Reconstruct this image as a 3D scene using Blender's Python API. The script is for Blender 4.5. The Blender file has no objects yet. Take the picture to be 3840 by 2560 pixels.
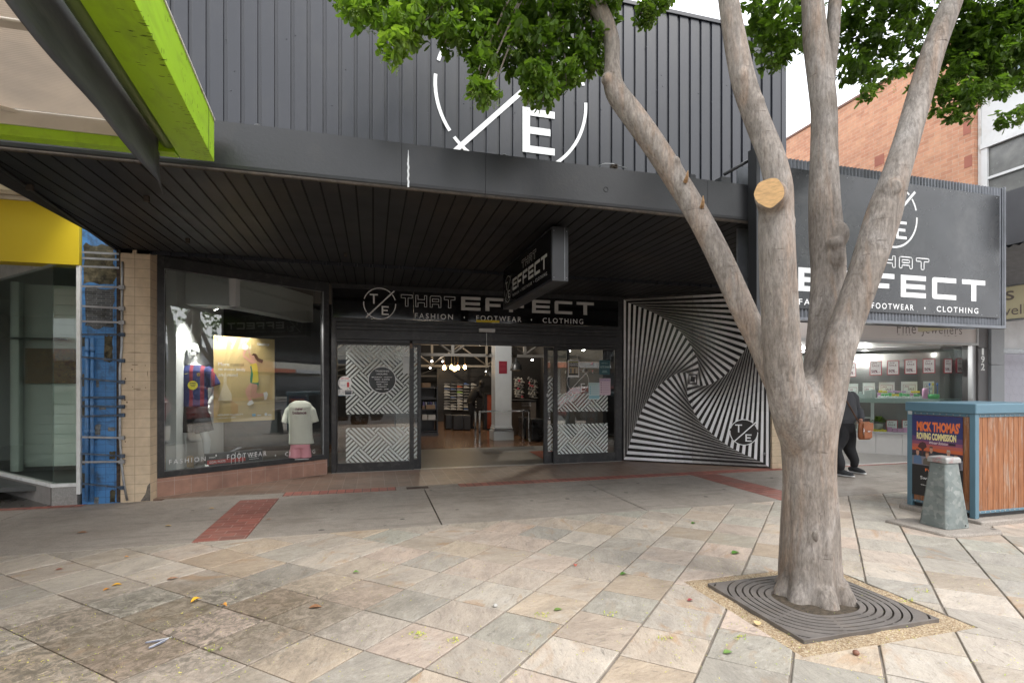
import bpy, bmesh, math, random
from mathutils import Matrix, Vector, noise
random.seed(7)
R = math.radians
D = bpy.data
SC = bpy.context.scene
COL = SC.collection
EYE = 1.52
YAW = R(15.2)

# ------------------------------------------------------------------ camera
cam_d = D.cameras.new("camera")
cam = D.objects.new("camera", cam_d)
COL.objects.link(cam)
SC.camera = cam
cam.location = (0, 0, EYE)
cam.rotation_euler = (R(90), 0, -YAW)
cam_d.sensor_width = 36.0
cam_d.lens = 18.0
cam_d.shift_y = 165 / 3840
cam_d.clip_start = 0.05
cam_d.clip_end = 2000

# ------------------------------------------------------------------ sky, sun, exposure
SUN_EL, SUN_AZ = R(52), R(150)
w = D.worlds.new("World")
SC.world = w
w.use_nodes = True
nt = w.node_tree
nt.nodes.clear()
out = nt.nodes.new("ShaderNodeOutputWorld")
bg = nt.nodes.new("ShaderNodeBackground")
sky = nt.nodes.new("ShaderNodeTexSky")
sky.sky_type = 'NISHITA'
sky.sun_disc = False
sky.sun_elevation = SUN_EL
sky.sun_rotation = SUN_AZ
sky.air_density = 1.0
sky.dust_density = 3.0
tc = nt.nodes.new("ShaderNodeTexCoord")
ns = nt.nodes.new("ShaderNodeTexNoise")
ns.inputs["Scale"].default_value = 2.2
ns.inputs["Detail"].default_value = 6
nt.links.new(tc.outputs["Generated"], ns.inputs["Vector"])
rp = nt.nodes.new("ShaderNodeValToRGB")
rp.color_ramp.elements[0].position = 0.35
rp.color_ramp.elements[0].color = (12.5, 13.0, 14.0, 1)
rp.color_ramp.elements[1].position = 0.65
rp.color_ramp.elements[1].color = (18.5, 18.6, 18.8, 1)
nt.links.new(ns.outputs["Fac"], rp.inputs["Fac"])
mx = nt.nodes.new("ShaderNodeMixRGB")
mx.inputs[0].default_value = 0.88          # a closed cloud deck over the clear sky
nt.links.new(sky.outputs[0], mx.inputs[1])
nt.links.new(rp.outputs[0], mx.inputs[2])
nt.links.new(mx.outputs[0], bg.inputs[0])
bg.inputs[1].default_value = 0.095
nt.links.new(bg.outputs[0], out.inputs[0])

sun_d = D.lights.new("sun", 'SUN')
sun_d.energy = 1.2
sun_d.angle = R(25)
sun_d.color = (1.0, 0.96, 0.9)
sun = D.objects.new("sun", sun_d)
COL.objects.link(sun)
sv = Vector((math.sin(SUN_AZ) * math.cos(SUN_EL), math.cos(SUN_AZ) * math.cos(SUN_EL), math.sin(SUN_EL)))
sun.rotation_euler = sv.to_track_quat('Z', 'Y').to_euler()

SC.view_settings.view_transform = 'Standard'
SC.view_settings.look = 'None'
SC.view_settings.exposure = 1.05
SC.view_settings.gamma = 1
SC.render.engine = 'CYCLES'
SC.cycles.max_bounces = 8
SC.cycles.diffuse_bounces = 4
SC.cycles.glossy_bounces = 4
SC.cycles.transparent_max_bounces = 12
SC.cycles.caustics_reflective = False
SC.cycles.caustics_refractive = False
SC.cycles.sample_clamp_indirect = 6
SC.cycles.use_denoising = True

# ------------------------------------------------------------------ helpers: views of planes
S_, C_ = math.sin(YAW), math.cos(YAW)
def ray(u, v):
    tx = (u - 1920) / 1920; tz = (1445 - v) / 1920
    return Vector((S_ + C_ * tx, C_ - S_ * tx, tz))
CAM = Vector((0, 0, EYE))
def onY(u, v, Y): d = ray(u, v); return CAM + d * (Y / d.y)
def onX(u, v, X): d = ray(u, v); return CAM + d * (X / d.x)
def onZ(u, v, z): d = ray(u, v); return CAM + d * ((z - EYE) / d.z)
def at(u, v, t): return CAM + ray(u, v) * t
def frame(o, x):
    """plane frame: local x along the wall, local y up, local z out of the wall"""
    x = Vector(x).normalized(); o = Vector(o); zz = x.cross(Vector((0, 0, 1)))
    return Matrix(((x.x, 0, zz.x, o.x), (x.y, 0, zz.y, o.y), (0, 1, 0, o.z), (0, 0, 0, 1)))
def pl(M, u, v):
    n = Vector((M[0][2], M[1][2], M[2][2])); o = M.translation
    d = ray(u, v); p = CAM + d * ((o - CAM).dot(n) / d.dot(n))
    q = M.inverted() @ p
    return q.x, q.y
def prect(M, u0, v0, u1, v1):
    """native pixel box to a local box on the wall: levels read at the box centre"""
    um, vm = (u0 + u1) / 2, (v0 + v1) / 2
    x0 = pl(M, u0, vm)[0]; x1 = pl(M, u1, vm)[0]
    y0 = pl(M, um, v1)[1]; y1 = pl(M, um, v0)[1]
    return min(x0, x1), min(y0, y1), max(x0, x1), max(y0, y1)
def yfr(Y): return frame((0, Y, 0), (1, 0, 0))
ID = Matrix.Identity(4)

# ------------------------------------------------------------------ helpers: mesh building
def clip_half(poly, a, b, c):
    """keep a*x+b*y<=c"""
    out_ = []
    n = len(poly)
    for i in range(n):
        p, q = poly[i], poly[(i + 1) % n]
        dp = a * p[0] + b * p[1] - c; dq = a * q[0] + b * q[1] - c
        if dp <= 0: out_.append(p)
        if (dp < 0 < dq) or (dq < 0 < dp):
            t = dp / (dp - dq)
            out_.append((p[0] + (q[0] - p[0]) * t, p[1] + (q[1] - p[1]) * t))
    return out_
def clip_rect(poly, x0, y0, x1, y1):
    for a, b, c in ((-1, 0, -x0), (1, 0, x1), (0, -1, -y0), (0, 1, y1)):
        if len(poly) < 3: return []
        poly = clip_half(poly, a, b, c)
    return poly if len(poly) >= 3 else []

class MB:
    def __init__(s, M=ID): s.v = []; s.f = []; s.m = []; s.M = M; s.mi = 0; s.sm = []
    def add(s, vs, fs, smooth=False):
        b = len(s.v)
        s.v += [tuple(s.M @ Vector(p)) for p in vs]
        s.f += [tuple(i + b for i in f) for f in fs]
        s.m += [s.mi] * len(fs); s.sm += [smooth] * len(fs)
        return s
    def box(s, x0, x1, y0, y1, z0, z1):
        x0, x1 = min(x0, x1), max(x0, x1); y0, y1 = min(y0, y1), max(y0, y1); z0, z1 = min(z0, z1), max(z0, z1)
        v = [(x, y, z) for z in (z0, z1) for y in (y0, y1) for x in (x0, x1)]
        return s.add(v, [(0, 2, 3, 1), (4, 5, 7, 6), (0, 1, 5, 4), (2, 6, 7, 3), (0, 4, 6, 2), (1, 3, 7, 5)])
    def poly(s, pts, z0, z1=None):
        """2-D outline at height z0 (flat) or extruded to z1; outline counter-clockwise"""
        n = len(pts)
        if z1 is None: return s.add([(p[0], p[1], z0) for p in pts], [tuple(range(n))])
        v = [(p[0], p[1], z0) for p in pts] + [(p[0], p[1], z1) for p in pts]
        f = [tuple(range(n - 1, -1, -1)), tuple(range(n, 2 * n))] + [(i, (i + 1) % n, n + (i + 1) % n, n + i) for i in range(n)]
        return s.add(v, f)
    def quad(s, a, b, c, d): return s.add([a, b, c, d], [(0, 1, 2, 3)])
    def tube(s, pts, rad, n=8, caps=True, ell=1.0, up=None, smooth=True):
        pts = [Vector(p) for p in pts]
        if not hasattr(rad, '__len__'): rad = [rad] * len(pts)
        vs = []; prev = None
        for i, p in enumerate(pts):
            t = (pts[min(i + 1, len(pts) - 1)] - pts[max(i - 1, 0)])
            t.normalize()
            if prev is None:
                a = up or (Vector((0, 0, 1)) if abs(t.z) < 0.9 else Vector((1, 0, 0)))
            else: a = prev
            a = Vector(a); x = (a - t * a.dot(t)).normalized(); prev = x; y = t.cross(x)
            for k in range(n):
                an = 2 * math.pi * k / n
                vs.append(p + x * (math.cos(an) * rad[i]) + y * (math.sin(an) * rad[i] * ell))
        fs = []
        for i in range(len(pts) - 1):
            for k in range(n):
                k2 = (k + 1) % n
                fs.append((i * n + k, i * n + k2, (i + 1) * n + k2, (i + 1) * n + k))
        s.add(vs, fs, smooth)
        if caps:
            b = len(s.v) - len(vs)
            s.f.append(tuple(b + k for k in range(n - 1, -1, -1))); s.m.append(s.mi); s.sm.append(False)
            b += (len(pts) - 1) * n
            s.f.append(tuple(b + k for k in range(n))); s.m.append(s.mi); s.sm.append(False)
        return s
    def cyl(s, a, b, r, r2=None, n=16): return s.tube([a, b], [r, r if r2 is None else r2], n)
    def lathe(s, c, prof, n=20, axis='Z'):
        vs = []
        for r, h in prof:
            for k in range(n):
                a = 2 * math.pi * k / n
                q = (r * math.cos(a), r * math.sin(a), h)
                if axis == 'Y': q = (q[0], -h, q[1])
                if axis == 'X': q = (h, q[0], q[1])
                vs.append((c[0] + q[0], c[1] + q[1], c[2] + q[2]))
        fs = []
        for i in range(len(prof) - 1):
            for k in range(n):
                fs.append((i * n + k, i * n + (k + 1) % n, (i + 1) * n + (k + 1) % n, (i + 1) * n + k))
        return s.add(vs, fs, True)
    def ball(s, c, rx, ry=None, rz=None, n=12):
        ry = rx if ry is None else ry; rz = rx if rz is None else rz
        vs = []; m = n // 2
        for i in range(m + 1):
            ph = math.pi * i / m
            for k in range(n):
                a = 2 * math.pi * k / n
                vs.append((c[0] + rx * math.sin(ph) * math.cos(a), c[1] + ry * math.sin(ph) * math.sin(a), c[2] - rz * math.cos(ph)))
        fs = [(i * n + k, i * n + (k + 1) % n, (i + 1) * n + (k + 1) % n, (i + 1) * n + k) for i in range(m) for k in range(n)]
        return s.add(vs, fs, True)
    def disc(s, c, r, n=32, z=0, r0=0, a0=0, a1=360):
        N = max(3, int(n * (a1 - a0) / 360)); full = (a1 - a0) >= 360
        an = [R(a0 + (a1 - a0) * i / N) for i in range(N if full else N + 1)]
        if r0 <= 0: return s.add([(c[0] + r * math.cos(a), c[1] + r * math.sin(a), z) for a in an], [tuple(range(len(an)))])
        vs = [(c[0] + q * math.cos(a), c[1] + q * math.sin(a), z) for q in (r0, r) for a in an]
        m = len(an); fs = []
        for i in range(N):
            j = (i + 1) % m
            fs.append((i, m + i, m + j, j))
        return s.add(vs, fs)
    def line(s, a, b, wd, z=0):
        a = Vector(a); b = Vector(b); d = (b - a).normalized() * wd / 2; n = Vector((-d.y, d.x))
        return s.add([(a.x - n.x, a.y - n.y, z), (b.x - n.x, b.y - n.y, z), (b.x + n.x, b.y + n.y, z), (a.x + n.x, a.y + n.y, z)], [(0, 1, 2, 3)])
    def build(s, name, mats, parent=None, bevel=0, label=None, merge=False):
        me = D.meshes.new(name)
        me.from_pydata([tuple(p) for p in s.v], [], s.f)
        if not isinstance(mats, (list, tuple)): mats = [mats]
        for m_ in mats: me.materials.append(m_)
        if len(mats) > 1: me.polygons.foreach_set('material_index', s.m)
        me.polygons.foreach_set('use_smooth', s.sm)
        if merge:
            bm = bmesh.new(); bm.from_mesh(me); bmesh.ops.remove_doubles(bm, verts=bm.verts, dist=1e-5); bm.to_mesh(me); bm.free()
        me.update()
        o = D.objects.new(name, me)
        COL.objects.link(o)
        put(o, parent)
        if bevel:
            b = o.modifiers.new('bevel', 'BEVEL'); b.width = bevel; b.segments = 2; b.limit_method = 'ANGLE'; b.angle_limit = R(40)
            o.modifiers.new('wn', 'WEIGHTED_NORMAL') if False else None
        if label: o['label'] = label
        return o
ROOTM = {}
def put(o, parent):
    if parent is None: return
    o.parent = parent
    o.matrix_parent_inverse = ROOTM.get(parent.name, Matrix.Identity(4)).inverted()
def thing(name, label, cat, loc=(0, 0, 0), group=None):
    o = D.objects.new(name, None); COL.objects.link(o); o.location = loc; o.empty_display_size = 0.1
    ROOTM[o.name] = Matrix.Translation(Vector(loc))
    return tag(o, label, cat, group)
def tag(o, label, cat, group=None):
    o['label'] = label; o['category'] = cat
    if group: o['group'] = group
    return o
def struct(o, kind='structure'): o['kind'] = kind; return o
def dup(root, loc=None, rotz=None, label=None, scale=None):
    r = root.copy(); COL.objects.link(r)
    if loc is not None: r.location = loc
    if rotz is not None: r.rotation_euler = (0, 0, rotz)
    if scale is not None: r.scale = (scale,) * 3 if not hasattr(scale, '__len__') else scale
    if label: r['label'] = label
    for ch in list(root.children):
        c = ch.copy(); COL.objects.link(c); c.parent = r
        for g_ in list(ch.children):
            d_ = g_.copy(); COL.objects.link(d_); d_.parent = c
    return r

def studs(name, pts, r, m, parent, ax='Y'):
    mb = MB(); s_ = (r, r * .6, r) if ax == 'Y' else (r * .6, r, r); mb.ball((0, 0, 0), *s_, 8); o = mb.build(name, m, parent); o.location = pts[0]
    for p in pts[1:]:
        c = o.copy(); COL.objects.link(c); c.location = p
# ------------------------------------------------------------------ helpers: lettering
FC = {}
def text_mesh(txt, spacing=1.0, italic=0.0, bold=0.0, key=None):
    k = (txt, spacing, italic, bold)
    if k in FC: return FC[k]
    cu = D.curves.new('t', 'FONT'); cu.body = txt; cu.size = 1; cu.space_character = spacing; cu.shear = italic; cu.offset = bold
    cu.resolution_u = 3; cu.fill_mode = 'FRONT'
    o = D.objects.new('t', cu); COL.objects.link(o)
    dg = bpy.context.evaluated_depsgraph_get()
    me = D.meshes.new_from_object(o.evaluated_get(dg))
    vs = [(p.co.x, p.co.y) for p in me.vertices]; fs = [tuple(p.vertices) for p in me.polygons]
    D.objects.remove(o); D.curves.remove(cu); D.meshes.remove(me)
    FC[k] = (vs, fs); return FC[k]
def text(mb, txt, x0, y0, x1, y1, z, spacing=1.0, italic=0.0, bold=0.0, fit=True, mirror=False):
    """lettering fitted into a box of the wall frame"""
    vs, fs = text_mesh(txt, spacing, italic, bold)
    if not vs: return
    ax, bx = min(p[0] for p in vs), max(p[0] for p in vs); ay, by = min(p[1] for p in vs), max(p[1] for p in vs)
    sx = (x1 - x0) / (bx - ax); sy = (y1 - y0) / (by - ay)
    if not fit:
        sx = sy = min(sx, sy); cx = (x0 + x1) / 2; x0 = cx - (bx - ax) * sx / 2; x1 = cx + (bx - ax) * sx / 2
    f = (lambda p: x1 - (p[0] - ax) * sx) if mirror else (lambda p: x0 + (p[0] - ax) * sx)
    mb.add([(f(p), y0 + (p[1] - ay) * sy, z) for p in vs], fs)

# ------------------------------------------------------------------ helpers: materials
def nodes(name):
    m = D.materials.new(name); m.use_nodes = True
    t = m.node_tree; b = t.nodes["Principled BSDF"]
    return m, t, b
def N(t, typ, **kw):
    n = t.nodes.new(typ)
    for k, v in kw.items():
        if k.startswith('i_'):
            n.inputs[k[2:].replace('_', ' ')].default_value = v
        else: setattr(n, k, v)
    return n
def ramp(t, fac, stops):
    r = t.nodes.new("ShaderNodeValToRGB")
    while len(r.color_ramp.elements) < len(stops): r.color_ramp.elements.new(0.5)
    for e, (p, c) in zip(r.color_ramp.elements, stops):
        e.position = p; e.color = tuple(c) + (1,) if len(c) == 3 else c
    t.links.new(fac, r.inputs[0]); return r.outputs[0]
def mixc(t, fac, a, b, mode='MIX'):
    n = t.nodes.new("ShaderNodeMixRGB"); n.blend_type = mode
    for i, x in enumerate((fac, a, b)):
        if hasattr(x, 'links') or hasattr(x, 'is_linked'): t.links.new(x, n.inputs[i])
        else: n.inputs[i].default_value = x if i == 0 else (tuple(x) + (1,) if len(x) == 3 else x)
    return n.outputs[0]
def coords(t, scale=(1, 1, 1), rot=(0, 0, 0), kind="Object"):
    c = t.nodes.new("ShaderNodeTexCoord"); m = t.nodes.new("ShaderNodeMapping")
    m.inputs["Scale"].default_value = scale; m.inputs["Rotation"].default_value = rot
    t.links.new(c.outputs[kind], m.inputs[0]); return m.outputs[0]
def tnoise(t, vec, scale, detail=5, rough=0.55, dist=0):
    n = t.nodes.new("ShaderNodeTexNoise"); n.inputs["Scale"].default_value = scale; n.inputs["Detail"].default_value = detail
    n.inputs["Roughness"].default_value = rough; n.inputs["Distortion"].default_value = dist
    t.links.new(vec, n.inputs["Vector"]); return n.outputs["Fac"]
def bump(t, b, h, strength=0.3, dist=0.01):
    n = t.nodes.new("ShaderNodeBump"); n.inputs["Strength"].default_value = strength; n.inputs["Distance"].default_value = dist
    t.links.new(h, n.inputs["Height"]); t.links.new(n.outputs[0], b.inputs["Normal"]); return n
MC = {}
def mat(name, col, rough=0.5, metal=0.0, var=0.12, vs=3.0, bp=0.0, bs=60, stretch=(1, 1, 1), spec=0.5, dirt=None, dirt_amt=0.5, ds=1.5, coat=0):
    """painted / plain surface with uneven tone, worn patches of a second colour and fine relief"""
    if name in MC: return MC[name]
    m, t, b = nodes(name)
    v = coords(t, stretch)
    n1 = tnoise(t, v, vs, 6, 0.6)
    lo = tuple(max(0, c * (1 - var)) for c in col); hi = tuple(c * (1 + var) for c in col)
    c = ramp(t, n1, [(0.3, lo), (0.7, hi)])
    if dirt:
        n2 = tnoise(t, v, ds, 8, 0.65, 0.4)
        f = ramp(t, n2, [(0.5, (0, 0, 0)), (0.72, (dirt_amt,) * 3)])
        c = mixc(t, f, c, dirt)
    t.links.new(c, b.inputs["Base Color"])
    b.inputs["Metallic"].default_value = metal
    b.inputs["Specular IOR Level"].default_value = spec
    n3 = tnoise(t, v, vs * 2.3, 4)
    rr = t.nodes.new("ShaderNodeMapRange"); rr.inputs["To Min"].default_value = max(0.02, rough - 0.1); rr.inputs["To Max"].default_value = min(1, rough + 0.1)
    t.links.new(n3, rr.inputs["Value"]); t.links.new(rr.outputs[0], b.inputs["Roughness"])
    if coat: b.inputs["Coat Weight"].default_value = coat; b.inputs["Coat Roughness"].default_value = 0.1
    if bp: bump(t, b, tnoise(t, v, bs, 4), bp, 0.01)
    MC[name] = m; return m
def emis(name, col, strength):
    if name in MC: return MC[name]
    m, t, b = nodes(name)
    b.inputs["Base Color"].default_value = tuple(col) + (1,)
    b.inputs["Emission Color"].default_value = tuple(col) + (1,); b.inputs["Emission Strength"].default_value = strength
    MC[name] = m; return m
def glass(name, tint=(0.95, 0.97, 0.96), boost=1.15, frost=None):
    m = D.materials.new(name); m.use_nodes = True; t = m.node_tree; t.nodes.clear()
    o = t.nodes.new("ShaderNodeOutputMaterial")
    tr = t.nodes.new("ShaderNodeBsdfTransparent"); tr.inputs[0].default_value = tuple(tint) + (1,)
    gl = t.nodes.new("ShaderNodeBsdfGlossy"); gl.inputs["Roughness"].default_value = 0.0
    gl.inputs[0].default_value = (1, 1, 1, 1)
    fr = t.nodes.new("ShaderNodeFresnel"); fr.inputs[0].default_value = 1.5
    ml = t.nodes.new("ShaderNodeMath"); ml.operation = 'MULTIPLY'; ml.inputs[1].default_value = boost; ml.use_clamp = True
    mx_ = t.nodes.new("ShaderNodeMixShader")
    t.links.new(fr.outputs[0], ml.inputs[0]); t.links.new(ml.outputs[0], mx_.inputs[0])
    t.links.new(tr.outputs[0], mx_.inputs[1]); t.links.new(gl.outputs[0], mx_.inputs[2])
    t.links.new(mx_.outputs[0], o.inputs[0]); return m
# ================================================================== MATERIALS
BLK = mat('black_paint', (0.022, 0.023, 0.026), 0.42, var=0.15, vs=1.5, bp=0.05, bs=90)
FRAME = mat('charcoal_frame', (0.020, 0.0205, 0.022), 0.4, var=0.15, vs=4, bp=0.05, dirt=(0.16, 0.15, 0.14), dirt_amt=0.25, ds=9)
CLAD = mat('charcoal_cladding', (0.019, 0.021, 0.028), 0.36, var=0.12, vs=1.2, bp=0.10, bs=14, dirt=(0.036, 0.036, 0.038), dirt_amt=0.5, ds=3.5, stretch=(1, 1, .35), spec=0.5)
FASC = mat('fascia_paint', (0.012, 0.0125, 0.014), 0.38, var=0.18, vs=1.1, bp=0.12, bs=38, dirt=(0.028, 0.024, 0.02), dirt_amt=0.6, ds=2.2, spec=0.5)
RUST = mat('fascia_grime', (0.045, 0.034, 0.025), 0.8, var=0.5, vs=16, bp=0.6, bs=60)
SOFF = mat('soffit_paint', (0.014, 0.014, 0.015), 0.5, var=0.2, vs=1.0, dirt=(0.030, 0.024, 0.018), dirt_amt=0.7, ds=1.0, bp=0.05, bs=40, spec=0.25)
GROOVE = mat('groove_dark', (0.004, 0.004, 0.004), 0.9)
WHITE = mat('white_paint', (0.72, 0.73, 0.74), 0.5, var=0.04, vs=5)
LET = mat('white_lettering', (0.80, 0.81, 0.82), 0.45, var=0.05, vs=20)
LETG = mat('silver_lettering', (0.50, 0.50, 0.49), 0.35, var=0.1, vs=4)
SIGNBLK = mat('gloss_black_sign', (0.006, 0.006, 0.007), 0.06, var=0.1, spec=0.5)
GLASS = glass('window_glass', boost=1.7)
GLASSG = glass('green_tint_glass', (0.93, 0.97, 0.95), 0.6)
CHROME = mat('chrome', (0.75, 0.75, 0.76), 0.08, metal=1.0, var=0.03)
STEEL = mat('dull_steel', (0.32, 0.33, 0.34), 0.4, metal=0.7, var=0.2, vs=12, bp=0.1, bs=60)

def tile_mat(name, cols, grout, w_, h_, plane='XZ', mortar=0.012, rough=0.4, bias=0.0, offset=0.0, dirt=None, bmp=0.25, offs=(0, 0, 0), rotz=0, dirt_amt=.6, ds=2.0):
    m, t, b = nodes(name)
    c = t.nodes.new("ShaderNodeTexCoord")
    mp = t.nodes.new("ShaderNodeMapping"); mp.inputs["Location"].default_value = offs
    mp.inputs["Rotation"].default_value = (0, 0, rotz)
    t.links.new(c.outputs["Object"], mp.inputs[0])
    sp = t.nodes.new("ShaderNodeSeparateXYZ"); cb = t.nodes.new("ShaderNodeCombineXYZ")
    t.links.new(mp.outputs[0], sp.inputs[0])
    ax = {'X': 0, 'Y': 1, 'Z': 2}
    t.links.new(sp.outputs[ax[plane[0]]], cb.inputs[0]); t.links.new(sp.outputs[ax[plane[1]]], cb.inputs[1])
    br = t.nodes.new("ShaderNodeTexBrick")
    br.offset = offset; br.inputs["Scale"].default_value = 1
    br.inputs["Brick Width"].default_value = w_; br.inputs["Row Height"].default_value = h_
    br.inputs["Mortar Size"].default_value = mortar / 2; br.inputs["Mortar Smooth"].default_value = 0.2
    br.inputs["Bias"].default_value = bias
    br.inputs["Color1"].default_value = tuple(cols[0]) + (1,); br.inputs["Color2"].default_value = tuple(cols[1]) + (1,)
    br.inputs["Mortar"].default_value = tuple(grout) + (1,)
    t.links.new(cb.outputs[0], br.inputs["Vector"])
    n1 = tnoise(t, c.outputs["Object"], 9, 6)
    col = mixc(t, 0.5, br.outputs["Color"], ramp(t, n1, [(0.3, (0.7,) * 3), (0.7, (1.15,) * 3)]), 'MULTIPLY')
    if dirt:
        n2 = tnoise(t, c.outputs["Object"], ds, 8, .65, .5)
        col = mixc(t, ramp(t, n2, [(0.5, (0, 0, 0)), (0.7, (dirt_amt,) * 3)]), col, dirt)
    t.links.new(col, b.inputs["Base Color"]); b.inputs["Roughness"].default_value = rough
    inv = N(t, "ShaderNodeMath", operation='SUBTRACT'); inv.inputs[0].default_value = 1
    t.links.new(br.outputs["Fac"], inv.inputs[1])
    ad = N(t, "ShaderNodeMath", operation='MULTIPLY_ADD'); ad.inputs[1].default_value = 0.25
    t.links.new(tnoise(t, c.outputs["Object"], 70, 4), ad.inputs[0]); t.links.new(inv.outputs[0], ad.inputs[2])
    bump(t, b, ad.outputs[0], bmp, 0.006)
    return m

# ================================================================== GROUND
def base_ground():
    m, t, b = nodes('street_asphalt')
    v = coords(t)
    t.links.new(ramp(t, tnoise(t, v, 40, 6), [(0.3, (0.035, 0.035, 0.036)), (0.7, (0.075, 0.073, 0.07))]), b.inputs["Base Color"])
    b.inputs["Roughness"].default_value = 0.9
    o = MB().add([(-300, -300, -.16), (300, -300, -.16), (300, 300, -.16), (-300, 300, -.16)], [(0, 1, 2, 3)]).build('road', m); struct(o)
base_ground()

def concrete_mat():
    m, t, b = nodes('path_concrete')
    v = coords(t)
    c = ramp(t, tnoise(t, v, 1.1, 10, .72, .5), [(0.34, (0.250, 0.220, 0.190)), (0.55, (0.322, 0.288, 0.254)), (0.75, (0.360, 0.330, 0.298))])
    f = ramp(t, tnoise(t, v, 95, 4, .7), [(0.35, (0.6,) * 3), (0.65, (1.2,) * 3)])
    c = mixc(t, 0.8, c, f, 'MULTIPLY')
    vo = t.nodes.new("ShaderNodeTexVoronoi"); vo.inputs["Scale"].default_value = 2.6; t.links.new(v, vo.inputs["Vector"])
    nd = tnoise(t, v, 14, 3)
    ad = N(t, "ShaderNodeMath", operation='MULTIPLY_ADD'); ad.inputs[1].default_value = 0.09; t.links.new(nd, ad.inputs[0]); t.links.new(vo.outputs["Distance"], ad.inputs[2])
    gum = ramp(t, ad.outputs[0], [(0.112, (0.8,) * 3), (0.128, (0, 0, 0))])
    c = mixc(t, gum, c, (0.055, 0.05, 0.048))
    c = mixc(t, .9, c, ramp(t, tnoise(t, v, 9, 9, .8), [(.35, (.80, .79, .78)), (.5, (1, 1, 1)), (.68, (1.13, 1.12, 1.1))]), 'MULTIPLY')
    # long scuffs
    v2 = coords(t, (0.6, 5, 1), (0, 0, 0.1))
    c = mixc(t, ramp(t, tnoise(t, v2, 1.5, 6), [(0.55, (0, 0, 0)), (0.75, (0.6,) * 3)]), c, (0.13, 0.11, 0.095))
    t.links.new(c, b.inputs["Base Color"]); b.inputs["Roughness"].default_value = 0.72
    bump(t, b, tnoise(t, v, 120, 4), 0.25, 0.004)
    return m
CONC = concrete_mat()
BRICKS = tile_mat('red_paving_brick', ((0.30, 0.105, 0.08), (0.21, 0.078, 0.062)), (0.34, 0.22, 0.18), 0.23, 0.115, 'XY', 0.009, 0.75, offset=0.5, dirt=(0.24, 0.19, 0.16), bmp=.4, offs=(0.09, 0.02, 0), dirt_amt=.35)
BRICKE = tile_mat('red_edge_brick', ((0.40, 0.135, 0.10), (0.28, 0.10, 0.08)), (0.05, 0.034, 0.03), 0.117, 0.30, 'XY', 0.010, 0.7, dirt=(0.25, 0.20, 0.17), bmp=.5, offs=(0.03, 0.12, 0), dirt_amt=.4)
TILEB = tile_mat('brown_floor_tile', ((0.235, 0.155, 0.115), (0.175, 0.118, 0.090)), (0.30, 0.245, 0.20), 0.205, 0.205, 'XY', 0.008, 0.48, dirt=(0.28, 0.23, 0.19), bmp=.15, offs=(0.03, 0.1, 0), dirt_amt=.5)
YP = 5.60      # edge of the concrete path
YB = 7.62      # building side of the concrete path

# path concrete as slabs with real joints
joints = [-30, -3.1]
P = [onZ(1700 * 1.0, 1960, 0).x]
slabs = [(-30, -4.05), (-4.04, -1.70), (-1.22, 0.72), (0.735, 3.22), (3.235, 5.22), (5.72, 8.1), (8.11, 40)]
mb = MB()
for a, b_ in slabs: mb.box(a, b_, YP, YB, -.12, 0.0)
mb.box(-1.72, -1.20, 7.50, YB, -.12, -0.002)
struct(mb.build('concrete_path', CONC, bevel=0.004))
mb = MB(); mb.box(-1.70 + .004, -1.22 - .004, YP, 7.498, -.12, 0.001); mb.box(5.224, 5.716, YP, YB, -.12, 0.001)
struct(mb.build('red_brick_strip', BRICKS))
mb = MB(); mb.box(-30, -3.552, 7.624, 7.775, -.12, -.002); mb.box(-1.20, 0.33, 7.624, 7.87, -.12, 0.002); mb.box(1.27, 7.2, 7.624, 7.87, -.12, 0.002)
struct(mb.build('red_brick_edging', BRICKE))
mb = MB(); mb.box(0.334, 1.266, 7.624, 7.87, -.12, -0.001); mb.box(-2.7, -1.21, 7.624, 7.87, -.12, -0.003); mb.box(-3.55, -2.702, 7.624, 7.775, -.12, -.004)
struct(mb.build('concrete_edging', CONC))
mb = MB(); mb.box(-2.9, 7.2, 7.874, 9.75, -.12, 0.0)
struct(mb.build('tiled_entrance_floor', TILEB))
mb = MB(); mb.box(7.205, 14, 7.624, 7.72, -.12, -0.002)
struct(mb.build('red_brick_strip', BRICKE))
dg = thing('drain_cover', 'small dark rectangular drain cover set in the pavement before the doors', 'drain cover', (0.62, 7.74, 0))
mb = MB(); mb.box(.48, .80, 7.66, 7.80, -.01, .003); mb.build('frame', mat('iron_cover', (0.05, 0.028, 0.022), .7, var=.3), dg)

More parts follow.
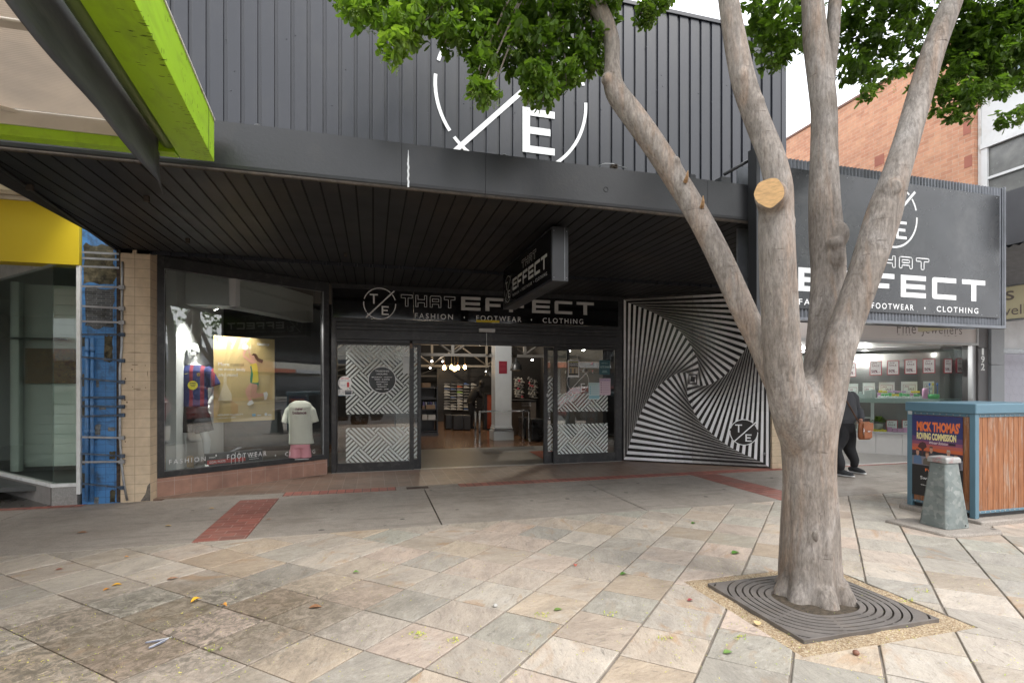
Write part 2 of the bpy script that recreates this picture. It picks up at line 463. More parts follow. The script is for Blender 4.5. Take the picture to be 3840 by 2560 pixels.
# stone paving, each slab laid with its joint
def paving():
    a = Vector((0.2965, 0.2795)); b_ = Vector((0.3145, -0.2825)); o = Vector((-0.065, 3.628))
    tiles = []
    rnd = random.Random(3)
    GX0, GY0, GX1, GY1 = 2.33, 2.34, 3.68, 3.50
    for j in range(-34, 60):
        sh = 0.0
        if j > 2: sh = rnd.choice((0, 0.45, -0.4, .5))
        for i in range(-40, 44):
            p = o + a * (i + sh) + b_ * j
            if p.y < -3.2 or p.y > 6.2 or abs(p.x) > 16: continue
            g1, g2 = 0.0045 / a.length, 0.0075 / b_.length
            q = [p + a * g1 + b_ * g2, p + a * g1 + b_ * (1 - g2), p + a * (1 - g1) + b_ * (1 - g2), p + a * (1 - g1) + b_ * g2]
            q = [(x.x + rnd.uniform(-.003, .003), x.y + rnd.uniform(-.003, .003)) for x in q]
            q = clip_half(q, 0, 1, YP - 0.004)
            if len(q) < 3: continue
            q = clip_half(q, 0, -1, 1.9)
            if len(q) < 3: continue
            pieces = []
            ins = clip_rect(q, GX0, GY0, GX1, GY1)
            if ins:
                rest = q
                for A, B, Cc in ((1, 0, GX0), (-1, 0, -GX1), (0, 1, GY0), (0, -1, -GY1)):
                    if len(rest) < 3: break
                    o_ = clip_half(rest, A, B, Cc)
                    if len(o_) >= 3: pieces.append(o_)
                    rest = clip_half(rest, -A, -B, -Cc)
            else: pieces = [q]
            c = (rnd.random(), rnd.random(), rnd.random(), 1)
            dz = rnd.uniform(-.0015, .0015)
            for k in pieces:
                ar = sum(k[n][0] * k[(n + 1) % len(k)][1] - k[(n + 1) % len(k)][0] * k[n][1] for n in range(len(k)))
                if abs(ar) < 0.0008: continue
                if ar < 0: k = k[::-1]
                tiles.append((k, c, dz, p))
    vs = []; fs = []; cols = []
    for k, c, dz, p in tiles:
        n = len(k); b0 = len(vs)
        cx = sum(x for x, y in k) / n; cy = sum(y for x, y in k) / n
        vs += [(x, y, -.05) for x, y in k] + [(x, y, dz - .003) for x, y in k]
        ins = []
        for x, y in k:
            d = math.hypot(x - cx, y - cy) or 1
            s_ = min(.5, .006 / d); ins.append((x + (cx - x) * s_, y + (cy - y) * s_, dz))
        vs += ins
        fl = [(b0 + i, b0 + (i + 1) % n, b0 + n + (i + 1) % n, b0 + n + i) for i in range(n)]
        fl += [(b0 + n + i, b0 + n + (i + 1) % n, b0 + 2 * n + (i + 1) % n, b0 + 2 * n + i) for i in range(n)]
        fl.append(tuple(range(b0 + 2 * n, b0 + 3 * n)))
        fs += fl
        for f in fl: cols += [c] * len(f)
    me = D.meshes.new('stone_paving'); me.from_pydata(vs, [], fs)
    at_ = me.color_attributes.new('rnd', 'FLOAT_COLOR', 'CORNER')
    at_.data.foreach_set('color', [x for c in cols for x in c])
    m, t, b = nodes('quartzite_paving')
    A = N(t, "ShaderNodeAttribute", attribute_name='rnd')
    sp = t.nodes.new("ShaderNodeSeparateColor"); t.links.new(A.outputs["Color"], sp.inputs[0])
    r_, g_, bl = sp.outputs[0], sp.outputs[1], sp.outputs[2]
    c = t.nodes.new("ShaderNodeTexCoord")
    vr = N(t, "ShaderNodeVectorRotate", rotation_type='Z_AXIS')
    an = N(t, "ShaderNodeMath", operation='MULTIPLY_ADD'); an.inputs[1].default_value = 1.7; an.inputs[2].default_value = -1.6
    t.links.new(bl, an.inputs[0]); t.links.new(an.outputs[0], vr.inputs["Angle"]); t.links.new(c.outputs["Object"], vr.inputs["Vector"])
    sc = N(t, "ShaderNodeVectorMath", operation='MULTIPLY'); sc.inputs[1].default_value = (1.0, 2.3, 1); t.links.new(vr.outputs[0], sc.inputs[0])
    of = N(t, "ShaderNodeVectorMath", operation='ADD'); t.links.new(sc.outputs[0], of.inputs[0])
    cm = t.nodes.new("ShaderNodeCombineXYZ")
    for i, s_ in enumerate((r_, g_, bl)):
        q = N(t, "ShaderNodeMath", operation='MULTIPLY'); q.inputs[1].default_value = 37.0; t.links.new(s_, q.inputs[0]); t.links.new(q.outputs[0], cm.inputs[i])
    t.links.new(cm.outputs[0], of.inputs[1]); V = of.outputs[0]
    iso = N(t, "ShaderNodeVectorMath", operation='ADD'); t.links.new(c.outputs["Object"], iso.inputs[0]); t.links.new(cm.outputs[0], iso.inputs[1]); I = iso.outputs[0]
    base = ramp(t, r_, [(0.0, (0.382, 0.328, 0.276)), (0.16, (0.476, 0.420, 0.360)), (0.30, (0.321, 0.301, 0.259)), (0.42, (0.476, 0.382, 0.320)), (0.54, (0.426, 0.371, 0.315)), (0.66, (0.332, 0.311, 0.276)), (0.80, (0.443, 0.361, 0.276)), (0.90, (0.421, 0.366, 0.315)), (1.0, (0.354, 0.344, 0.297))])
    wn = tnoise(t, V, 3.6, 10, .72, .25)
    base = mixc(t, 0.85, base, ramp(t, wn, [(0.28, (0.62, 0.62, 0.62)), (0.45, (0.88, 0.87, 0.86)), (0.58, (1.06, 1.05, 1.03)), (0.75, (1.27, 1.24, 1.2))]), 'MULTIPLY')
    # mineral rust veins
    vn = tnoise(t, V, 1.7, 7, .6, 1.5)
    rf = ramp(t, vn, [(0.55, (0, 0, 0)), (0.66, (0.65,) * 3)])
    rsel = ramp(t, g_, [(0.35, (0, 0, 0)), (0.8, (0.85,) * 3)])
    rf = mixc(t, 1.0, rf, rsel, 'MULTIPLY')
    base = mixc(t, rf, base, (0.36, 0.21, 0.10))
    # pale flaking
    pf = ramp(t, tnoise(t, I, 4.5, 9, .68, .3), [(0.56, (0, 0, 0)), (0.70, (0.55,) * 3)])
    base = mixc(t, pf, base, (0.50, 0.465, 0.42))
    # pitted, cleft surface: crisp flecks of dark and pale mineral
    fk = tnoise(t, V, 30, 10, .82, .2)
    base = mixc(t, ramp(t, fk, [(0.36, (0.55,) * 3), (0.47, (0, 0, 0))]), base, (0.15, 0.13, 0.11))
    base = mixc(t, ramp(t, fk, [(0.55, (0, 0, 0)), (0.66, (0.5,) * 3)]), base, (0.56, 0.53, 0.48))
    # whole slabs of rust brown or slate grey
    base = mixc(t, ramp(t, bl, [(0.86, (0, 0, 0)), (0.90, (0.42,) * 3)]), base, mixc(t, 0.5, base, (0.20, 0.115, 0.05)))
    base = mixc(t, ramp(t, bl, [(0.08, (0.4,) * 3), (0.12, (0, 0, 0))]), base, mixc(t, 0.5, base, (0.13, 0.135, 0.125)))
    # fine dark seams
    sf = ramp(t, tnoise(t, V, 9, 6, .7, 1.2), [(0.32, (0.6,) * 3), (0.42, (0, 0, 0))])
    base = mixc(t, sf, base, (0.14, 0.125, 0.11))
    gr = ramp(t, tnoise(t, c.outputs["Object"], 180, 3), [(0.3, (0.82,) * 3), (0.7, (1.12,) * 3)])
    base = mixc(t, 0.7, base, gr, 'MULTIPLY')
    # old spill stains and algae in front of the left window, a place of its own on the paving
    gd = N(t, "ShaderNodeVectorMath", operation='SUBTRACT'); gd.inputs[1].default_value = (-1.35, 3.7, 0); t.links.new(c.outputs["Object"], gd.inputs[0])
    gs = N(t, "ShaderNodeVectorMath", operation='MULTIPLY'); gs.inputs[1].default_value = (0.55, 0.95, 1); t.links.new(gd.outputs[0], gs.inputs[0])
    gl = N(t, "ShaderNodeVectorMath", operation='LENGTH'); t.links.new(gs.outputs[0], gl.inputs[0])
    mk = ramp(t, gl.outputs["Value"], [(0.45, (1, 1, 1)), (1.35, (0, 0, 0))])
    st = ramp(t, tnoise(t, I, 13.0, 10, .85, .8), [(0.43, (0, 0, 0)), (0.56, (0.82,) * 3)])
    st = mixc(t, 1.0, st, mk, 'MULTIPLY')
    base = mixc(t, st, base, (0.095, 0.086, 0.066))
    st2 = mixc(t, 1.0, ramp(t, g_, [(0.55, (0, 0, 0)), (0.62, (0.7,) * 3)]), mk, 'MULTIPLY')
    base = mixc(t, st2, base, mixc(t, 0.5, base, (0.13, 0.09, 0.045)))
    t.links.new(base, b.inputs["Base Color"]); b.inputs["Roughness"].default_value = 0.62
    h = N(t, "ShaderNodeMath", operation='ADD'); t.links.new(tnoise(t, V, 11, 8, .7, .6), h.inputs[0])
    h2 = N(t, "ShaderNodeMath", operation='MULTIPLY'); h2.inputs[1].default_value = .35; t.links.new(tnoise(t, c.outputs["Object"], 140, 3), h2.inputs[0]); t.links.new(h2.outputs[0], h.inputs[1])
    bump(t, b, h.outputs[0], 0.6, 0.012)
    me.materials.append(m)
    ob = D.objects.new('stone_paving', me); COL.objects.link(ob); struct(ob)
paving()
GROUT = mat('paving_grout', (0.21, 0.18, 0.15), 0.95, var=.35, vs=5, bp=.5, bs=120)
mb = MB()
for (x0, x1, y0, y1) in ((-16, 2.33, -1.9, YP - .002), (3.68, 16, -1.9, YP - .002), (2.33, 3.68, -1.9, 2.34), (2.33, 3.68, 3.5, YP - .002)): mb.box(x0, x1, y0, y1, -.14, -.012)
struct(mb.build('paving_bed', GROUT))
mb = MB(); mb.box(-60, 60, -2.05, -1.9, -.16, -.002)
struct(mb.build('kerb', CONC, bevel=.02))

def gravel_mat():
    m, t, b = nodes('bonded_gravel')
    v = coords(t)
    vo = t.nodes.new("ShaderNodeTexVoronoi"); vo.inputs["Scale"].default_value = 135; t.links.new(v, vo.inputs["Vector"])
    sp = t.nodes.new("ShaderNodeSeparateColor"); t.links.new(vo.outputs["Color"], sp.inputs[0])
    c = ramp(t, sp.outputs[0], [(0.0, (0.20, 0.13, 0.07)), (0.35, (0.34, 0.24, 0.14)), (0.7, (0.46, 0.35, 0.22)), (1.0, (0.55, 0.47, 0.35))])
    c = mixc(t, .8, c, ramp(t, tnoise(t, v, 3, 5), [(0.3, (.75,) * 3), (0.7, (1.1,) * 3)]), 'MULTIPLY')
    t.links.new(c, b.inputs["Base Color"]); b.inputs["Roughness"].default_value = .8
    iv = N(t, "ShaderNodeMath", operation='SUBTRACT'); iv.inputs[0].default_value = 1; t.links.new(vo.outputs["Distance"], iv.inputs[1])
    bump(t, b, iv.outputs[0], .9, .008); return m
mb = MB(); 
NG = 48
vs = []; fs = []
for i in range(NG + 1):
    for j in range(NG + 1):
        x = 2.334 + 1.342 * i / NG; y = 2.344 + 1.152 * j / NG
        vs.append((x, y, (-.035 if 2.48 < x < 3.51 and 2.49 < y < 3.35 else -.007) + .008 * noise.noise(Vector((x * 6, y * 6, 0)))))
for i in range(NG):
    for j in range(NG):
        a = i * (NG + 1) + j; fs.append((a, a + NG + 1, a + NG + 2, a + 1))
mb.add(vs, fs, True); struct(mb.build('gravel', gravel_mat()))
mb = MB(); mb.box(2.33, 3.68, 2.34, 3.5, -.14, -.025); struct(mb.build('soil', GROUT))
# ================================================================== TREE
K = 1 / 0.6125
def DP(x, y, t): return at(x * K, y * K, t)
def rad(wd, t): return wd * K / 1920 * t / 2 * .86
def crom(pts, step=0.05):
    """smooth path through points with a radius each"""
    out_ = []
    P = [pts[0]] + list(pts) + [pts[-1]]
    for i in range(1, len(P) - 2):
        p0, p1, p2, p3 = [Vector((*q[0], q[1])) for q in P[i - 1:i + 3]]
        n = max(2, int((p2 - p1).length / step))
        for k in range(n):
            s = k / n
            out_.append(0.5 * ((2 * p1) + (p2 - p0) * s + (2 * p0 - 5 * p1 + 4 * p2 - p3) * s * s + (-p0 + 3 * p1 - 3 * p2 + p3) * s ** 3))
    out_.append(Vector((*pts[-1][0], pts[-1][1])))
    return out_
def limb(mb, rows, n=22, amp=0.04, lobes=0.0, seed=0, cap=True):
    pts = crom([(DP(x, y, t), rad(wd, t)) for x, y, wd, t in rows])
    vs = []
    prev = None
    for i, q in enumerate(pts):
        p = q.to_3d() if len(q) == 3 else Vector(q[:3]); r = q[3]
        a = Vector(pts[max(i - 1, 0)][:3]); b = Vector(pts[min(i + 1, len(pts) - 1)][:3]); t = (b - a).normalized()
        x = Vector((1, 0, 0)) if prev is None else prev
        x = (x - t * x.dot(t)).normalized(); prev = x; y = t.cross(x)
        for k in range(n):
            an = 2 * math.pi * k / n
            d = x * math.cos(an) + y * math.sin(an)
            nz = noise.noise(p * 1.8 + d * 0.8 + Vector((seed * 7, 0, 0))) * amp + noise.noise(Vector((d.x * 2.2, d.y * 2.2, p.z * 0.9 + seed))) * amp
            h = max(0, 1 - p.z / 1.1)
            lb = lobes * (0.35 + h) * (0.6 * math.cos(3 * an + 1.0 + p.z * .7) + 0.5 * math.cos(5 * an + 2.2 - p.z * .5) + (.28 * math.cos(11 * an + p.z * 1.1) + .2 * math.cos(17 * an - p.z) if lobes else 0))
            vs.append(p + d * r * (1 + nz + lb))
    fs = [(i * n + k, i * n + (k + 1) % n, (i + 1) * n + (k + 1) % n, (i + 1) * n + k) for i in range(len(pts) - 1) for k in range(n)]
    fs.append(tuple(range(n - 1, -1, -1))); b0 = (len(pts) - 1) * n; fs.append(tuple(b0 + k for k in range(n)))
    mb.add(vs, fs, True)
    return [(Vector(q[:3]), q[3]) for q in pts]

def bark_mat():
    m, t, b = nodes('smooth_bark')
    v = coords(t); vz = coords(t, (1, 1, 0.16)); vh = coords(t, (1, 1, 7))
    base = ramp(t, tnoise(t, v, 2.6, 7, .6, .6), [(0.3, (0.180, 0.156, 0.136)), (0.5, (0.25, 0.222, 0.198)), (0.7, (0.33, 0.305, 0.285))])
    st = tnoise(t, vz, 26, 8, .7, .6)
    base = mixc(t, .9, base, ramp(t, st, [(0.3, (.56, .53, .51)), (0.5, (.98, .97, .96)), (0.7, (1.26, 1.23, 1.2))]), 'MULTIPLY')
    of = ramp(t, tnoise(t, vz, 5.0, 8, .65, .8), [(0.50, (0, 0, 0)), (0.66, (.50,) * 3)])
    base = mixc(t, of, base, (0.32, 0.21, 0.14))
    gf = ramp(t, tnoise(t, v, 1.6, 5, .5, .3), [(0.55, (0, 0, 0)), (0.72, (.55,) * 3)])
    base = mixc(t, gf, base, (0.38, 0.355, 0.335))
    ln = ramp(t, tnoise(t, coords(t, (1.6, 1.6, 26)), 2.2, 4, .6, .3), [(0.62, (0, 0, 0)), (0.68, (.6,) * 3)])
    brk = ramp(t, tnoise(t, v, 7, 3), [(0.5, (0, 0, 0)), (0.6, (1, 1, 1))])
    ln = mixc(t, 1.0, ln, brk, 'MULTIPLY')
    base = mixc(t, ln, base, (0.07, 0.052, 0.042))
    fg = ramp(t, tnoise(t, coords(t, (1, 1, .35)), 60, 5, .75), [(.35, (.6, .58, .56)), (.55, (1, 1, 1)), (.7, (1.25, 1.22, 1.2))])
    base = mixc(t, .75, base, fg, 'MULTIPLY')
    rn = N(t, 'ShaderNodeMath', operation='SUBTRACT'); rn.inputs[1].default_value = .5; t.links.new(tnoise(t, coords(t, (1, 1, .11)), 17, 6, .7, .9), rn.inputs[0]); ra = N(t, 'ShaderNodeMath', operation='ABSOLUTE'); t.links.new(rn.outputs[0], ra.inputs[0])
    fis = ramp(t, ra.outputs[0], [(.0, (.32,) * 3), (.010, (0, 0, 0))])
    base = mixc(t, fis, base, (.06, .042, .032))
    t.links.new(base, b.inputs["Base Color"]); b.inputs["Roughness"].default_value = 0.8; b.inputs["Specular IOR Level"].default_value = 0.3
    lf = mixc(t, 1.0, ln, fis, 'ADD')
    h = N(t, "ShaderNodeMath", operation='MULTIPLY_ADD'); h.inputs[1].default_value = -.7
    t.links.new(lf, h.inputs[0]); t.links.new(st, h.inputs[2])
    h2 = N(t, "ShaderNodeMath", operation='MULTIPLY_ADD'); h2.inputs[1].default_value = .4; t.links.new(tnoise(t, coords(t, (1, 1, .4)), 75, 6, .7), h2.inputs[0]); t.links.new(h.outputs[0], h2.inputs[2])
    bump(t, b, h2.outputs[0], .7, .014)
    return m
BARK = bark_mat()
SAWN = mat('sawn_wood', (0.68, 0.43, 0.205), .75, var=.16, vs=22, stretch=(1, 1, 5), bp=.3, bs=90, dirt=(.36, .22, .11), dirt_amt=.7, ds=14)

tree = thing('street_tree', 'tall multi stemmed street tree with smooth grey brown bark and hanging green leaves', 'tree', tuple(onZ(1865 * K, 1345 * K, 0)))
mb = MB()
TB = 3.76
trunk = limb(mb, [(x_, y_, w_ * .90, t_) for x_, y_, w_, t_ in [(1867, 1400, 188, TB), (1865, 1368, 176, TB), (1862, 1330, 163, TB), (1861, 1260, 154, TB), (1860, 1180, 146, TB), (1858, 1100, 138, TB), (1857, 1030, 146, TB), (1856, 985, 158, TB), (1856, 945, 164, TB), (1860, 908, 138, TB), (1868, 874, 90, TB), (1872, 846, 36, TB)]], n=56, amp=.04, lobes=.065, seed=1)
LA = limb(mb, [(1855, 1030, 30, 3.8), (1825, 950, 58, 3.72), (1783, 880, 62, 3.72), (1744, 790, 60, 3.78), (1702, 700, 64, 3.84), (1657, 600, 63, 3.9), (1606, 500, 60, 3.95), (1553, 412, 60, 4.0), (1500, 330, 62, 4.02), (1452, 262, 62, 4.04), (1412, 205, 56, 4.05), (1406, 150, 42, 4.07), (1405, 95, 42, 4.1), (1388, 45, 45, 4.1), (1362, 0, 46, 4.12), (1325, -60, 44, 4.2), (1240, -160, 36, 4.4)], seed=2)
LB = limb(mb, [(1850, 1090, 40, 3.8), (1832, 1010, 86, 3.70), (1814, 930, 100, 3.62), (1800, 860, 94, 3.58), (1794, 780, 92, 3.55), (1790, 690, 92, 3.52), (1786, 600, 90, 3.5), (1783, 500, 88, 3.5), (1788, 430, 72, 3.52), (1772, 360, 66, 3.55), (1744, 290, 64, 3.6), (1712, 200, 62, 3.62), (1690, 100, 58, 3.65), (1673, 0, 52, 3.7), (1660, -100, 46, 3.8), (1640, -260, 34, 4.0)], seed=3)
LC = limb(mb, [(1866, 1080, 40, 3.84), (1872, 1000, 80, 3.88), (1880, 920, 92, 3.92), (1890, 820, 88, 3.98), (1898, 720, 86, 4.02), (1903, 620, 84, 4.05), (1898, 540, 82, 4.06), (1893, 450, 74, 4.06), (1893, 350, 66, 4.06), (1893, 260, 62, 4.06), (1885, 180, 62, 4.06), (1873, 90, 60, 4.08), (1865, 0, 52, 4.1), (1850, -120, 44, 4.2)], seed=4)
LC2 = limb(mb, [(1898, 260, 34, 4.1), (1903, 180, 34, 4.14), (1912, 90, 34, 4.2), (1918, 0, 32, 4.25), (1930, -120, 26, 4.4)], seed=5)
LD = limb(mb, [(1864, 1130, 30, 3.8), (1874, 1040, 74, 3.74), (1890, 950, 92, 3.69), (1918, 830, 82, 3.66), (1950, 730, 80, 3.66), (1982, 640, 80, 3.66), (2008, 560, 84, 3.66), (2030, 490, 84, 3.66), (2055, 410, 68, 3.66), (2083, 320, 62, 3.68), (2112, 220, 60, 3.7), (2145, 110, 56, 3.72), (2188, 0, 50, 3.76), (2225, -110, 42, 3.85)], seed=6)
def knob(x, y, t, r, sx=1, sy=1): 
    p = DP(x, y, t); mb.ball(p, r * sx, r, r * sy, 14)
for x, y, t, r, a_, b_ in ((1394, 182, 4.0, .048, 1, 1.1), (1418, 222, 4.02, .042, 1, .9), (1550, 372, 3.95, .045, 1, 1), (1742, 232, 3.56, .042, 1, 1), (1924, 540, 3.97, .085, .9, 1.3), (1914, 590, 3.98, .085, .9, 1.5), (1918, 560, 3.93, .055, 1, 1), (2028, 485, 3.65, .078, 1, 1.6), (2040, 458, 3.63, .06, 1, 1.2), (1806, 508, 3.455, .055, 1.2, .7), (1768, 500, 3.455, .05, 1.2, .8), (1786, 522, 3.45, .045, 1.3, .6), (2050, 425, 3.63, .052, 1, 1.3), (1705, 175, 3.58, .045, 1, 1.6), (1900, 965, 3.6, .045, 1, .9), (1885, 1180, 3.50, .018, 1, 1), (1873, 1230, 3.52, .03, .7, 1.6)):
    knob(x, y, t, r, a_, b_)
mb.tube([DP(1778, 476, 3.5), DP(1772, 452, 3.40), DP(1768, 444, 3.36)], [.10, .100, .098], 24)
mb.tube([DP(2052, 442, 3.64), DP(2047, 428, 3.56)], [.070, .056], 20)
# root flare toes
for an, ln in ((200, .06), (250, .08), (300, .09), (340, .07), (20, .05), (110, .06), (160, .06)):
    c = trunk[0][0]; q = Vector((math.cos(R(an)), math.sin(R(an)), 0)); mb.tube([c + q * .16 + Vector((0, 0, .22)), c + q * .23 + Vector((0, 0, .07)), c + q * (.21 + ln * .7) + Vector((0, 0, -.02))], [.07, .075, .05], 10)
tr = mb.build('trunk', BARK, tree)
rm = tr.modifiers.new('fuse', 'REMESH'); rm.mode = 'VOXEL'; rm.voxel_size = 0.013; rm.use_smooth_shade = True
sm = tr.modifiers.new('soft', 'SMOOTH'); sm.factor = .5; sm.iterations = 7
# pale sawn faces
def sawn(x, y, t, r, dx, dy, dt, parent=tree, name='cut_face', stretch=1.1):
    c = DP(x, y, t); nrm = (DP(x + dx, y + dy, t + dt) - c).normalized()
    ax = nrm.orthogonal().normalized(); ay = nrm.cross(ax)
    m_ = MB(); n = 44
    pts = [c + (ax * math.cos(2 * math.pi * k / n) + ay * math.sin(2 * math.pi * k / n) * stretch) * r * (1 + .13 * noise.noise(Vector((math.cos(2 * math.pi * k / n) * 1.5, math.sin(2 * math.pi * k / n) * 1.5, x)))) for k in range(n)]
    m_.add([p + nrm * .022 for p in pts] + [p - nrm * .03 for p in pts], [tuple(range(n))] + [(k, k + n, (k + 1) % n + n, (k + 1) % n) for k in range(n)])
    return m_.build(name, SAWN, parent)
sawn(1767, 443, 3.345, .084, -3, -4, -.25)
for (x, y, t, dx, dy) in ((1574, 408, 3.86, 6, -16), (1612, 466, 3.83, 3, -16)):
    m_ = MB(); a_ = DP(x, y + 10, t + .04); b_ = DP(x + dx, y + dy, t - .04); m_.tube([a_, a_.lerp(b_, .5) + Vector((.004, 0, 0)), b_], [.017, .012, .003], 7); m_.build('snapped_twig', mat('torn_wood', (.42, .26, .14), .8, var=.4, vs=60), tree)

# ---- leaves
def leaf_arrays():
    return [(0, 0, 0), (.38, 0, -.03), (.75, 0, -.02), (1.0, 0, .06), (.30, .15, .03), (.68, .24, .05), (.30, -.15, .03), (.68, -.24, .05), (.92, .13, .07), (.92, -.13, .07)], \
           [(0, 1, 4), (1, 2, 5, 4), (2, 3, 8, 5), (0, 6, 1), (1, 6, 7, 2), (2, 7, 9, 3)]
LV, LF = leaf_arrays()
LVV = [Vector(p) for p in LV]
class Leaves:
    def __init__(s): s.v = []; s.f = []; s.c = []
    def leaf(s, p, d, up, L, c):
        x = d.normalized(); z = (up - x * up.dot(x)); 
        if z.length < 1e-3: z = x.orthogonal()
        z.normalize(); y = z.cross(x); b = len(s.v)
        for q in LVV: s.v.append(p + (x * q.x + y * q.y + z * q.z) * L)
        for f in LF: s.f.append(tuple(i + b for i in f)); s.c.append(c)
rl = random.Random(11)
def rv(): 
    while True:
        v = Vector((rl.uniform(-1, 1), rl.uniform(-1, 1), rl.uniform(-1, 1)))
        if .05 < v.length < 1: return v
def spray(LS, p, L, cl):
    d = (rv().normalized() + Vector((0, 0, -.75))).normalized(); n = rl.randint(6, 9)
    k0 = rl.random() * 6.28; ax = d.orthogonal().normalized(); ay = d.cross(ax)
    for k in range(n):
        a = k0 + k * 2.4; sp = rl.uniform(.45, 1.25)
        e = (d + (ax * math.cos(a) + ay * math.sin(a)) * sp).normalized(); e = (e + Vector((0, 0, -.25))).normalized()
        c = min(1, max(0, cl + rl.uniform(-.22, .22)))
        LS.leaf(p + d * (-.06 + .03 * k / n * 2) * 1.0 + rv() * .012, e, (rv() * .55 + Vector((0, 0, 1)) + d * .3), L * rl.uniform(.5, 1.38), c)
CL = [  # x, y, radius (display px), depth, leaf tone
 (800, 8, 26, 4.0, .85), (840, 30, 34, 4.0, .8), (895, 10, 40, 4.0, .75), (905, 55, 36, 3.95, .75), (960, 15, 44, 4.0, .65), (955, 65, 34, 3.95, .7), (905, 115, 34, 3.9, .9), (930, 90, 22, 3.9, .8),
 (1020, 25, 52, 4.05, .6), (1030, 80, 38, 4.0, .6), (1090, 30, 56, 4.1, .5), (1100, 95, 44, 4.05, .5), (1110, 150, 34, 4.0, .5), (1105, 205, 28, 3.95, .65), (1125, 222, 20, 3.95, .7), (1085, 195, 16, 3.95, .7),
 (1165, 40, 60, 4.15, .4), (1175, 110, 50, 4.1, .45), (1240, 40, 64, 4.2, .35), (1250, 120, 54, 4.15, .4), (1225, 180, 40, 4.1, .5), (1250, 212, 32, 4.1, .55), (1300, 180, 34, 4.1, .5), (1320, 60, 60, 4.3, .3), (1325, 130, 44, 4.2, .45), (1360, 100, 36, 4.2, .4), (1368, 150, 22, 4.2, .6), (1215, 225, 14, 4.1, .8),
 (1395, 20, 34, 4.3, .5), (1475, 22, 20, 4.2, .6), (1485, 42, 14, 4.2, .6), (1500, 5, 22, 4.2, .6), (1530, 8, 16, 4.2, .6),
 (1745, 30, 34, 4.6, .4), (1760, 80, 36, 4.6, .4), (1775, 130, 26, 4.6, .5), (1800, 60, 40, 4.6, .35), (1815, 115, 30, 4.6, .45), (1845, 20, 34, 4.7, .3), (1835, 90, 26, 4.7, .4),
 (1940, 30, 40, 4.8, .25), (1955, 85, 46, 4.8, .25), (1950, 150, 34, 4.7, .35), (1985, 175, 32, 4.7, .4), (1990, 215, 18, 4.6, .45), (2000, 40, 52, 4.8, .25), (2010, 120, 44, 4.8, .3), (2040, 90, 36, 4.8, .3), (2040, 175, 22, 4.7, .4), (2060, 30, 40, 4.8, .3), (2085, 100, 30, 4.8, .35), (2090, 150, 22, 4.8, .4),
 (2130, 190, 26, 5.0, .3), (2110, 60, 30, 5.0, .3), (2165, 110, 40, 5.0, .25), (2215, 20, 50, 5.0, .25), (2285, 90, 60, 5.0, .2), (2330, 160, 44, 5.0, .25), (2270, 150, 50, 5.1, .25), (2225, 130, 46, 5.1, .25), (2160, 215, 26, 4.9, .35), (2300, 20, 60, 5.1, .2), (2335, 70, 50, 5.1, .2), (2160, 40, 34, 5.0, .3), (2215, 90, 44, 5.0, .25), (2190, 170, 34, 4.9, .3), (2195, 225, 34, 4.8, .35), (2180, 262, 20, 4.8, .45), (2240, 30, 54, 5.0, .25), (2255, 150, 46, 4.9, .3), (2240, 215, 34, 4.8, .35), (2300, 60, 56, 5.0, .25), (2310, 140, 46, 4.9, .3), (2345, 30, 50, 5.0, .3), (2345, 110, 40, 4.9, .3), (2340, 190, 26, 4.8, .45), (2330, 262, 26, 4.7, .5), (2285, 205, 24, 4.8, .4), (2350, 250, 18, 4.7, .5), (2225, 255, 18, 4.8, .4)]
for _ in range(78):
    x = rl.uniform(760, 2420); y = rl.uniform(-560, -45)
    if 1520 < x < 1720 and y > -120: continue
    CL.append((x, y, rl.uniform(55, 95), rl.uniform(3.6, 5.4), rl.uniform(.25, .6)))
LS = Leaves(); tw = MB(); FLS = Leaves()
limbs = LA[-12:] + LB[30:] + LC[30:] + LC2 + LD[30:]
for (x, y, r_, t, tone) in CL:
    c = DP(x, y, t); rm_ = r_ / 1176 * t
    above = y < -40
    n = int((15 if above else (46 if t < 4.4 else 38)) * (r_ / 40) ** 2 * (t / 4.2) ** 1.0)
    n = max(n, 9)
    for _ in range(n):
        q = rv(); p = c + Vector((q.x * rm_, q.y * rm_ * 1.7, q.z * rm_ * .95))
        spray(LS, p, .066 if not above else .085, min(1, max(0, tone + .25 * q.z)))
    # a twig from the nearest higher limb
    tgt = min(limbs, key=lambda l: (l[0] - c).length + (0 if l[0].z > c.z - .3 else 3))
    a0 = tgt[0]; ln = (a0 - c).length
    if ln < 2.8:
        mid = (a0 + c) / 2 + Vector((rl.uniform(-.1, .1), rl.uniform(-.1, .1), .22 * ln))
        e = c + Vector((0, 0, -rm_ * .5))
        pts = [a0, a0.lerp(mid, .5) + Vector((0, 0, .05)), mid, c, e]
        pts = [Vector(q[:3]) for q in crom([(Vector(q), 0) for q in pts], .12)]
        (ln < 1.5 and t < 4.65) and (x < 1380 or y < 40) and tw.tube(pts, [.011 * (1 - i / len(pts)) + .003 for i in range(len(pts))], 5)
    if not above and tone >= .3:
        for _ in range(max(2, int(r_ / 7))):
            q = rv(); p = c + Vector((q.x * rm_, q.y * rm_ * 1.3 - .05, -abs(q.z) * rm_))
            ln = rl.uniform(.05, .12)
            for k in range(26):
                s_ = k / 26; pp = p + Vector((rl.uniform(-1, 1) * .02 * (1.2 - s_), rl.uniform(-1, 1) * .02 * (1.2 - s_), -ln * s_))
                FLS.leaf(pp, rv(), rv(), .011, .5)
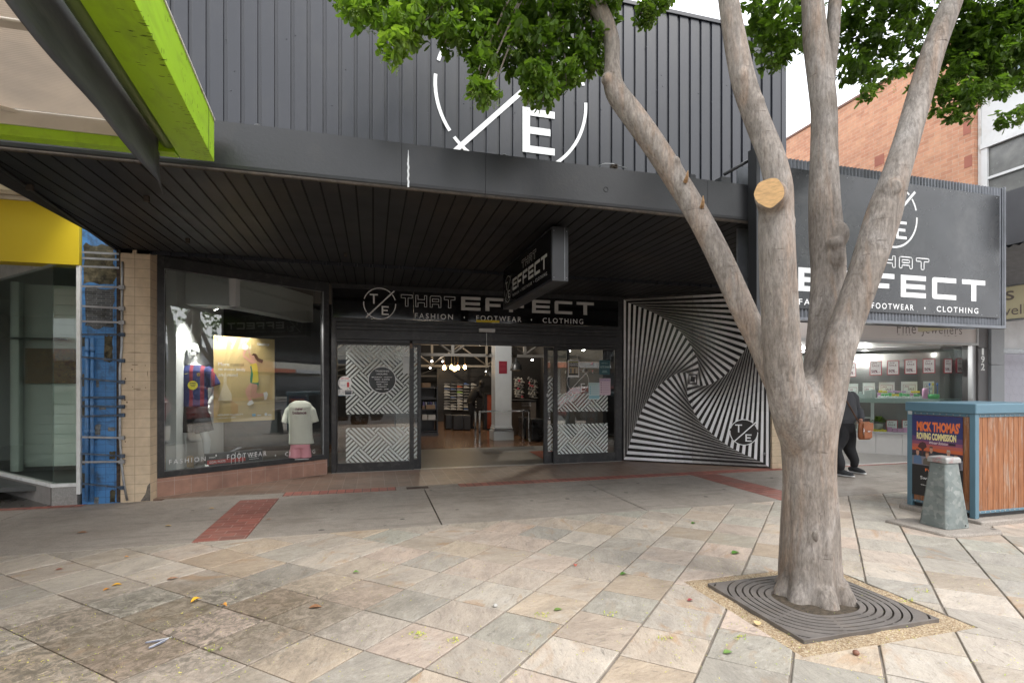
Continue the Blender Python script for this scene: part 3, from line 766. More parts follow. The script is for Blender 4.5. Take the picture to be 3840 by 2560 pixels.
def leaf_mat(name, lo, mid, hi, tl):
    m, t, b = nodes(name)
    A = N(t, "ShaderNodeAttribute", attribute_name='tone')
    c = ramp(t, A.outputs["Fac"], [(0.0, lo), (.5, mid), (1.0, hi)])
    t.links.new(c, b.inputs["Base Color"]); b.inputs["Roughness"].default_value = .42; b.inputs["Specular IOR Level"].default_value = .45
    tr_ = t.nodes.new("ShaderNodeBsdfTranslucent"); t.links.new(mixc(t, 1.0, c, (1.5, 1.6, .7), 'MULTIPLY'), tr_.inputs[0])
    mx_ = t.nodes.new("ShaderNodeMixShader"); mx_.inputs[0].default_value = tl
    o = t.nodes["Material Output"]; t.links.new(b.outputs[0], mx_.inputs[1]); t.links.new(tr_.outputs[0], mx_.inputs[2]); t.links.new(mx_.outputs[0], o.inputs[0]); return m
def build_leaves(LS, name, m, parent):
    me = D.meshes.new(name); me.from_pydata([tuple(p) for p in LS.v], [], LS.f)
    a = me.attributes.new('tone', 'FLOAT', 'FACE'); a.data.foreach_set('value', LS.c)
    me.materials.append(m); me.polygons.foreach_set('use_smooth', [True] * len(me.polygons))
    o = D.objects.new(name, me); COL.objects.link(o); put(o, parent); return o
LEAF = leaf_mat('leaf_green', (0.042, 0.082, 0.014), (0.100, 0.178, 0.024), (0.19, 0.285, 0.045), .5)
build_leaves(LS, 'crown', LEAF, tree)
build_leaves(FLS, 'blossom', leaf_mat('blossom_green', (.12, .20, .04), (.20, .28, .07), (.3, .36, .12), .3), tree)
tw.build('branches', BARK, tree)
print('leaves', len(LS.f) // 6)

# ================================================================== TREE GRATE
IRON = mat('cast_iron_grate', (0.135, 0.12, 0.11), .6, var=.25, vs=6, bp=.25, bs=120, metal=.2, dirt=(.15, .12, .095), dirt_amt=.5, ds=5)
gt = thing('tree_grate', 'square dark cast iron tree grate with curved slots around the trunk', 'tree grate', (2.98, 2.92, 0))
gx0, gy0, gx1, gy1 = 2.46, 2.47, 3.53, 3.37
gc = trunk[0][0].copy(); gcx, gcy = (gx0 + gx1) / 2, (gy0 + gy1) / 2
def sup(rr, a, p=2.6):
    c, s_ = math.cos(a), math.sin(a)
    q = (abs(c) ** p + abs(s_) ** p) ** (-1 / p)
    return gcx + rr * q * c * 1.12, gcy + rr * q * s_
def ringmesh(mb, r0, r1, n=96, z0=-.02, z1=.016, skip=None):
    for k in range(n):
        a0 = 2 * math.pi * k / n; a1 = 2 * math.pi * (k + 1) / n
        if skip and skip(a0): continue
        q = [sup(r0, a0), sup(r1, a0), sup(r1, a1), sup(r0, a1)]
        q = clip_rect(q, gx0, gy0, gx1, gy1)
        if len(q) >= 3:
            q = [(x, y) for x, y in q]
            mb.poly(q, z0, z1)
for half in (0, 1):
    mb = MB(); rr = .235
    sk = (lambda a: not (math.sin(a - .02) >= 0)) if half else (lambda a: math.sin(a - .02) >= 0)
    while rr < .435:
        ringmesh(mb, rr, rr + .031, skip=sk); rr += .0415
    ringmesh(mb, rr, rr + .034, skip=sk); rr += .044
    for qa, qb in ((rr, rr + .07), (rr + .082, 1.0)): ringmesh(mb, qa, qb, skip=sk)
    for k in range(8):                                                # radial ties joining the rings
        a = math.pi / 8 * (2 * k + 1)
        if sk(a): continue
        q = [sup(.235, a - .035), sup(1.0, a - .012), sup(1.0, a + .012), sup(.235, a + .035)]
        q = clip_rect(q, gx0, gy0, gx1, gy1); mb.poly(q, -.021, .0145)
    # plate rim
    mb.build('grate_plate', IRON, gt)
mb = MB(); mb.box(gx0 + .01, gx1 - .01, gy0 + .01, gy1 - .01, -.03, -.008); mb.build('debris_tray', mat('leaf_litter', (.06, .045, .03), .9, var=.6, vs=40, bp=.8, bs=90), gt)
mb = MB()
for (a, b_, c, d_) in ((gx0 - .002, gx1 + .002, gy0 - .002, gy0 + .012), (gx0 - .002, gx1 + .002, gy1 - .012, gy1 + .002), (gx0 - .002, gx0 + .012, gy0 + .0125, gy1 - .0125), (gx1 - .012, gx1 + .002, gy0 + .0125, gy1 - .0125)): mb.box(a, b_, c, d_, -.03, .0175)
mb.build('rim', IRON, gt, bevel=.003)

# ================================================================== LITTER ON THE PAVING
def fallen_leaf(u, v, L, col, label, ang, curl=.3, z=0.004):
    p = onZ(u, v, z); nm = 'fallen_leaf'
    m_ = mat('dry_leaf_%s' % '_'.join(str(int(c * 100)) for c in col), col, .6, var=.3, vs=40)
    mb = MB(Matrix.Translation(p) @ Matrix.Rotation(ang, 4, 'Z'))
    vs = []; n = 7; ht = lambda x, y: curl * L * (abs(y) * 2 / L) ** 2 * .5 + curl * L * .35 * math.sin(x / L * 3.1) + .002
    for i in range(n + 1):
        x = L * i / n; hw = L * .30 * math.sin(math.pi * min(1, (i / n) ** .8)) + .001
        for s_ in (-1, -.5, 0, .5, 1): vs.append((x - L / 2, s_ * hw, ht(x, s_ * hw)))
    fs = [(i * 5 + k, i * 5 + k + 1, (i + 1) * 5 + k + 1, (i + 1) * 5 + k) for i in range(n) for k in range(4)]
    mb.add(vs, fs, True); o = mb.build(nm, m_); tag(o, label, 'leaf', 'fallen leaves on the paving'); return o
Y_ = (.75, .40, .03); O_ = (.55, .25, .05); B_ = (.28, .14, .07); G_ = (.07, .17, .025)
fallen_leaf(737, 2252, .075, Y_, 'bright yellow curled leaf, the largest on the stained left paving', .6, .6)
fallen_leaf(840, 2271, .05, O_, 'small orange curled leaf right of the bright yellow leaf', -.5, .7)
fallen_leaf(438, 2193, .065, Y_, 'flat orange yellow leaf on the rusty slab at left', .2, .3)
fallen_leaf(401, 2209, .05, O_, 'thin red brown leaf just below the orange yellow leaf', .9, .3)
fallen_leaf(1183, 2276, .085, B_, 'dry brown leaf on the pale slab right of the stained paving', -.1, .25)
fallen_leaf(647, 2169, .08, (.35, .2, .13), 'pale brown leaf lying between two dark stained slabs', .2, .2)
fallen_leaf(222, 2133, .05, (.3, .08, .05), 'narrow dark red leaf on the far left paving', .3, .1)
fallen_leaf(473, 2088, .04, O_, 'tiny orange scrap beside the concrete path at left', 0, .4)
fallen_leaf(308, 1996, .1, B_, 'broad brown leaf lying on the concrete path at left', 0, .15)
fallen_leaf(630, 1971, .07, (.5, .35, .15), 'small tan leaf in the middle of the left concrete slab', 0, .2)
fallen_leaf(793, 1906, .07, (.5, .32, .12), 'small tan leaf near the building end of the left concrete slab', 0, .2)
fallen_leaf(1008, 1947, .06, (.3, .16, .09), 'brown leaf just right of the red brick strip', 0, .2)
fallen_leaf(2760, 2073, .10, G_, 'large green leaf on the paving left of the trunk', .2, .3)
fallen_leaf(2602, 1961, .07, G_, 'green leaf near the concrete path left of the tree', .3, .3)
fallen_leaf(2339, 2153, .065, G_, 'green leaf on the joint left of the gravel square', .1, .4)
fallen_leaf(2093, 2285, .06, (.14, .22, .05), 'yellow green leaf flat on a pale slab in the middle', 0, .2)
fallen_leaf(2730, 2446, .06, (.14, .24, .06), 'light green leaf in front of the gravel square', 0, .3)
fallen_leaf(1335, 2147, .05, (.10, .24, .03), 'tiny bright green leaf on the slab behind the dark stain', 0, .6)
fallen_leaf(2158, 2119, .05, (.4, .1, .07), 'small red leaf on a joint in the middle of the paving', 1.2, .5)
fallen_leaf(2840, 2335, .07, (.55, .4, .2), 'tan leaf lying on the gravel in front of the grate', 1, .2)
fallen_leaf(2590, 2251, .05, (.25, .06, .06), 'dark red scrap on the slab left of the gravel', 0, .4)
for (u, v, r_, lb) in ((3210, 2445, .018, 'small round brown seed in front of the gravel'), (1857, 2269, .016, 'small grey pebble on a pale slab')):
    o = MB().ball(onZ(u, v, r_ * .8), r_, r_, r_ * .85).build('pebble', mat('seed_brown', (.18, .08, .05), .6) if u > 3000 else mat('pebble_grey', (.4, .39, .37), .8)); tag(o, lb, 'pebble')
# feathers
fth = mat('feather_vane', (.16, .17, .22), .6, var=.5, vs=25, stretch=(1, 1, 1), dirt=(.45, .46, .5), dirt_amt=.8, ds=10)
for k, (u0, v0, u1, v1, lb) in enumerate(((545, 2408, 631, 2392, 'upper of two grey blue feathers lying on the paving'), (556, 2429, 632, 2393, 'lower of two grey blue feathers lying on the paving'))):
    a = onZ(u0, v0, .006 + .004 * k); b_ = onZ(u1, v1, .006 + .004 * k); d_ = (b_ - a); L = d_.length; d_.normalize(); n_ = Vector((-d_.y, d_.x, 0))
    mb = MB(); vs = []
    for i in range(9):
        s_ = i / 8; hw = .014 * math.sin(math.pi * min(1, s_ * .8 + .12)) ** .6 * (1 if s_ < .85 else .4); c = a.lerp(b_, s_)
        vs += [c - n_ * hw, c + Vector((0, 0, .004)), c + n_ * hw]
    mb.add(vs, [(i * 3 + k2, i * 3 + k2 + 1, i * 3 + k2 + 4, i * 3 + k2 + 3) for i in range(8) for k2 in (0, 1)], True)
    ft = mb.build('feather', fth); tag(ft, lb, 'feather')
    q = MB(); q.tube([a.lerp(b_, .05) + Vector((0, 0, .005)), b_ + d_ * .02 + Vector((0, 0, .004))], .0012, 5); q.build('quill', WHITE, ft)
# fallen blossom, far too many to count
bl = Leaves(); rb = random.Random(5)
def scat(n, u0, v0, u1, v1):
    for _ in range(n):
        p = onZ(rb.uniform(u0, u1), rb.uniform(v0, v1), .004)
        if p.y > YP or (gx0 < p.x < gx1 and gy0 < p.y < gy1 and rb.random() < .6): continue
        m_ = noise.noise(Vector((p.x * 1.6, p.y * 1.6, 3)))
        if m_ < -.05 and rb.random() < .75: continue
        for _k in range(rb.choice((1, 1, 2))):
            bl.leaf(p + Vector((rb.uniform(-.012, .012), rb.uniform(-.012, .012), rb.uniform(0, .004))), Vector((rb.uniform(-1, 1), rb.uniform(-1, 1), .2)), Vector((rb.uniform(-.6, .6), rb.uniform(-.6, .6), 1)), rb.uniform(.004, .012), rb.random() * .8)
scat(520, 0, 2080, 1500, 2560); scat(800, 1500, 2050, 3840, 2560); scat(260, 0, 2150, 900, 2560); scat(400, 2550, 2050, 3700, 2400)
for (u, v) in ((800, 2433), (1700, 2310 + 90), (2030, 2305), (2290, 2302), (3230, 2230), (3400, 2252), (3460, 2215), (2770, 2390), (1575, 2385), (2495, 2392), (1560, 2370)):
    for _ in range(20):
        p = onZ(u + rb.uniform(-26, 26), v + rb.uniform(-9, 9), .005); bl.leaf(p, Vector((rb.uniform(-1, 1), rb.uniform(-1, 1), .3)), Vector((rb.uniform(-.8, .8), rb.uniform(-.8, .8), 1)), rb.uniform(.010, .02), rb.uniform(0, .5))
o = build_leaves(bl, 'fallen_blossom', leaf_mat('fallen_blossom_yellow', (.25, .36, .05), (.55, .52, .10), (.70, .62, .22), .1), None); struct(o, 'stuff'); o['label'] = 'yellow green blossom specks scattered over the stone paving'
# ================================================================== THE CLOTHING SHOP
ZS = 3.30           # soffit height
YF, YW = 4.70, 7.78 # fascia plane, building front
XR = 7.34           # right end of the building
shop = thing('shop_building', 'black clad two storey clothing shop with ribbed metal upper wall and deep canopy', 'shop', (2.2, 7.78, 0))
# ribbed upper wall
mb = MB(); pitch = .2135; gw = .046; gd = .026; x = -8.0; pr = []
xs = []
while x < XR - .15:
    xs.append(x); x += pitch
off = (XR - .32) - xs[-1]
prof = [(-3.18, 0)]
for x in xs:
    x += off
    if x < -3.1: continue
    prof += [(x - gw / 2 - .004, 0), (x - gw / 2, gd), (x + gw / 2 - .006, gd), (x + gw / 2, -.004), (x + gw / 2 + .006, 0)]
prof.append((XR - .10, 0)); prof.append((XR - .10, -.012)); prof.append((XR, -.012)); prof.append((XR, .25))
zs = [3.25, 7.90]
vs = [(px, YW + py, z) for z in zs for px, py in prof]; n = len(prof)
mb.add(vs, [(i, i + 1, n + i + 1, n + i) for i in range(n - 1)])
mb.build('wall_cladding', CLAD, shop)
mb = MB(); mb.box(-3.18, XR + .02, YW - .03, YW + .3, 7.9, 7.97); mb.build('parapet_capping', CLAD, shop, bevel=.006)
mb = MB(); mb.box(-3.17, XR - .005, YW + .06, YW + .28, 3.34, 7.9); mb.box(XR - .2, XR - .004, YW + .28, 30, 0.0, 7.9); mb.box(-3.17, XR - .2, 29.8, 30, 0, 7.9); mb.box(-3.17, XR - .2, YW + .28, 29.8, 7.5, 7.7); mb.box(-3.4, -3.2, YW + .35, 29.8, 0, 7.5)
mb.build('wall', CLAD, shop)
# dents, screws and patches on the cladding
rr_ = random.Random(2)
studs('screw_head', [(rr_.uniform(-2.9, XR - .2), YW - .001, rr_.uniform(3.9, 7.6)) for _ in range(95)], .010, CLAD, shop)

# the painted ring, slash, T and E on the upper wall
M = frame((0, YW - .012, 0), (1, 0, 0))
mb = MB(M)
cx, cz = pl(M, 1912, 372); rr2 = abs(pl(M, 2197, 372)[0] - cx); rr2 = .5 * (rr2 + (cx - pl(M, 1632, 330)[0]))
cx = pl(M, 1632, 330)[0] + rr2; cz = pl(M, 1912, 352)[1]
def ring_logo(mb, cx, cy, r, wd, z, slash=None):
    """broken ring with a slash, T upper left and E lower right"""
    for a0, a1 in ((-140, 2), (15, 38), (48, 164), (174, 215)): mb.disc((cx, cy), r + wd / 2, 96, z, r - wd / 2, a0, a1)
    mb.line((cx - r * .86, cy - r * .92), (cx + r * .92, cy + r * .86), wd * 1.45, z + .0012)
    u = r
    mb.box(cx - .62 * u, cx - .12 * u, cy + .52 * u, cy + .61 * u, z, z + .001)      # T
    mb.box(cx - .42 * u, cx - .32 * u, cy - .02 * u, cy + .52 * u, z, z + .001)
    mb.box(cx + .12 * u, cx + .22 * u, cy - .72 * u, cy - .14 * u, z, z + .001)      # E
    for yy in (-.24, -.475, -.72): mb.box(cx + .22 * u, cx + (.56 if yy != -.475 else .5) * u, cy + yy * u, cy + (yy + .09) * u, z, z + .001)
ring_logo(mb, cx, cz, rr2, .052, 0)
mb.build('painted_emblem', LET, shop)

# fascia
mb = MB()
fx0, fx1 = -9.0, 7.25; zt = 3.70
pr = [(YF, zt), (YF - .0, ZS + .045), (YF + .004, ZS + .02), (YF + .018, ZS + .002), (YF + .045, ZS - .004), (YF + .06, ZS), (YF + .06, zt - .03), (YF + .05, zt)]
seams = [fx0, -3.2, .25, 1.02, 3.43, 5.5, fx1]
for a, b_ in zip(seams[:-1], seams[1:]):
    n = len(pr); mb.add([(xx, y, z) for xx in (a + .0015, b_ - .0015) for y, z in pr], [(i, (i + 1) % n, n + (i + 1) % n, n + i) for i in range(n)] + [tuple(range(n)), tuple(range(2 * n - 1, n - 1, -1))])
mb.build('fascia', FASC, shop)
mb = MB(); mb.box(fx0, fx1, YF + .06, YF + .4, ZS + .33, zt - .02)
mb.box(-3.15, fx1, YF + .4, YW - .02, ZS + .22, ZS + .26); mb.build('canopy_roof', CLAD, shop)
mb = MB(); mb.tube([(fx0, YF + .022, ZS - .001), (fx1, YF + .022, ZS - .001)], [.016, .016], 8); mb.build('fascia_drip_edge', RUST, shop)
# white paint run
mb = MB(frame((0, YF - .0025, 0), (1, 0, 0)))
x_, y1_ = pl(mb.M, 1531, 563); y0_ = pl(mb.M, 1531, 702)[1]; q = []
for i in range(24):
    y = y1_ + (y0_ - y1_) * i / 23; q.append((x_ + .0035 * noise.noise(Vector((0, y * 30, 0))) * 1.5, y, .0015 + .0065 * min(1, i / 8) * (1 + .4 * noise.noise(Vector((4, y * 40, 0))))))
for a, b_ in zip(q[:-1], q[1:]): mb.add([(a[0] - a[2], a[1], 0), (b_[0] - b_[2], b_[1], 0), (b_[0] + b_[2], b_[1], 0), (a[0] + a[2], a[1], 0)], [(0, 1, 2, 3)])
mb.build('paint_run', WHITE, shop)
mb = MB(); c = onY(2272, 711, YF); mb.lathe((c.x, c.y, c.z), [(.0, -.012), (.016, -.012), (.021, .0), (.025, .004), (.025, .0)], 18, 'Y'); mb.build('drain_hole', GROOVE, shop)
# bits on top of the fascia
mb = MB(); c = onY(2303, 622, YF + .03); mb.box(c.x - .03, c.x + .03, c.y - .02, c.y + .04, zt, zt + .05); mb.lathe((c.x, c.y - .022, zt + .025), [(.010, 0), (.02, 0), (.02, .02), (.01, .02)], 12, 'Y'); mb.build('pipe_bracket', RUST, shop)
mb = MB(); c = onY(2590, 650, YF + .1); mb.box(c.x - .035, c.x + .035, YF + .05, YF + .12, zt, zt + .07); mb.build('cable_box', BLK, shop, bevel=.01)
mb = MB(); mb.tube([onY(2245, 622, YF + .08), onY(2270, 614, YF + .08), onY(2300, 615, YF + .08), onY(2350, 632, YF + .08)], .006, 6); mb.build('cable', STEEL, shop)
for u, v in ((966, 465), (1891, 577)):
    c = onY(u, v, YF + .04); mb = MB(); mb.ball((c.x, c.y, zt), .032, .032, .028, 12); mb.build('roof_bolt_cap', FASC, shop)

# soffit boards
def soffit_edge(y): return -2.87 + (y - YF) * -.115
mb = MB(); mb.box(-3.2, XR, YF + .06, 9.6, ZS + .012, ZS + .05)
mb.build('soffit_backing', GROOVE, shop)
mb = MB(); bw = .1505; x = -3.3; k = 0
while x < XR:
    x1 = x + bw - .018
    for ya, yb, o_ in ((YF + .055, 7.775, 0), (7.86, 9.62, .02)):
        xa, xb = x + o_, x1 + o_
        ea, eb = soffit_edge(ya), soffit_edge(yb)
        q = [(xa, ya), (xb, ya), (xb, yb), (xa, yb)]
        # trim by the slightly raking left edge x >= edge(y)
        q = clip_half(q, -1, -.115, 2.87 - YF * .115) if ya < 7.8 else clip_half(q, -1, 0, 3.15)
        q = clip_half(q, 1, 0, XR)
        if len(q) >= 3: mb.poly(q, ZS, ZS + .01)
    x += bw
mb.box(-3.2, XR, 7.777, 7.858, ZS - .003, ZS + .009)
mb.build('soffit_boards', SOFF, shop)
mb = MB(); ea, eb = soffit_edge(YF), soffit_edge(YW)
mb.poly([(ea - .03, YF + .05), (ea + .005, YF + .05), (eb + .005, YW + .1), (eb - .03, YW + .1)], ZS - .02, ZS + .2); mb.build('soffit_edge_trim', SOFF, shop)
for (u, v, s_) in ((550, 743, .022), (704, 900, .022), (112, 700, .025), (1296, 954, .02)):
    c = onZ(u, v, ZS - .02); mb = MB(); mb.box(c.x - s_, c.x + s_, c.y - s_ * .7, c.y + s_ * .7, ZS - .055, ZS - .0005); mb.build('soffit_bracket', RUST, shop, bevel=.004)

# ------------------------------------------------ left display window (splayed)
W0 = Vector((-2.84, 8.00, 0)); W1 = Vector((-.745, 9.36, 0)); WL = (W1 - W0).length
MW = frame(W0, W1 - W0)
zb, ztp = .255, 3.18
def fbox(mb, x0, x1, y0, y1, z0, z1): mb.box(x0, x1, y0, y1, z0, z1)
win = MB(MW)
gL, gR = pl(MW, 617, 1400)[0], pl(MW, 1215, 1400)[0]; gB = .335; gT = 3.13
win.box(0, gL, zb, ZS - .004, -.10, .0); win.box(gR, WL + .02, zb - .12, ZS - .004, -.10, .0); win.box(gL, gR, zb, gB, -.10, .0); win.box(gL, gR, gT, ZS - .004, -.10, .0)
wf = win.build('window', FRAME, shop, bevel=.004)
mb = MB(MW); mb.box(gL - .01, gR + .01, gB - .01, gT + .01, -.055, -.049); g_ = mb.build('glass', GLASS, wf)
mb = MB(MW); mb.box(gL, gL + .004, gB, gT, -.048, -.01); mb.box(gR - .012, gR, gB, gT, -.048, -.006); mb.build('bead', STEEL, wf)
mb = MB(MW)
for (txt, u0, u1, v0, v1) in (('FASHION', 638, 775, 1735, 1722), ('FOOTWEAR', 856, 1004, 1716, 1702), ('CLOTHING', 1075, 1187, 1705, 1694)):
    x0, x1 = pl(MW, u0, 1715)[0], pl(MW, u1, 1715)[0]; y0 = pl(MW, (u0 + u1) / 2, v0)[1]; y1 = pl(MW, (u0 + u1) / 2, v1 - 4)[1]
    text(mb, txt, x0, y0, x1, y1 if y1 > y0 else y0 + .07, -.047, spacing=1.45)
for u in (815, 1038):
    x0, y0 = pl(MW, u, 1708); mb.poly([(x0 - .012, y0), (x0, y0 - .02), (x0 + .012, y0), (x0, y0 + .02)], -.047)
mb.build('window_lettering', LET, wf)
TERR = tile_mat('terracotta_tile', ((0.44, 0.25, 0.18), (0.37, 0.21, 0.155)), (0.50, 0.40, 0.34), .205, .205, 'XZ', .006, .45, dirt=(.22, .13, .10), bmp=.12)
mb = MB(MW); mb.box(.0, WL - .02, -.04, zb - .003, -.08, .008)
pl_ = mb.build('plinth', TERR, shop)
pl_.data.transform(MW.inverted()); pl_.matrix_parent_inverse = ROOTM[shop.name].inverted() @ MW
# tile lines follow the plinth
for p in pl_.data.vertices: p.co = Vector((p.co.x, -p.co.z, p.co.y))
pl_.matrix_parent_inverse = ROOTM[shop.name].inverted() @ MW @ Matrix(((1, 0, 0, 0), (0, 0, 1, 0), (0, -1, 0, 0), (0, 0, 0, 1)))

# ------------------------------------------------ door front
YD = 9.40
MD = yfr(YD)
def dx(u, v=1500): return pl(MD, u, v)[0]
def dz(u, v): return pl(MD, u, v)[1]
XL = dx(1243); XRD = dx(2330)
fl = 0.0
hd = dz(1700, 1292)      # underside of the header
sb = dz(1500, 1199); st_ = dz(1300, 1064)
mb = MB(MD)
mb.box(XL, dx(1262), 0, hd, -.06, .02)                        # jambs
mb.box(dx(2308), XRD + .01, 0, ZS - .005, -.06, .02)
mb.box(XL, dx(1262), hd + .0, ZS - .005, -.06, .018)
hz = [hd, hd + .06, sb - .20, sb - .14, sb - .07, sb]
for i in range(5): mb.box(dx(1262) + .001, dx(2308) - .001, hz[i] + .002, hz[i + 1] - .002, -.05, .03 - .006 * (i % 2))
df = mb.build('door_frame', FRAME, shop, bevel=.003)
mb = MB(MD); mb.box(dx(1262) + .001, dx(2308) - .001, hd, sb, -.06, -.051); mb.build('header_backing', GROOVE, df)
SG = MB(MD)
sx = [dx(1247, 1130), dx(1550, 1130), dx(2070, 1160), dx(2316, 1160)]
for a, b_ in zip(sx[:-1], sx[1:]): SG.box(a + .002, b_ - .002, sb + .003, ZS - .09, .0, .034)
sgn = thing('shop_sign', 'gloss black sign band over the doors with white and silver shop name', 'sign', (2.2, YD, 2.8))
SG.build('panel', SIGNBLK, sgn, bevel=.002)
mb = MB(MD); mb.box(sx[0], sx[3], ZS - .088, ZS - .005, -.05, .03); mb.build('sign_top_trim', FRAME, shop)

# wide letters
def wide(ch):
    """polygons of the wide square letters in a 1.45 x 1 box"""
    W = 1.45; a = .27; h = .29
    def rr(x0, y0, x1, y1): return [(x0, y0), (x1, y0), (x1, y1), (x0, y1)]
    c = .12
    if ch == 'E': return [[(0, 0), (a * 1.1, 0), (a * 1.1, 1), (0, 1)], rr(a * 1.1, 0, W, .22), rr(a * 1.1, .39, W * .97, .60), rr(a * 1.1, .78, W, 1)]
    if ch == 'F': return [[(0, 0), (a * 1.1, 0), (a * 1.1, 1), (c, 1), (.035, .965), (0, 1 - c)], rr(a * 1.1, .78, W, 1), rr(a * 1.1, .34, W * .8, .55)]
    if ch == 'C': return [[(c, 0), (a * 1.1, 0), (a * 1.1, 1), (c, 1), (.035, .965), (0, 1 - c), (0, c), (.035, .035)], rr(a * 1.1, 0, W, .22), rr(a * 1.1, .78, W, 1)]
    if ch == 'T': return [rr(0, .78, W, 1), rr(W / 2 - a * .58, 0, W / 2 + a * .58, .78)]
def outline(ch):
    W = 1.35
    if ch == 'T': return [[(0, .72), (.52, .72), (.52, 0), (.83, 0), (.83, .72), (W, .72), (W, 1), (0, 1)]]
    if ch == 'H': return [[(0, 0), (.28, 0), (.28, .36), (W - .28, .36), (W - .28, 0), (W, 0), (W, 1), (W - .28, 1), (W - .28, .64), (.28, .64), (.28, 1), (0, 1)]]
    if ch == 'A': return [[(0, 0), (.28, 0), (.28, .28), (W - .28, .28), (W - .28, 0), (W, 0), (W, .88), (W - .12, 1), (.12, 1), (0, .88)], [(.28, .5), (W - .28, .5), (W - .28, .74), (.28, .74)]]
def effect(mb, x0, y0, x1, y1, z, word='EFFECT', gap=.36):
    W = 1.45; tot = len(word) * W + (len(word) - 1) * gap; sx_ = (x1 - x0) / tot; sy = y1 - y0
    for i, ch in enumerate(word):
        for p in wide(ch): mb.poly([(x0 + (q[0] + i * (W + gap)) * sx_, y0 + q[1] * sy) for q in p], z)
def that(mb, x0, y0, x1, y1, z, wd, gap=.42):
    W = 1.35; tot = 4 * W + 3 * gap; sx_ = (x1 - x0) / tot; sy = y1 - y0
    for i, ch in enumerate('THAT'):
        for p in outline(ch):
            q = [(x0 + (a[0] + i * (W + gap)) * sx_, y0 + a[1] * sy) for a in p]
            for k in range(len(q)):
                a, b_ = Vector(q[k]), Vector(q[(k + 1) % len(q)]); d_ = (b_ - a).normalized() * wd / 2
                mb.line(a - d_, b_ + d_, wd, z)
def diamond(mb, x, y, r, z): mb.poly([(x - r * .6, y), (x, y - r), (x + r * .6, y), (x, y + r)], z)
lb = MB(MD); zl = .036
cx_, cy_ = pl(MD, 1424, 1139.5); rg = dx(1485, 1140) - cx_
ring_logo(lb, cx_, cy_, rg * .97, .016, zl)
base = .5 * (dz(1700, 1165) + dz(2224, 1180)); tt = .5 * (dz(1700, 1115) + dz(2224, 1137))
base = dz(1950, 1168 + 4); tt = dz(1950, 1123)
that(lb, dx(1504, 1130), base + .03, dx(1705, 1130), tt - .015, zl, .0085)
yb_, yt_ = dz(1650, 1194 + 5), dz(1650, 1177 + 3)
yb_ = dz(1870, 1205); yt_ = dz(1870, 1186)
for w_, a, b_ in (('FASHION', 1555, 1697), ('FOOTWEAR', 1785, 1953), ('CLOTHING', 2033, 2184)): text(lb, w_, dx(a, 1195), yb_, dx(b_, 1195), yt_, zl, spacing=1.35)
diamond(lb, dx(1740, 1195), (yb_ + yt_) / 2, .02, zl); diamond(lb, dx(1991, 1195), (yb_ + yt_) / 2, .02, zl)
lb.build('lettering', LET, sgn)
mb = MB(MD); effect(mb, dx(1728, 1140), base, dx(2224, 1160), tt, zl); mb.build('silver_name', LETG, sgn)
# yellow warning label and door sensor
mb = MB(MD); x0, y0, x1, y1 = prect(MD, 1785, 1201, 1871, 1219); mb.box(x0, x1, sb + .0, y1, .0345, .037); mb.build('yellow_label', mat('yellow_label', (.62, .47, .02), .5), sgn)
sn = thing('door_sensor', 'small silver automatic door sensor fixed over the shop entrance', 'sensor', tuple(onY(1823, 1240, YD)))
x0, y0, x1, y1 = prect(MD, 1793, 1233, 1853, 1247); mb = MB(MD); mb.box(x0, x1, y0, y1, .03, .09); mb.build('housing', mat('silver_plastic', (.5, .5, .5), .35), sn, bevel=.008)
mb = MB(MD); c = (x0 + x1) / 2; mb.box(c - .005, c + .005, hd - .01, y0 - .002, .031, .037); mb.build('conduit', mat('silver_plastic', (.5, .5, .5)), sn)

# doors
FROST = None
def frost_mat():
    m, t, b = nodes('frosted_film')
    b.inputs["Base Color"].default_value = (.68, .73, .71, 1); b.inputs["Roughness"].default_value = .5
    tr_ = t.nodes.new("ShaderNodeBsdfTransparent"); tr_.inputs[0].default_value = (.9, .95, .93, 1)
    mx_ = t.nodes.new("ShaderNodeMixShader"); mx_.inputs[0].default_value = .86
    o = t.nodes["Material Output"]; t.links.new(tr_.outputs[0], mx_.inputs[1]); t.links.new(b.outputs[0], mx_.inputs[2]); t.links.new(mx_.outputs[0], o.inputs[0]); return m
FROST = frost_mat()
def chevrons(mb, x0, y0, x1, y1, z, xo=0.0, yo=0.0, cs=.36, p=.06, bar=.036):
    """film of bars at forty five degrees: square cells on their points, bars turning a right angle from cell to cell"""
    q2 = math.sqrt(.5); da = Vector((q2, q2)); db = Vector((-q2, q2)); o = Vector((xo, y0))
    for i in range(-2, 14):
        for j in range(-14, 14):
            c = o + da * (i * cs) + db * (j * cs)
            if not (x0 - cs * 1.5 < c.x < x1 + cs * 1.5 and y0 - cs * 1.5 < c.y < y1 + cs): continue
            for k in range(int(cs / p + .01)):
                s0, s1 = k * p + .012, k * p + .012 + bar
                if (i + j) % 2: q = [c + da * s0, c + da * s1, c + da * s1 + db * cs, c + da * s0 + db * cs]
                else: q = [c + db * s0, c + da * cs + db * s0, c + da * cs + db * s1, c + db * s1]
                q = clip_rect([(v.x, v.y) for v in q], x0, y0, x1, y1)
                if len(q) >= 3: mb.poly(q, z)
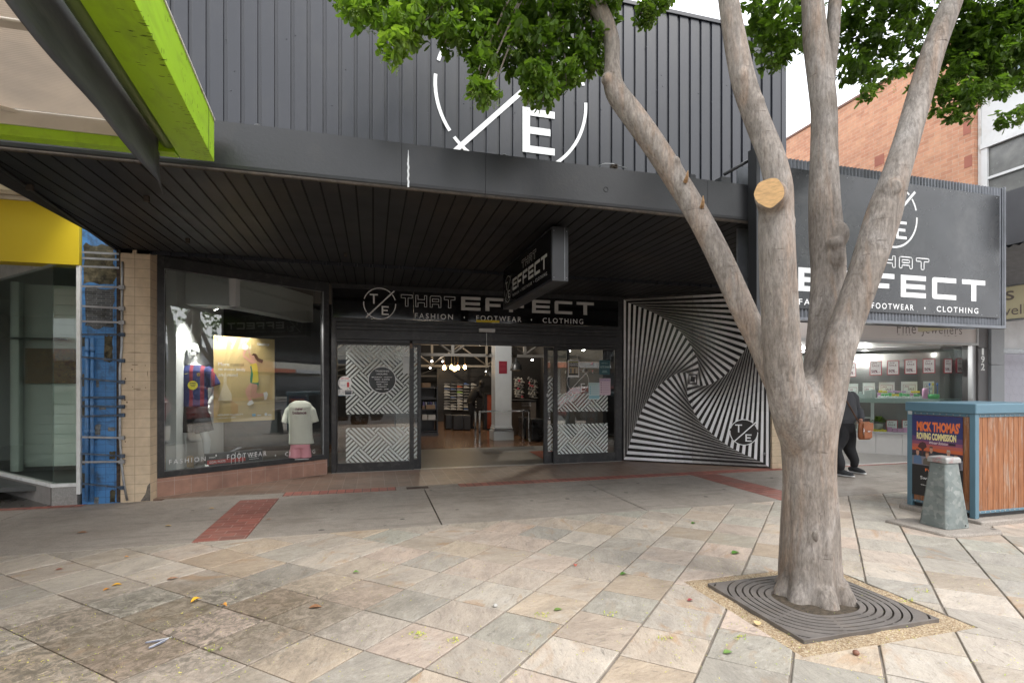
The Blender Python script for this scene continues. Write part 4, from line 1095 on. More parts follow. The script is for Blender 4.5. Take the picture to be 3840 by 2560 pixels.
def door(name_lbl, xa, xb, ga, gb, yb0, yt0, zf, bands=(), film=None, zoff=0.0):
    mb = MB(MD); mb.box(xa, ga, .005, hd - .004, zf - .045, zf); mb.box(gb, xb, .005, hd - .004, zf - .045, zf); mb.box(ga, gb, .005, yb0, zf - .045, zf); mb.box(ga, gb, yt0, hd - .004, zf - .045, zf)
    d_ = mb.build('door', FRAME, shop, bevel=.003, label=name_lbl)
    mb = MB(MD); mb.box(ga - .005, gb + .005, yb0 - .005, yt0 + .005, zf - .028, zf - .022); mb.build('glass', GLASS, d_)
    if bands:
        for (a, b_, c, e) in bands: mb = MB(MD); chevrons(mb, a, c, b_, e, zf - .020, xo=bands[0][0]); mb.build('chevron_film', FROST, d_)
    return d_
gB_, gT_ = dz(1400, 1733), dz(1400, 1293)
b1 = (dx(1297), dx(1534), dz(1415, 1551), gT_ - .01); b2 = (dx(1297), dx(1534), gB_ + .01, dz(1415, 1602))
d1 = door('wide fixed glass door panel left of the opening with trading hours circle', dx(1263), dx(1552), dx(1266), dx(1537), gB_, gT_, .01, (b1, b2))
d2 = door('sliding door leaf mostly hidden behind the left fixed panel', dx(1480), dx(1580), dx(1486), dx(1566), dz(1560, 1722), gT_ - .02, -.06, ((dx(1553), dx(1566), dz(1560, 1551), gT_ - .03), (dx(1553), dx(1566), dz(1560, 1722) + .02, dz(1560, 1602))))
gB2, gT2 = dz(2200, 1699), dz(2200, 1311)
b3 = (dx(2091), dx(2280), dz(2185, 1542), dz(2185, 1474)); b4 = (dx(2091), dx(2280), gB2 + .005, dz(2185, 1588))
d3 = door('fixed glass door panel right of the opening with notices on its glass', dx(2075), dx(2311), dx(2091), dx(2308) - .02, gB2, gT2, .01, (b3, b4))
d4 = door('sliding door leaf at the right edge of the opening with a round lock', dx(2043), dx(2140), dx(2058), dx(2130), dz(2065, 1695), gT2 - .02, -.06, ((dx(2058), dx(2078), dz(2068, 1545), dz(2068, 1410)), (dx(2058), dx(2078), dz(2068, 1695) + .01, dz(2068, 1590))))
mb = MB(MD); x0, y0 = pl(MD, 2061, 1567); mb.lathe((0, 0, 0), [], 8) if False else None
c = onY(2061, 1567, YD + .055); mb = MB(); mb.lathe((c.x, c.y, c.z), [(0, .012), (.02, .012), (.024, .0)], 18, 'Y'); mb.build('lock', CHROME, d4)
c = onY(2052, 1481, YD + .055); mb = MB(); mb.box(c.x - .014, c.x + .014, c.y - .012, c.y, c.z - .03, c.z + .03); mb.build('catch', LETG, d4)
mb = MB(MD); mb.box(dx(1536), dx(1546), dz(1540, 1305), dz(1540, 1278), .01, .03); mb.build('door_guide', mat('worn_bronze', (.16, .11, .08), .5, metal=.5), shop)
mb = MB(MD); mb.box(XL + .01, XRD, -.01, .006, -.1, .03); mb.build('threshold', mat('threshold_metal', (.35, .34, .32), .4, metal=.4, var=.2), shop)

# decals on the doors
zd = .0135
tcx, tcy = pl(MD, 1433, 1424); tr = (dx(1485, 1424) - tcx)
mb = MB(MD); mb.disc((tcx, tcy), tr * .97, 48, -.0095); mb.build('decal_disc', mat('dark_film', (.05, .055, .055), .2), d1)
mb = MB(MD); mb.disc((tcx, tcy), tr, 64, -.008, tr * .955)
rows = [('TRADING', .60, .50, .11), ('HOURS', .38, .38, .11), ('MONDAY - FRIDAY', .16, .74, .085), ('9AM - 5.30PM', -.01, .54, .085), ('SATURDAY', -.19, .42, .085), ('9AM - 1PM', -.365, .40, .085), ('SUNDAY', -.54, .33, .085), ('10AM - 2PM', -.72, .45, .085)]
for s_, y, hw, hh in rows: text(mb, s_, tcx - hw * tr, tcy + y * tr, tcx + hw * tr, tcy + (y + hh) * tr, -.008, bold=.012)
mb.build('trading_hours', LET, d1)
mb = MB(MD); c = pl(MD, 2168, 1428); r3 = dx(2209, 1428) - c[0]; mb.disc(c, r3, 48, -.008, r3 - .006); mb.line((c[0] - r3 * .86, c[1] - r3 * .95), (c[0] + r3 * .95, c[1] + r3 * .9), .009, -.0075)
a_, b_ = c; mb.box(a_ + .06, a_ + .075, b_ - .21, b_ - .05, -.008, -.0075); 
for yy in (-.21, -.13, -.062): mb.box(a_ + .075, a_ + .15, b_ + yy, b_ + yy + .012, -.008, -.0075)
mb.build('door_emblem', LET, d3)

def notice(lbl, M_, u0, v0, u1, v1, z, col, items, name='notice', border=None, group=None, cat='notice', out=True):
    """a sheet of paper on glass: items are (kind, colour, x0, y0, x1, y1[, text])"""
    x0, y0, x1, y1 = prect(M_, u0, v0, u1, v1)
    return sheet(lbl, M_, x0, y0, x1, y1, z, col, items, name, border, group, cat)
def sheet(lbl, M_, x0, y0, x1, y1, z, col, items, name='notice', border=None, group=None, cat='notice'):
    W_, H_ = x1 - x0, y1 - y0
    mb = MB(M_); ms = []; 
    def mi(c):
        key = 'print_%s' % '_'.join('%02d' % int(q * 99) for q in c)
        m_ = MC.get(key) or mat(key, c, .55, var=.03)
        if m_ not in ms: ms.append(m_)
        return ms.index(m_)
    mb.mi = mi(border or col); mb.box(x0, x1, y0, y1, z, z + .001)
    if border: mb.mi = mi(col); e = .07 * W_; mb.add([(x0 + e, y0 + e, z + .0014), (x1 - e, y0 + e, z + .0014), (x1 - e, y1 - e, z + .0014), (x0 + e, y1 - e, z + .0014)], [(0, 1, 2, 3)])
    for k, it in enumerate(items):
        mb.mi = mi(it[1]); a, b_, c, d_ = x0 + it[2] * W_, y0 + it[3] * H_, x0 + it[4] * W_, y0 + it[5] * H_; zz = z + .0017 + .0002 * k
        if it[0] == 'b': mb.add([(a, b_, zz), (c, b_, zz), (c, d_, zz), (a, d_, zz)], [(0, 1, 2, 3)])
        elif it[0] == 't': text(mb, it[6], a, b_, c, d_, zz, bold=it[7] if len(it) > 7 else 0, italic=it[8] if len(it) > 8 else 0)
        elif it[0] == 'o': mb.disc(((a + c) / 2, (b_ + d_) / 2), (c - a) / 2, 24, zz)
        elif it[0] == 'p': mb.poly([(x0 + q[0] * W_, y0 + q[1] * H_) for q in it[6]], zz)
    o = mb.build(name, ms); tag(o, lbl, cat, group); return o
K1 = (.03, .03, .03); WH = (.75, .75, .74); RD = (.45, .04, .05)
def lines(col, x0, x1, ys, h=.012): return [('b', col, x0, y, x1, y + h) for y in ys]
notice('round white gift card sticker at the left edge of the entrance', MD, 1268, 1412, 1318, 1458, -.0085, WH, [], 'sticker') if False else None
c = pl(MD, 1293, 1435); r4 = dx(1319, 1435) - c[0]; mb = MB(MD)
mb.disc(c, r4, 32, -.008); st1 = mb.build('sticker', mat('sticker_white', WH, .5)); tag(st1, 'round white gift card sticker low on the left door glass', 'sticker')
mb = MB(MD); text(mb, 'GIFT CARD', c[0] - r4 * .6, c[1] + r4 * .55, c[0] + r4 * .6, c[1] + r4 * .78, -.007, bold=.02); mb.box(c[0] + .3 * r4, c[0] + .62 * r4, c[1] - .65 * r4, c[1] + .1 * r4, -.0075, -.007); mb.build('red_print', mat('print_red', (.5, .05, .05)), st1)
mb = MB(MD); text(mb, 'ACCEPTED HERE', c[0] - r4 * .82, c[1] + r4 * .25, c[0] + r4 * .82, c[1] + r4 * .42, -.007); text(mb, 'SWAN HILL', c[0] - r4 * .6, c[1] - r4 * .45, c[0] + r4 * .1, c[1] - r4 * .3, -.007); mb.build('blue_print', mat('print_blue', (.10, .16, .3)), st1)
notice('small white gift card notice under the round sticker', MD, 1268, 1459, 1321, 1483, -.0085, WH, [('t', K1, .05, .72, .45, .9, 'SWAN HILL'), ('t', K1, .05, .50, .45, .66, 'GIFT CARD'), ('t', K1, .05, .28, .45, .44, 'ACCEPTED'), ('t', K1, .1, .08, .38, .22, 'HERE'), ('b', (.04, .05, .06), .48, .2, .95, .85), ('b', (.5, .5, .5), .52, .6, .9, .7), ('b', (.15, .3, .4), 0, 0, 1, .05)])
notice('racing carnival poster with black heading on the right door', MD, 2130, 1350, 2172, 1414, -.0085, (.02, .02, .02), [('b', WH, .06, .03, .94, .12), ('t', (.72, .72, .2), .08, .87, .92, .93, 'BARTON SWAN HILL', .02), ('t', WH, .08, .78, .92, .85, 'JUNE RACING', .03), ('t', WH, .08, .68, .92, .77, 'CARNIVAL', .03), ('t', WH, .08, .63, .92, .67, 'FRI 6, SAT 7, SUN 8 JUNE'), ('b', (.35, .3, .2), .08, .22, .92, .60), ('b', (.1, .12, .16), .2, .25, .32, .5), ('b', (.5, .35, .2), .4, .25, .5, .55), ('b', (.12, .1, .1), .55, .22, .65, .5), ('b', (.45, .4, .35), .72, .25, .84, .52)], 'poster', WH, cat='poster')
notice('dark teal poster high on the right door glass', MD, 2248, 1350, 2288, 1404, -.0085, (.03, .10, .12), [('t', (.35, .5, .5), .2, .75, .8, .82, 'EVERY FRIDAY'), ('t', (.4, .55, .55), .08, .45, .92, .6, 'HOTE SWAN', .02), ('b', (.35, .5, .5), .3, .25, .7, .28), ('b', (.35, .5, .5), .25, .15, .75, .18)], 'poster', cat='poster')
notice('pale blue notice on the right door below the emblem', MD, 2208, 1434, 2249, 1497, -.0085, (.50, .64, .66), [('t', (.3, .5, .4), .1, .85, .9, .93, 'COMMUNITY'), ('b', (.25, .5, .58), .04, .06, .96, .22)] + [q for y in (.70, .57, .44, .31) for q in (('o', (.2, .45, .55), .1, y, .22, y + .08), ('b', (.35, .5, .55), .3, y + .03, .9, y + .05))])
notice('pale pink notice on the right door beside the blue one', MD, 2249, 1418, 2290, 1481, -.0085, (.66, .52, .60), [('b', (.35, .22, .4), .05, .84, .95, .96), ('t', WH, .1, .87, .9, .93, 'WHAT IS ON')] + [q for y in (.70, .56, .42, .28, .14) for q in (('b', (.35, .2, .3), .1, y, .2, y + .07), ('b', (.45, .3, .4), .28, y + .02, .9, y + .04))])
notice('white attention notice high on the left door glass', MD, 1511, 1331, 1535, 1400, -.0085, (.60, .63, .62), [('t', K1, .15, .85, .85, .91, 'ATTENTION')] + lines((.3, .3, .3), .1, .9, (.76, .7, .64, .58)))
notice('upright green gum leaf sticker above the gift card sticker', MD, 1283, 1376, 1306, 1409, -.0085, (.25, .5, .38), [('b', (.45, .6, .5), .2, .55, .8, .9), ('b', (.45, .6, .5), .2, .1, .8, .45)], 'sticker', cat='sticker') if False else None

# ------------------------------------------------ cream and blue tiled pillars between the shops
CREAM = tile_mat('cream_tile', ((0.66, 0.53, 0.375), (0.63, 0.505, 0.355)), (0.30, 0.22, 0.145), .245, .123, 'XZ', .005, .45, dirt=(.30, .22, .14), bmp=.12, offs=(.075, 0, 0.02), dirt_amt=.35, ds=1.2)
cp = thing('tiled_pillar', 'cream tiled pillar left of the display window with a chipped lower corner', 'pillar', (-3.0, 7.9, 0))
xa, xb = onY(452, 1400, YW).x, onY(563, 1400, YW).x
mb = MB(); mb.box(xa, xb, YW, YW + .4, -.05, ZS - .004); mb.build('pillar_face', CREAM, cp)
CREAMS = tile_mat('cream_tile_side', ((0.66, 0.53, 0.375), (0.63, 0.505, 0.355)), (0.30, 0.22, 0.145), .245, .123, 'YZ', .005, .45, bmp=.12, offs=(0, .1, 0.02))
mb = MB(); mb.poly([(xb + .0005, YW + .001), (W0.x + .002, W0.y + .0), (W0.x - .03, W0.y + .2), (xb + .0005, YW + .4)], -.05, ZS - .004); mb.build('pillar_return', CREAMS, cp)
mb = MB(); c = (xb, YW, 0); mb.add([(xb - .11, YW - .002, 0), (xb + .002, YW - .002, 0), (xb + .002, YW - .002, .24), (xb - .03, YW - .002, .2), (xb - .05, YW - .002, .1)], [(0, 1, 2, 3, 4)]); mb.build('chipped_corner', mat('raw_render', (.15, .13, .11), .9, var=.4, vs=30, bp=.8), cp)
mb = MB(frame((0, YW - .0015, 0), (1, 0, 0))); rq = random.Random(8)
for (u, v, w_, h_) in ((508, 1321, 54, 2), (505, 1367, 30, 3), (495, 1385, 8, 5), (514, 1457, 34, 3), (520, 1462, 20, 2), (553, 1400, 2, 26), (545, 1370, 4, 4), (470, 1420, 6, 8), (498, 1450, 4, 5), (546, 1453, 5, 4), (468, 1500, 8, 4), (476, 1508, 5, 8), (465, 1640, 12, 5), (470, 1655, 4, 6), (466, 1740, 5, 5)):
    x, y = pl(mb.M, u, v); a_, b_ = w_ / 1920 * 6.7 / 2, h_ / 1920 * 6.7 / 2
    mb.poly([(x + a_ * math.cos(t_) * rq.uniform(.7, 1.1), y + b_ * math.sin(t_) * rq.uniform(.7, 1.1)) for t_ in [k * .7854 for k in range(8)]], 0)
mb.build('scratches', mat('scratch_brown', (.16, .10, .06), .9), cp)

bp_ = thing('tiled_pillar', 'blue painted tiled pillar with exposed brick, pipes and metal straps', 'pillar', (-3.4, 7.9, 0))
BLUE = tile_mat('blue_painted_tile', ((0.065, 0.225, 0.50), (0.055, 0.20, 0.46)), (0.035, 0.10, 0.24), .098, .098, 'XZ', .005, .5, dirt=(.035, .04, .035), bmp=.35, dirt_amt=.95, ds=4.5, offs=(.02, 0, .03))
mb = MB(); xl = onY(303, 1400, YW).x; mb.box(xl, xa - .002, YW + .03, YW + .4, -.05, ZS + .4); mb.build('pillar_face', BLUE, bp_)
RAW = tile_mat('exposed_brick_dark', ((0.050, 0.055, 0.06), (0.10, 0.105, 0.11)), (0.20, 0.21, 0.21), .10, .028, 'XZ', .006, .9, dirt=(.02, .02, .015), bmp=.9, offset=.5, dirt_amt=.9, ds=5)
MOSS = mat('peeled_render', (.055, .05, .03), .95, var=.9, vs=9, bp=1.0, bs=40, dirt=(.20, .17, .10), dirt_amt=.9, ds=8)
def patch(u0, v0, u1, v1, m_, name, d_, seed):
    M_ = frame((0, YW + .03 - d_, 0), (1, 0, 0)); x0, y0, x1, y1 = prect(M_, u0, v0, u1, v1); mb = MB(M_); q = []
    rr_ = random.Random(seed); x0 = max(x0, xl + .002)
    for k in range(26):
        s_ = k / 26 * 4; a = s_ % 1; w_ = rr_.uniform(0, .16)
        q.append(((x0 + (x1 - x0) * a, y0 + (y1 - y0) * w_ * .5), (x1 - (x1 - x0) * w_, y0 + (y1 - y0) * a), (x1 - (x1 - x0) * a, y1 - (y1 - y0) * w_ * .5), (x0 + (x1 - x0) * w_ * .3, y1 - (y1 - y0) * a))[int(s_)])
    mb.poly(q, 0); return mb.build(name, m_, bp_)
patch(312, 912, 440, 1070, MOSS, 'peeled_patch', .002, 1); patch(318, 1072, 434, 1235, RAW, 'exposed_brick', .003, 2); patch(358, 1230, 436, 1400, MOSS, 'peeled_patch', .0015, 3) if False else None
patch(305, 1770, 325, 1830, MOSS, 'peeled_patch', .002, 4); patch(412, 1835, 434, 1885, MOSS, 'peeled_patch', .002, 5); patch(390, 1255, 425, 1360, MOSS, 'peeled_patch', .002, 6)
for q_ in ((306, 1500, 318, 1560, 7), (356, 1590, 378, 1632, 8), (306, 1400, 316, 1450, 9), (360, 1420, 372, 1452, 10), (410, 1690, 434, 1722, 11), (352, 1862, 372, 1888, 12), (308, 1700, 322, 1745, 13), (372, 1520, 400, 1536, 14), (306, 1262, 320, 1300, 15), (404, 1600, 434, 1616, 16)): patch(*q_[:4], MOSS if q_[4] % 2 else mat('chipped_grey', (.16, .17, .17), .9, var=.6, vs=30), 'peeled_patch', .0022 + .0001 * q_[4], q_[4])
mb = MB(); x_ = onY(442, 1400, YW).x; mb.box(x_ - .02, xa - .003, YW + .012, YW + .05, 0, ZS + .02); mb.build('dark_channel', mat('rotted_timber', (.05, .035, .025), .9, var=.6, vs=20, bp=.8), bp_)
PB = mat('blue_pipe_paint', (.075, .20, .42), .45, var=.25, vs=9, dirt=(.12, .15, .18), dirt_amt=.6, ds=7)
for u in (326, 346):
    x_ = onY(u, 1500, YW).x; mb = MB(); mb.tube([(x_, YW - .0, onY(u, 1262 + (u % 3) * 4, YW).z), (x_, YW - .0, .03)], .021, 12); 
    for v in (1310, 1618): z_ = onY(u, v, YW).z; mb.tube([(x_, YW, z_ - .025), (x_, YW, z_ + .025)], .027, 12)
    mb.build('pipe', PB, bp_)
mb = MB(); mb.tube([onY(459, 982, YW - .01), onY(457, 1300, YW - .01), onY(450, 1380, YW - .01), onY(450, 1640, YW - .01), onY(456, 1740, YW - .01), onY(466, 1820, YW - .01), onY(477, 1876, YW - .01)], .014, 10); mb.build('conduit', STEEL, bp_)
straps = [(945, 952, .0), (967, 974, 0), (998, 1004, 0), (1073, 1077, 0), (1147, 1156, 0), (1204, 1209, 0), (1254, 1254, 0), (1338, 1352, 0), (1418, 1432, 0), (1490, 1489, 0), (1522, 1524, 0), (1561, 1556, 0), (1638, 1641, 0), (1700, 1709, 0), (1732, 1730, 0), (1812, 1828, 0)]
for k, (va, vb, _) in enumerate(straps):
    a = onY(306, va, YW - .03); b_ = onY(462 if k > 2 else 446, vb, YW - .03); mb = MB(); hh = .0125
    mb.add([a + Vector((0, 0, -hh)), b_ + Vector((0, 0, -hh)), b_ + Vector((0, 0, hh)), a + Vector((0, 0, hh)), a + Vector((0, .004, -hh)), b_ + Vector((0, .004, -hh)), b_ + Vector((0, .004, hh)), a + Vector((0, .004, hh))], [(0, 1, 2, 3), (5, 4, 7, 6), (3, 2, 6, 7), (1, 0, 4, 5), (0, 3, 7, 4), (2, 1, 5, 6)])
    if k > 2: mb.box(b_.x - .05, b_.x + .012, YW - .034, YW - .002, b_.z - .024, b_.z + .024)
    mb.build('strap', (STEEL if k < 6 or k in (12, 14) else mat('old_strap', (.045, .075, .12), .6, metal=.2, var=.6, vs=14, dirt=(.25, .25, .25), dirt_amt=.5, ds=12)), bp_)
# ================================================================== MURAL PANEL
MU0 = Vector((dx(2335) + .005, YD - .01, 0)); MU1 = Vector((7.02, 7.83, 0))
MM = frame(MU0, MU1 - MU0); ML = (MU1 - MU0).length
mural = thing('mural_panel', 'black and white swirling op art panel on the splayed wall right of the doors', 'mural', tuple(MU0))
mb = MB(MM); mb.box(0, ML / 2 - .0015, .015, 3.27, -.04, 0); mb.box(ML / 2 + .0015, ML, .015, 3.27, -.04, 0)
mb.build('backing', mat('mural_black', (.012, .012, .013), .22, var=.1), mural, bevel=.002)
STW = mat('mural_white', (.78, .79, .82), .24, var=.04)
mb = MB(MM); x0, x1, y0, y1 = .012, ML - .01, .03, 3.255
def mp(p): return (x0 + p[0] * (x1 - x0), y1 - p[1] * (y1 - y0))
TBL = [(.7071, 135), (.665, 134.2), (.60, 131.2), (.513, 125.8), (.423, 119), (.332, 111), (.252, 101), (.165, 88), (.085, 64), (.05, 45), (0, 45)]
def phi(r_):
    for (ra, pa), (rb_, pb) in zip(TBL[:-1], TBL[1:]):
        if rb_ <= r_ <= ra: return pa + (pb - pa) * (ra - r_) / (ra - rb_)
    return 135
def sqr(r_):
    a = R(phi(r_)); return [Vector((.5 + r_ * math.cos(a - k * math.pi / 2), .5 - r_ * math.sin(a - k * math.pi / 2))) for k in range(4)]
sq = []; r_ = .7071
while r_ > .006:
    sq.append(sqr(r_)); p0 = sq[-1][0]; q = r_
    while q > .001 and (sqr(q)[0] - p0).length < (.0205 if r_ > .06 else .011): q -= .0004
    r_ = q
me_cols = []
for i in range(0, len(sq) - 1, 2):
    A, B = sq[i], sq[i + 1]
    for j in range(4):
        # the wide end sits at corner j of the side that turns away; the print fades towards the narrow end
        a0, a1, b0_, b1_ = A[j], A[(j + 1) % 4], B[j], B[(j + 1) % 4]
        for k in range(16):
            s0, s1 = k / 16, (k + 1) / 16
            q = [mp(a0.lerp(a1, s0)), mp(a0.lerp(a1, s1)), mp(b0_.lerp(b1_, s1)), mp(b0_.lerp(b1_, s0))]
            g_ = 0.5 * (s0 + s1); m_i = min(15, int(16 * g_))
            for xa_, xb_ in ((x0, ML / 2 - .002), (ML / 2 + .002, x1)):
                r_ = clip_rect(q[::-1], xa_, y0, xb_, y1)
                if len(r_) >= 3:
                    n_f = len(mb.f); mb.mi = m_i; mb.poly(r_, .0015)
GRD = (.34, .26, .22, .22, .25, .31, .39, .49, .62, .76, .9, 1.0, 1.0, 1.0, 1.0, 1.0)
mb.build('white_stripes', [mat('mural_tone_%d' % k, (.80 * g_, .80 * g_ * (1 if g_ > .6 else .97), .82 * g_ * (1 if g_ > .6 else .92)), .24, var=.04) for k, g_ in enumerate(GRD)], mural)
c = pl(MM, 2789, 1620); rg2 = abs(pl(MM, 2843, 1620)[0] - c[0])
mb = MB(MM); mb.disc(c, rg2, 48, .003); mb.build('emblem_disc', mat('mural_black', (0, 0, 0)), mural)
mb = MB(MM); ring_logo(mb, c[0], c[1], rg2 * .97, .014, .0045); mb.build('emblem', LET, mural)
mb = MB(MM); c = pl(MM, 2868, 1700); mb.lathe((c[0], c[1], 0), [(.02, .004), (.02, .05), (.014, .05), (.012, .01)], 14); mb.build('tap', STEEL, mural)
mb = MB(MM); mb.box(-.02, ML, 3.27, ZS - .004, -.06, .0); mb.box(ML, ML + .02, .0, ZS - .004, -.06, .004); mb.build('panel_trim', FRAME, shop)
# cream brick nib closing the shop at its right end
mb = MB(); mb.box(MU1.x + .02, XR, YW, YW + .3, -.02, 3.29); ob = mb.build('end_pillar', CREAM, shop)

# ================================================================== HANGING SIGN UNDER THE SOFFIT
hs = thing('hanging_sign', 'black box sign hung end on under the canopy with silver shop name', 'sign', (1.98, 6.4, 3.0))
hx0, hx1, hy0, hy1, hz0, hz1 = 1.885, 2.075, 5.27, 7.45, 2.66, 3.26
mb = MB(); mb.box(hx0, hx1, hy0, hy1, hz0, hz1); mb.build('casing', BLK, hs, bevel=.006)
mb = MB(); mb.box(hx0 + .03, hx1 - .03, hy0 + .3, hy0 + .34, hz1, ZS + .005); mb.box(hx0 + .03, hx1 - .03, hy1 - .34, hy1 - .3, hz1, ZS + .005); mb.build('hanger', BLK, hs)
mb = MB(); mb.box(hx1 - .045, hx1 - .042, hy0 - .002, hy0 - .0005, hz0 + .01, hz1 - .01)
for x_, z_ in ((hx0 + .02, hz0 + .04), (hx1 - .02, hz0 + .04), (hx0 + .02, hz1 - .05), (hx1 - .02, hz1 - .05)): mb.ball((x_, hy0 - .001, z_), .005, .004, .005, 8)
mb.build('end_screws', STEEL, hs)
MH = frame((hx0 - .0035, hy1, 0), (0, -1, 0))        # face towards the left, reading from the far end to the near end
HL = hy1 - hy0
for M_ in (MH, frame((hx1 + .0035, hy0, 0), (0, 1, 0))):
    mb = MB(M_); mb.box(.03, HL - .03, hz0 + .03, hz1 - .03, -.003, 0.0); mb.build('face_panel', SIGNBLK, hs)
    mb = MB(M_); ring_logo(mb, .30, hz0 + .25, .185, .008, .0012)
    that(mb, 1.02, hz0 + .39, 1.62, hz0 + .49, .0012, .006)
    for w_, a, b_ in (('FASHION', .56, .88), ('FOOTWEAR', 1.02, 1.46), ('CLOTHING', 1.60, 2.02)): text(mb, w_, a, hz0 + .095, b_, hz0 + .135, .0012, spacing=1.3)
    diamond(mb, .95, hz0 + .115, .013, .0012); diamond(mb, 1.53, hz0 + .115, .013, .0012)
    mb.build('lettering', LETG, hs)
    mb = MB(M_); effect(mb, .56, hz0 + .18, 2.02, hz0 + .34, .0012, gap=.28); mb.build('silver_name', LETG, hs)

# ================================================================== BIG PROJECTING SIGNBOARD
bs_ = thing('billboard_sign', 'large dark grey signboard with white shop name standing at the canopy end', 'sign', (5.9, 4.62, 3.0))
YS = 4.60
MS = yfr(YS)
bx0, bx1 = onY(2843, 1000, YS).x, onY(3766, 1000, YS).x
bz0, bz1 = pl(MS, 3300, 1214)[1], pl(MS, 3300, 641)[1]
CORR = mat('corrugated_grey', (.16, .17, .19), .4, metal=.3, var=.2, vs=6, bp=.1)
mb = MB(MS); fr_ = .075; pf = []; n = int((bx1 - bx0) / .0105)
def corr(mb, xa, xb, ya, yb, pit=.050, dep=.026, z0=0.0):
    n = int((xb - xa) / pit * 8); pts = [(xa + (xb - xa) * i / n, z0 + dep / 2 * math.sin(2 * math.pi * i / 8)) for i in range(n + 1)]
    mb.add([(x, y, z) for y in (ya, yb) for x, z in pts], [(i, i + 1, n + 2 + i, n + 1 + i) for i in range(n)], True)
corr(mb, bx0 + .02, bx1 - .02, bz0 + .03, bz1, z0=-.012)
mb.build('corrugated_backing', CORR, bs_)
mb = MB(MS); px0, px1, pz0, pz1 = bx0 + .09, bx1 - .10, bz0 + .13, bz1 - .11
mb.box(px0, px1, pz0, pz1, .0, .012); 
PANEL = mat('sign_panel_grey', (.026, .028, .032), .26, var=.10, vs=1.2, bp=.02, bs=20, dirt=(.085, .085, .085), dirt_amt=.45, ds=2.5)
mb.build('panel', PANEL, bs_, bevel=.001)
mb = MB(MS); mb.box(bx0 - .045, bx0 + .0, bz0 - .0, bz1 + .06, -.10, .03); mb.build('black_post', BLK, bs_)
mb = MB(MS); mb.box(bx0, bx0 + .03, bz0, bz1, -.03, .018); mb.box(bx0 + .035, bx0 + .055, bz0, bz1, -.03, .012); mb.box(bx1 - .03, bx1, bz0, bz1 + .01, -.05, .02); mb.box(bx1 - .055, bx1 - .035, bz0, bz1, -.03, .014); mb.box(bx0, bx1, bz0, bz0 + .035, -.05, .022); mb.build('edge_angle', CORR, bs_, bevel=.003)
mb = MB(MS)
for k in range(14): mb.ball((px0 + .05 + (px1 - px0 - .1) * k / 13, pz1 - .03, .012), .006, .006, .004, 8); mb.ball((px0 + .05 + (px1 - px0 - .1) * k / 13, pz0 + .03, .012), .006, .006, .004, 8)
mb.build('screws', STEEL, bs_)
mb = MB(MS); mb.box(bx0, bx1, bz0 + .03, bz1, -.34, -.32); mb.build('rear_sheet', CORR, bs_)
mb = MB(); mb.tube([onY(2715, 655, YF + .12), onY(2838, 585, YS + .1)], .018, 6); mb.tube([onY(2570, 900, 6.4), onY(2845, 1070, YS + .15)], .03, 6); mb.build('brace', BLK, bs_)
mb = MB(); c = onY(2705, 655, YF + .1); mb.box(c.x - .06, c.x + .06, YF + .02, YF + .16, 3.70, 3.765); mb.build('brace_foot', BLK, bs_)
def spx(u, v=1000): return pl(MS, u, v)[0]
mb = MB(MS); zl = .0135
def sz(u, v): return pl(MS, u, v)[1]
cx_, cz_ = spx(3346, 811), sz(3346, 811); rb2 = spx(3434, 811) - cx_
ring_logo(mb, cx_, cz_, rb2, .022, zl)
that(mb, spx(3237, 980), sz(3430, 1010), spx(3479, 980), sz(3430, 968), zl, .011)
ez0, ez1 = sz(3500, 1121), sz(3500, 1040)
effect(mb, spx(2990, 1080), ez0, spx(3690, 1080), ez1, zl)
fz0, fz1 = sz(3550, 1171), sz(3550, 1150)
for w_, a, b_ in (('FASHION', 2992, 3160), ('FOOTWEAR', 3265, 3422), ('CLOTHING', 3508, 3664)): text(mb, w_, spx(a, 1160), fz0, spx(b_, 1160), fz1, zl, spacing=1.35, bold=.01)
diamond(mb, spx(3464, 1160), (fz0 + fz1) / 2, .02, zl); diamond(mb, spx(3220, 1160), (fz0 + fz1) / 2, .02, zl)
mb.build('lettering', LET, bs_)

# ================================================================== LEFT NEIGHBOUR: GREEN CANOPY
GREEN = mat('lime_green_paint', (.35, .60, .012), .42, var=.06, vs=2, bp=.03, bs=40, dirt=(.10, .14, .02), dirt_amt=.35, ds=9, stretch=(1, .35, 1))
lc = thing('green_canopy', 'bright lime green steel edged canopy of the neighbouring shop with cream lining', 'canopy', (-2.0, 3.5, 3.3))
gxr = -1.21; gyb = 4.52; gz0 = 3.286; gz1 = 3.61
SH = Matrix(((1, -.085, 0, .085 * gyb), (0, 1, 0, 0), (0, 0, 1, 0), (0, 0, 0, 1)))     # the beam runs slightly askew to the shopfront
mb = MB(SH); mb.box(gxr - .235, gxr, -2.2, gyb, gz0, gz1); mb.build('side_beam', GREEN, lc, bevel=.003)
mb = MB(); mb.box(-12, gxr - .242, gyb - .10, gyb - .002, gz0, gz0 + .10); mb.build('rear_beam', GREEN, lc, bevel=.003)
mb = MB(SH); mb.box(gxr - .003, gxr + .007, -2.2, gyb + .002, gz1 - .002, gz1 + .012); mb.build('white_flashing', mat('old_flashing', (.6, .58, .53), .6, var=.3, vs=20), lc)
mb = MB(SH); mb.add([(gxr + .0015, 4.32, gz0), (gxr + .0015, 4.32 - .012, gz0), (gxr + .0015, 4.32 - .012, gz1 - .01), (gxr + .0015, 4.32, gz1 - .01)], [(0, 1, 2, 3)])
rr_ = random.Random(4)
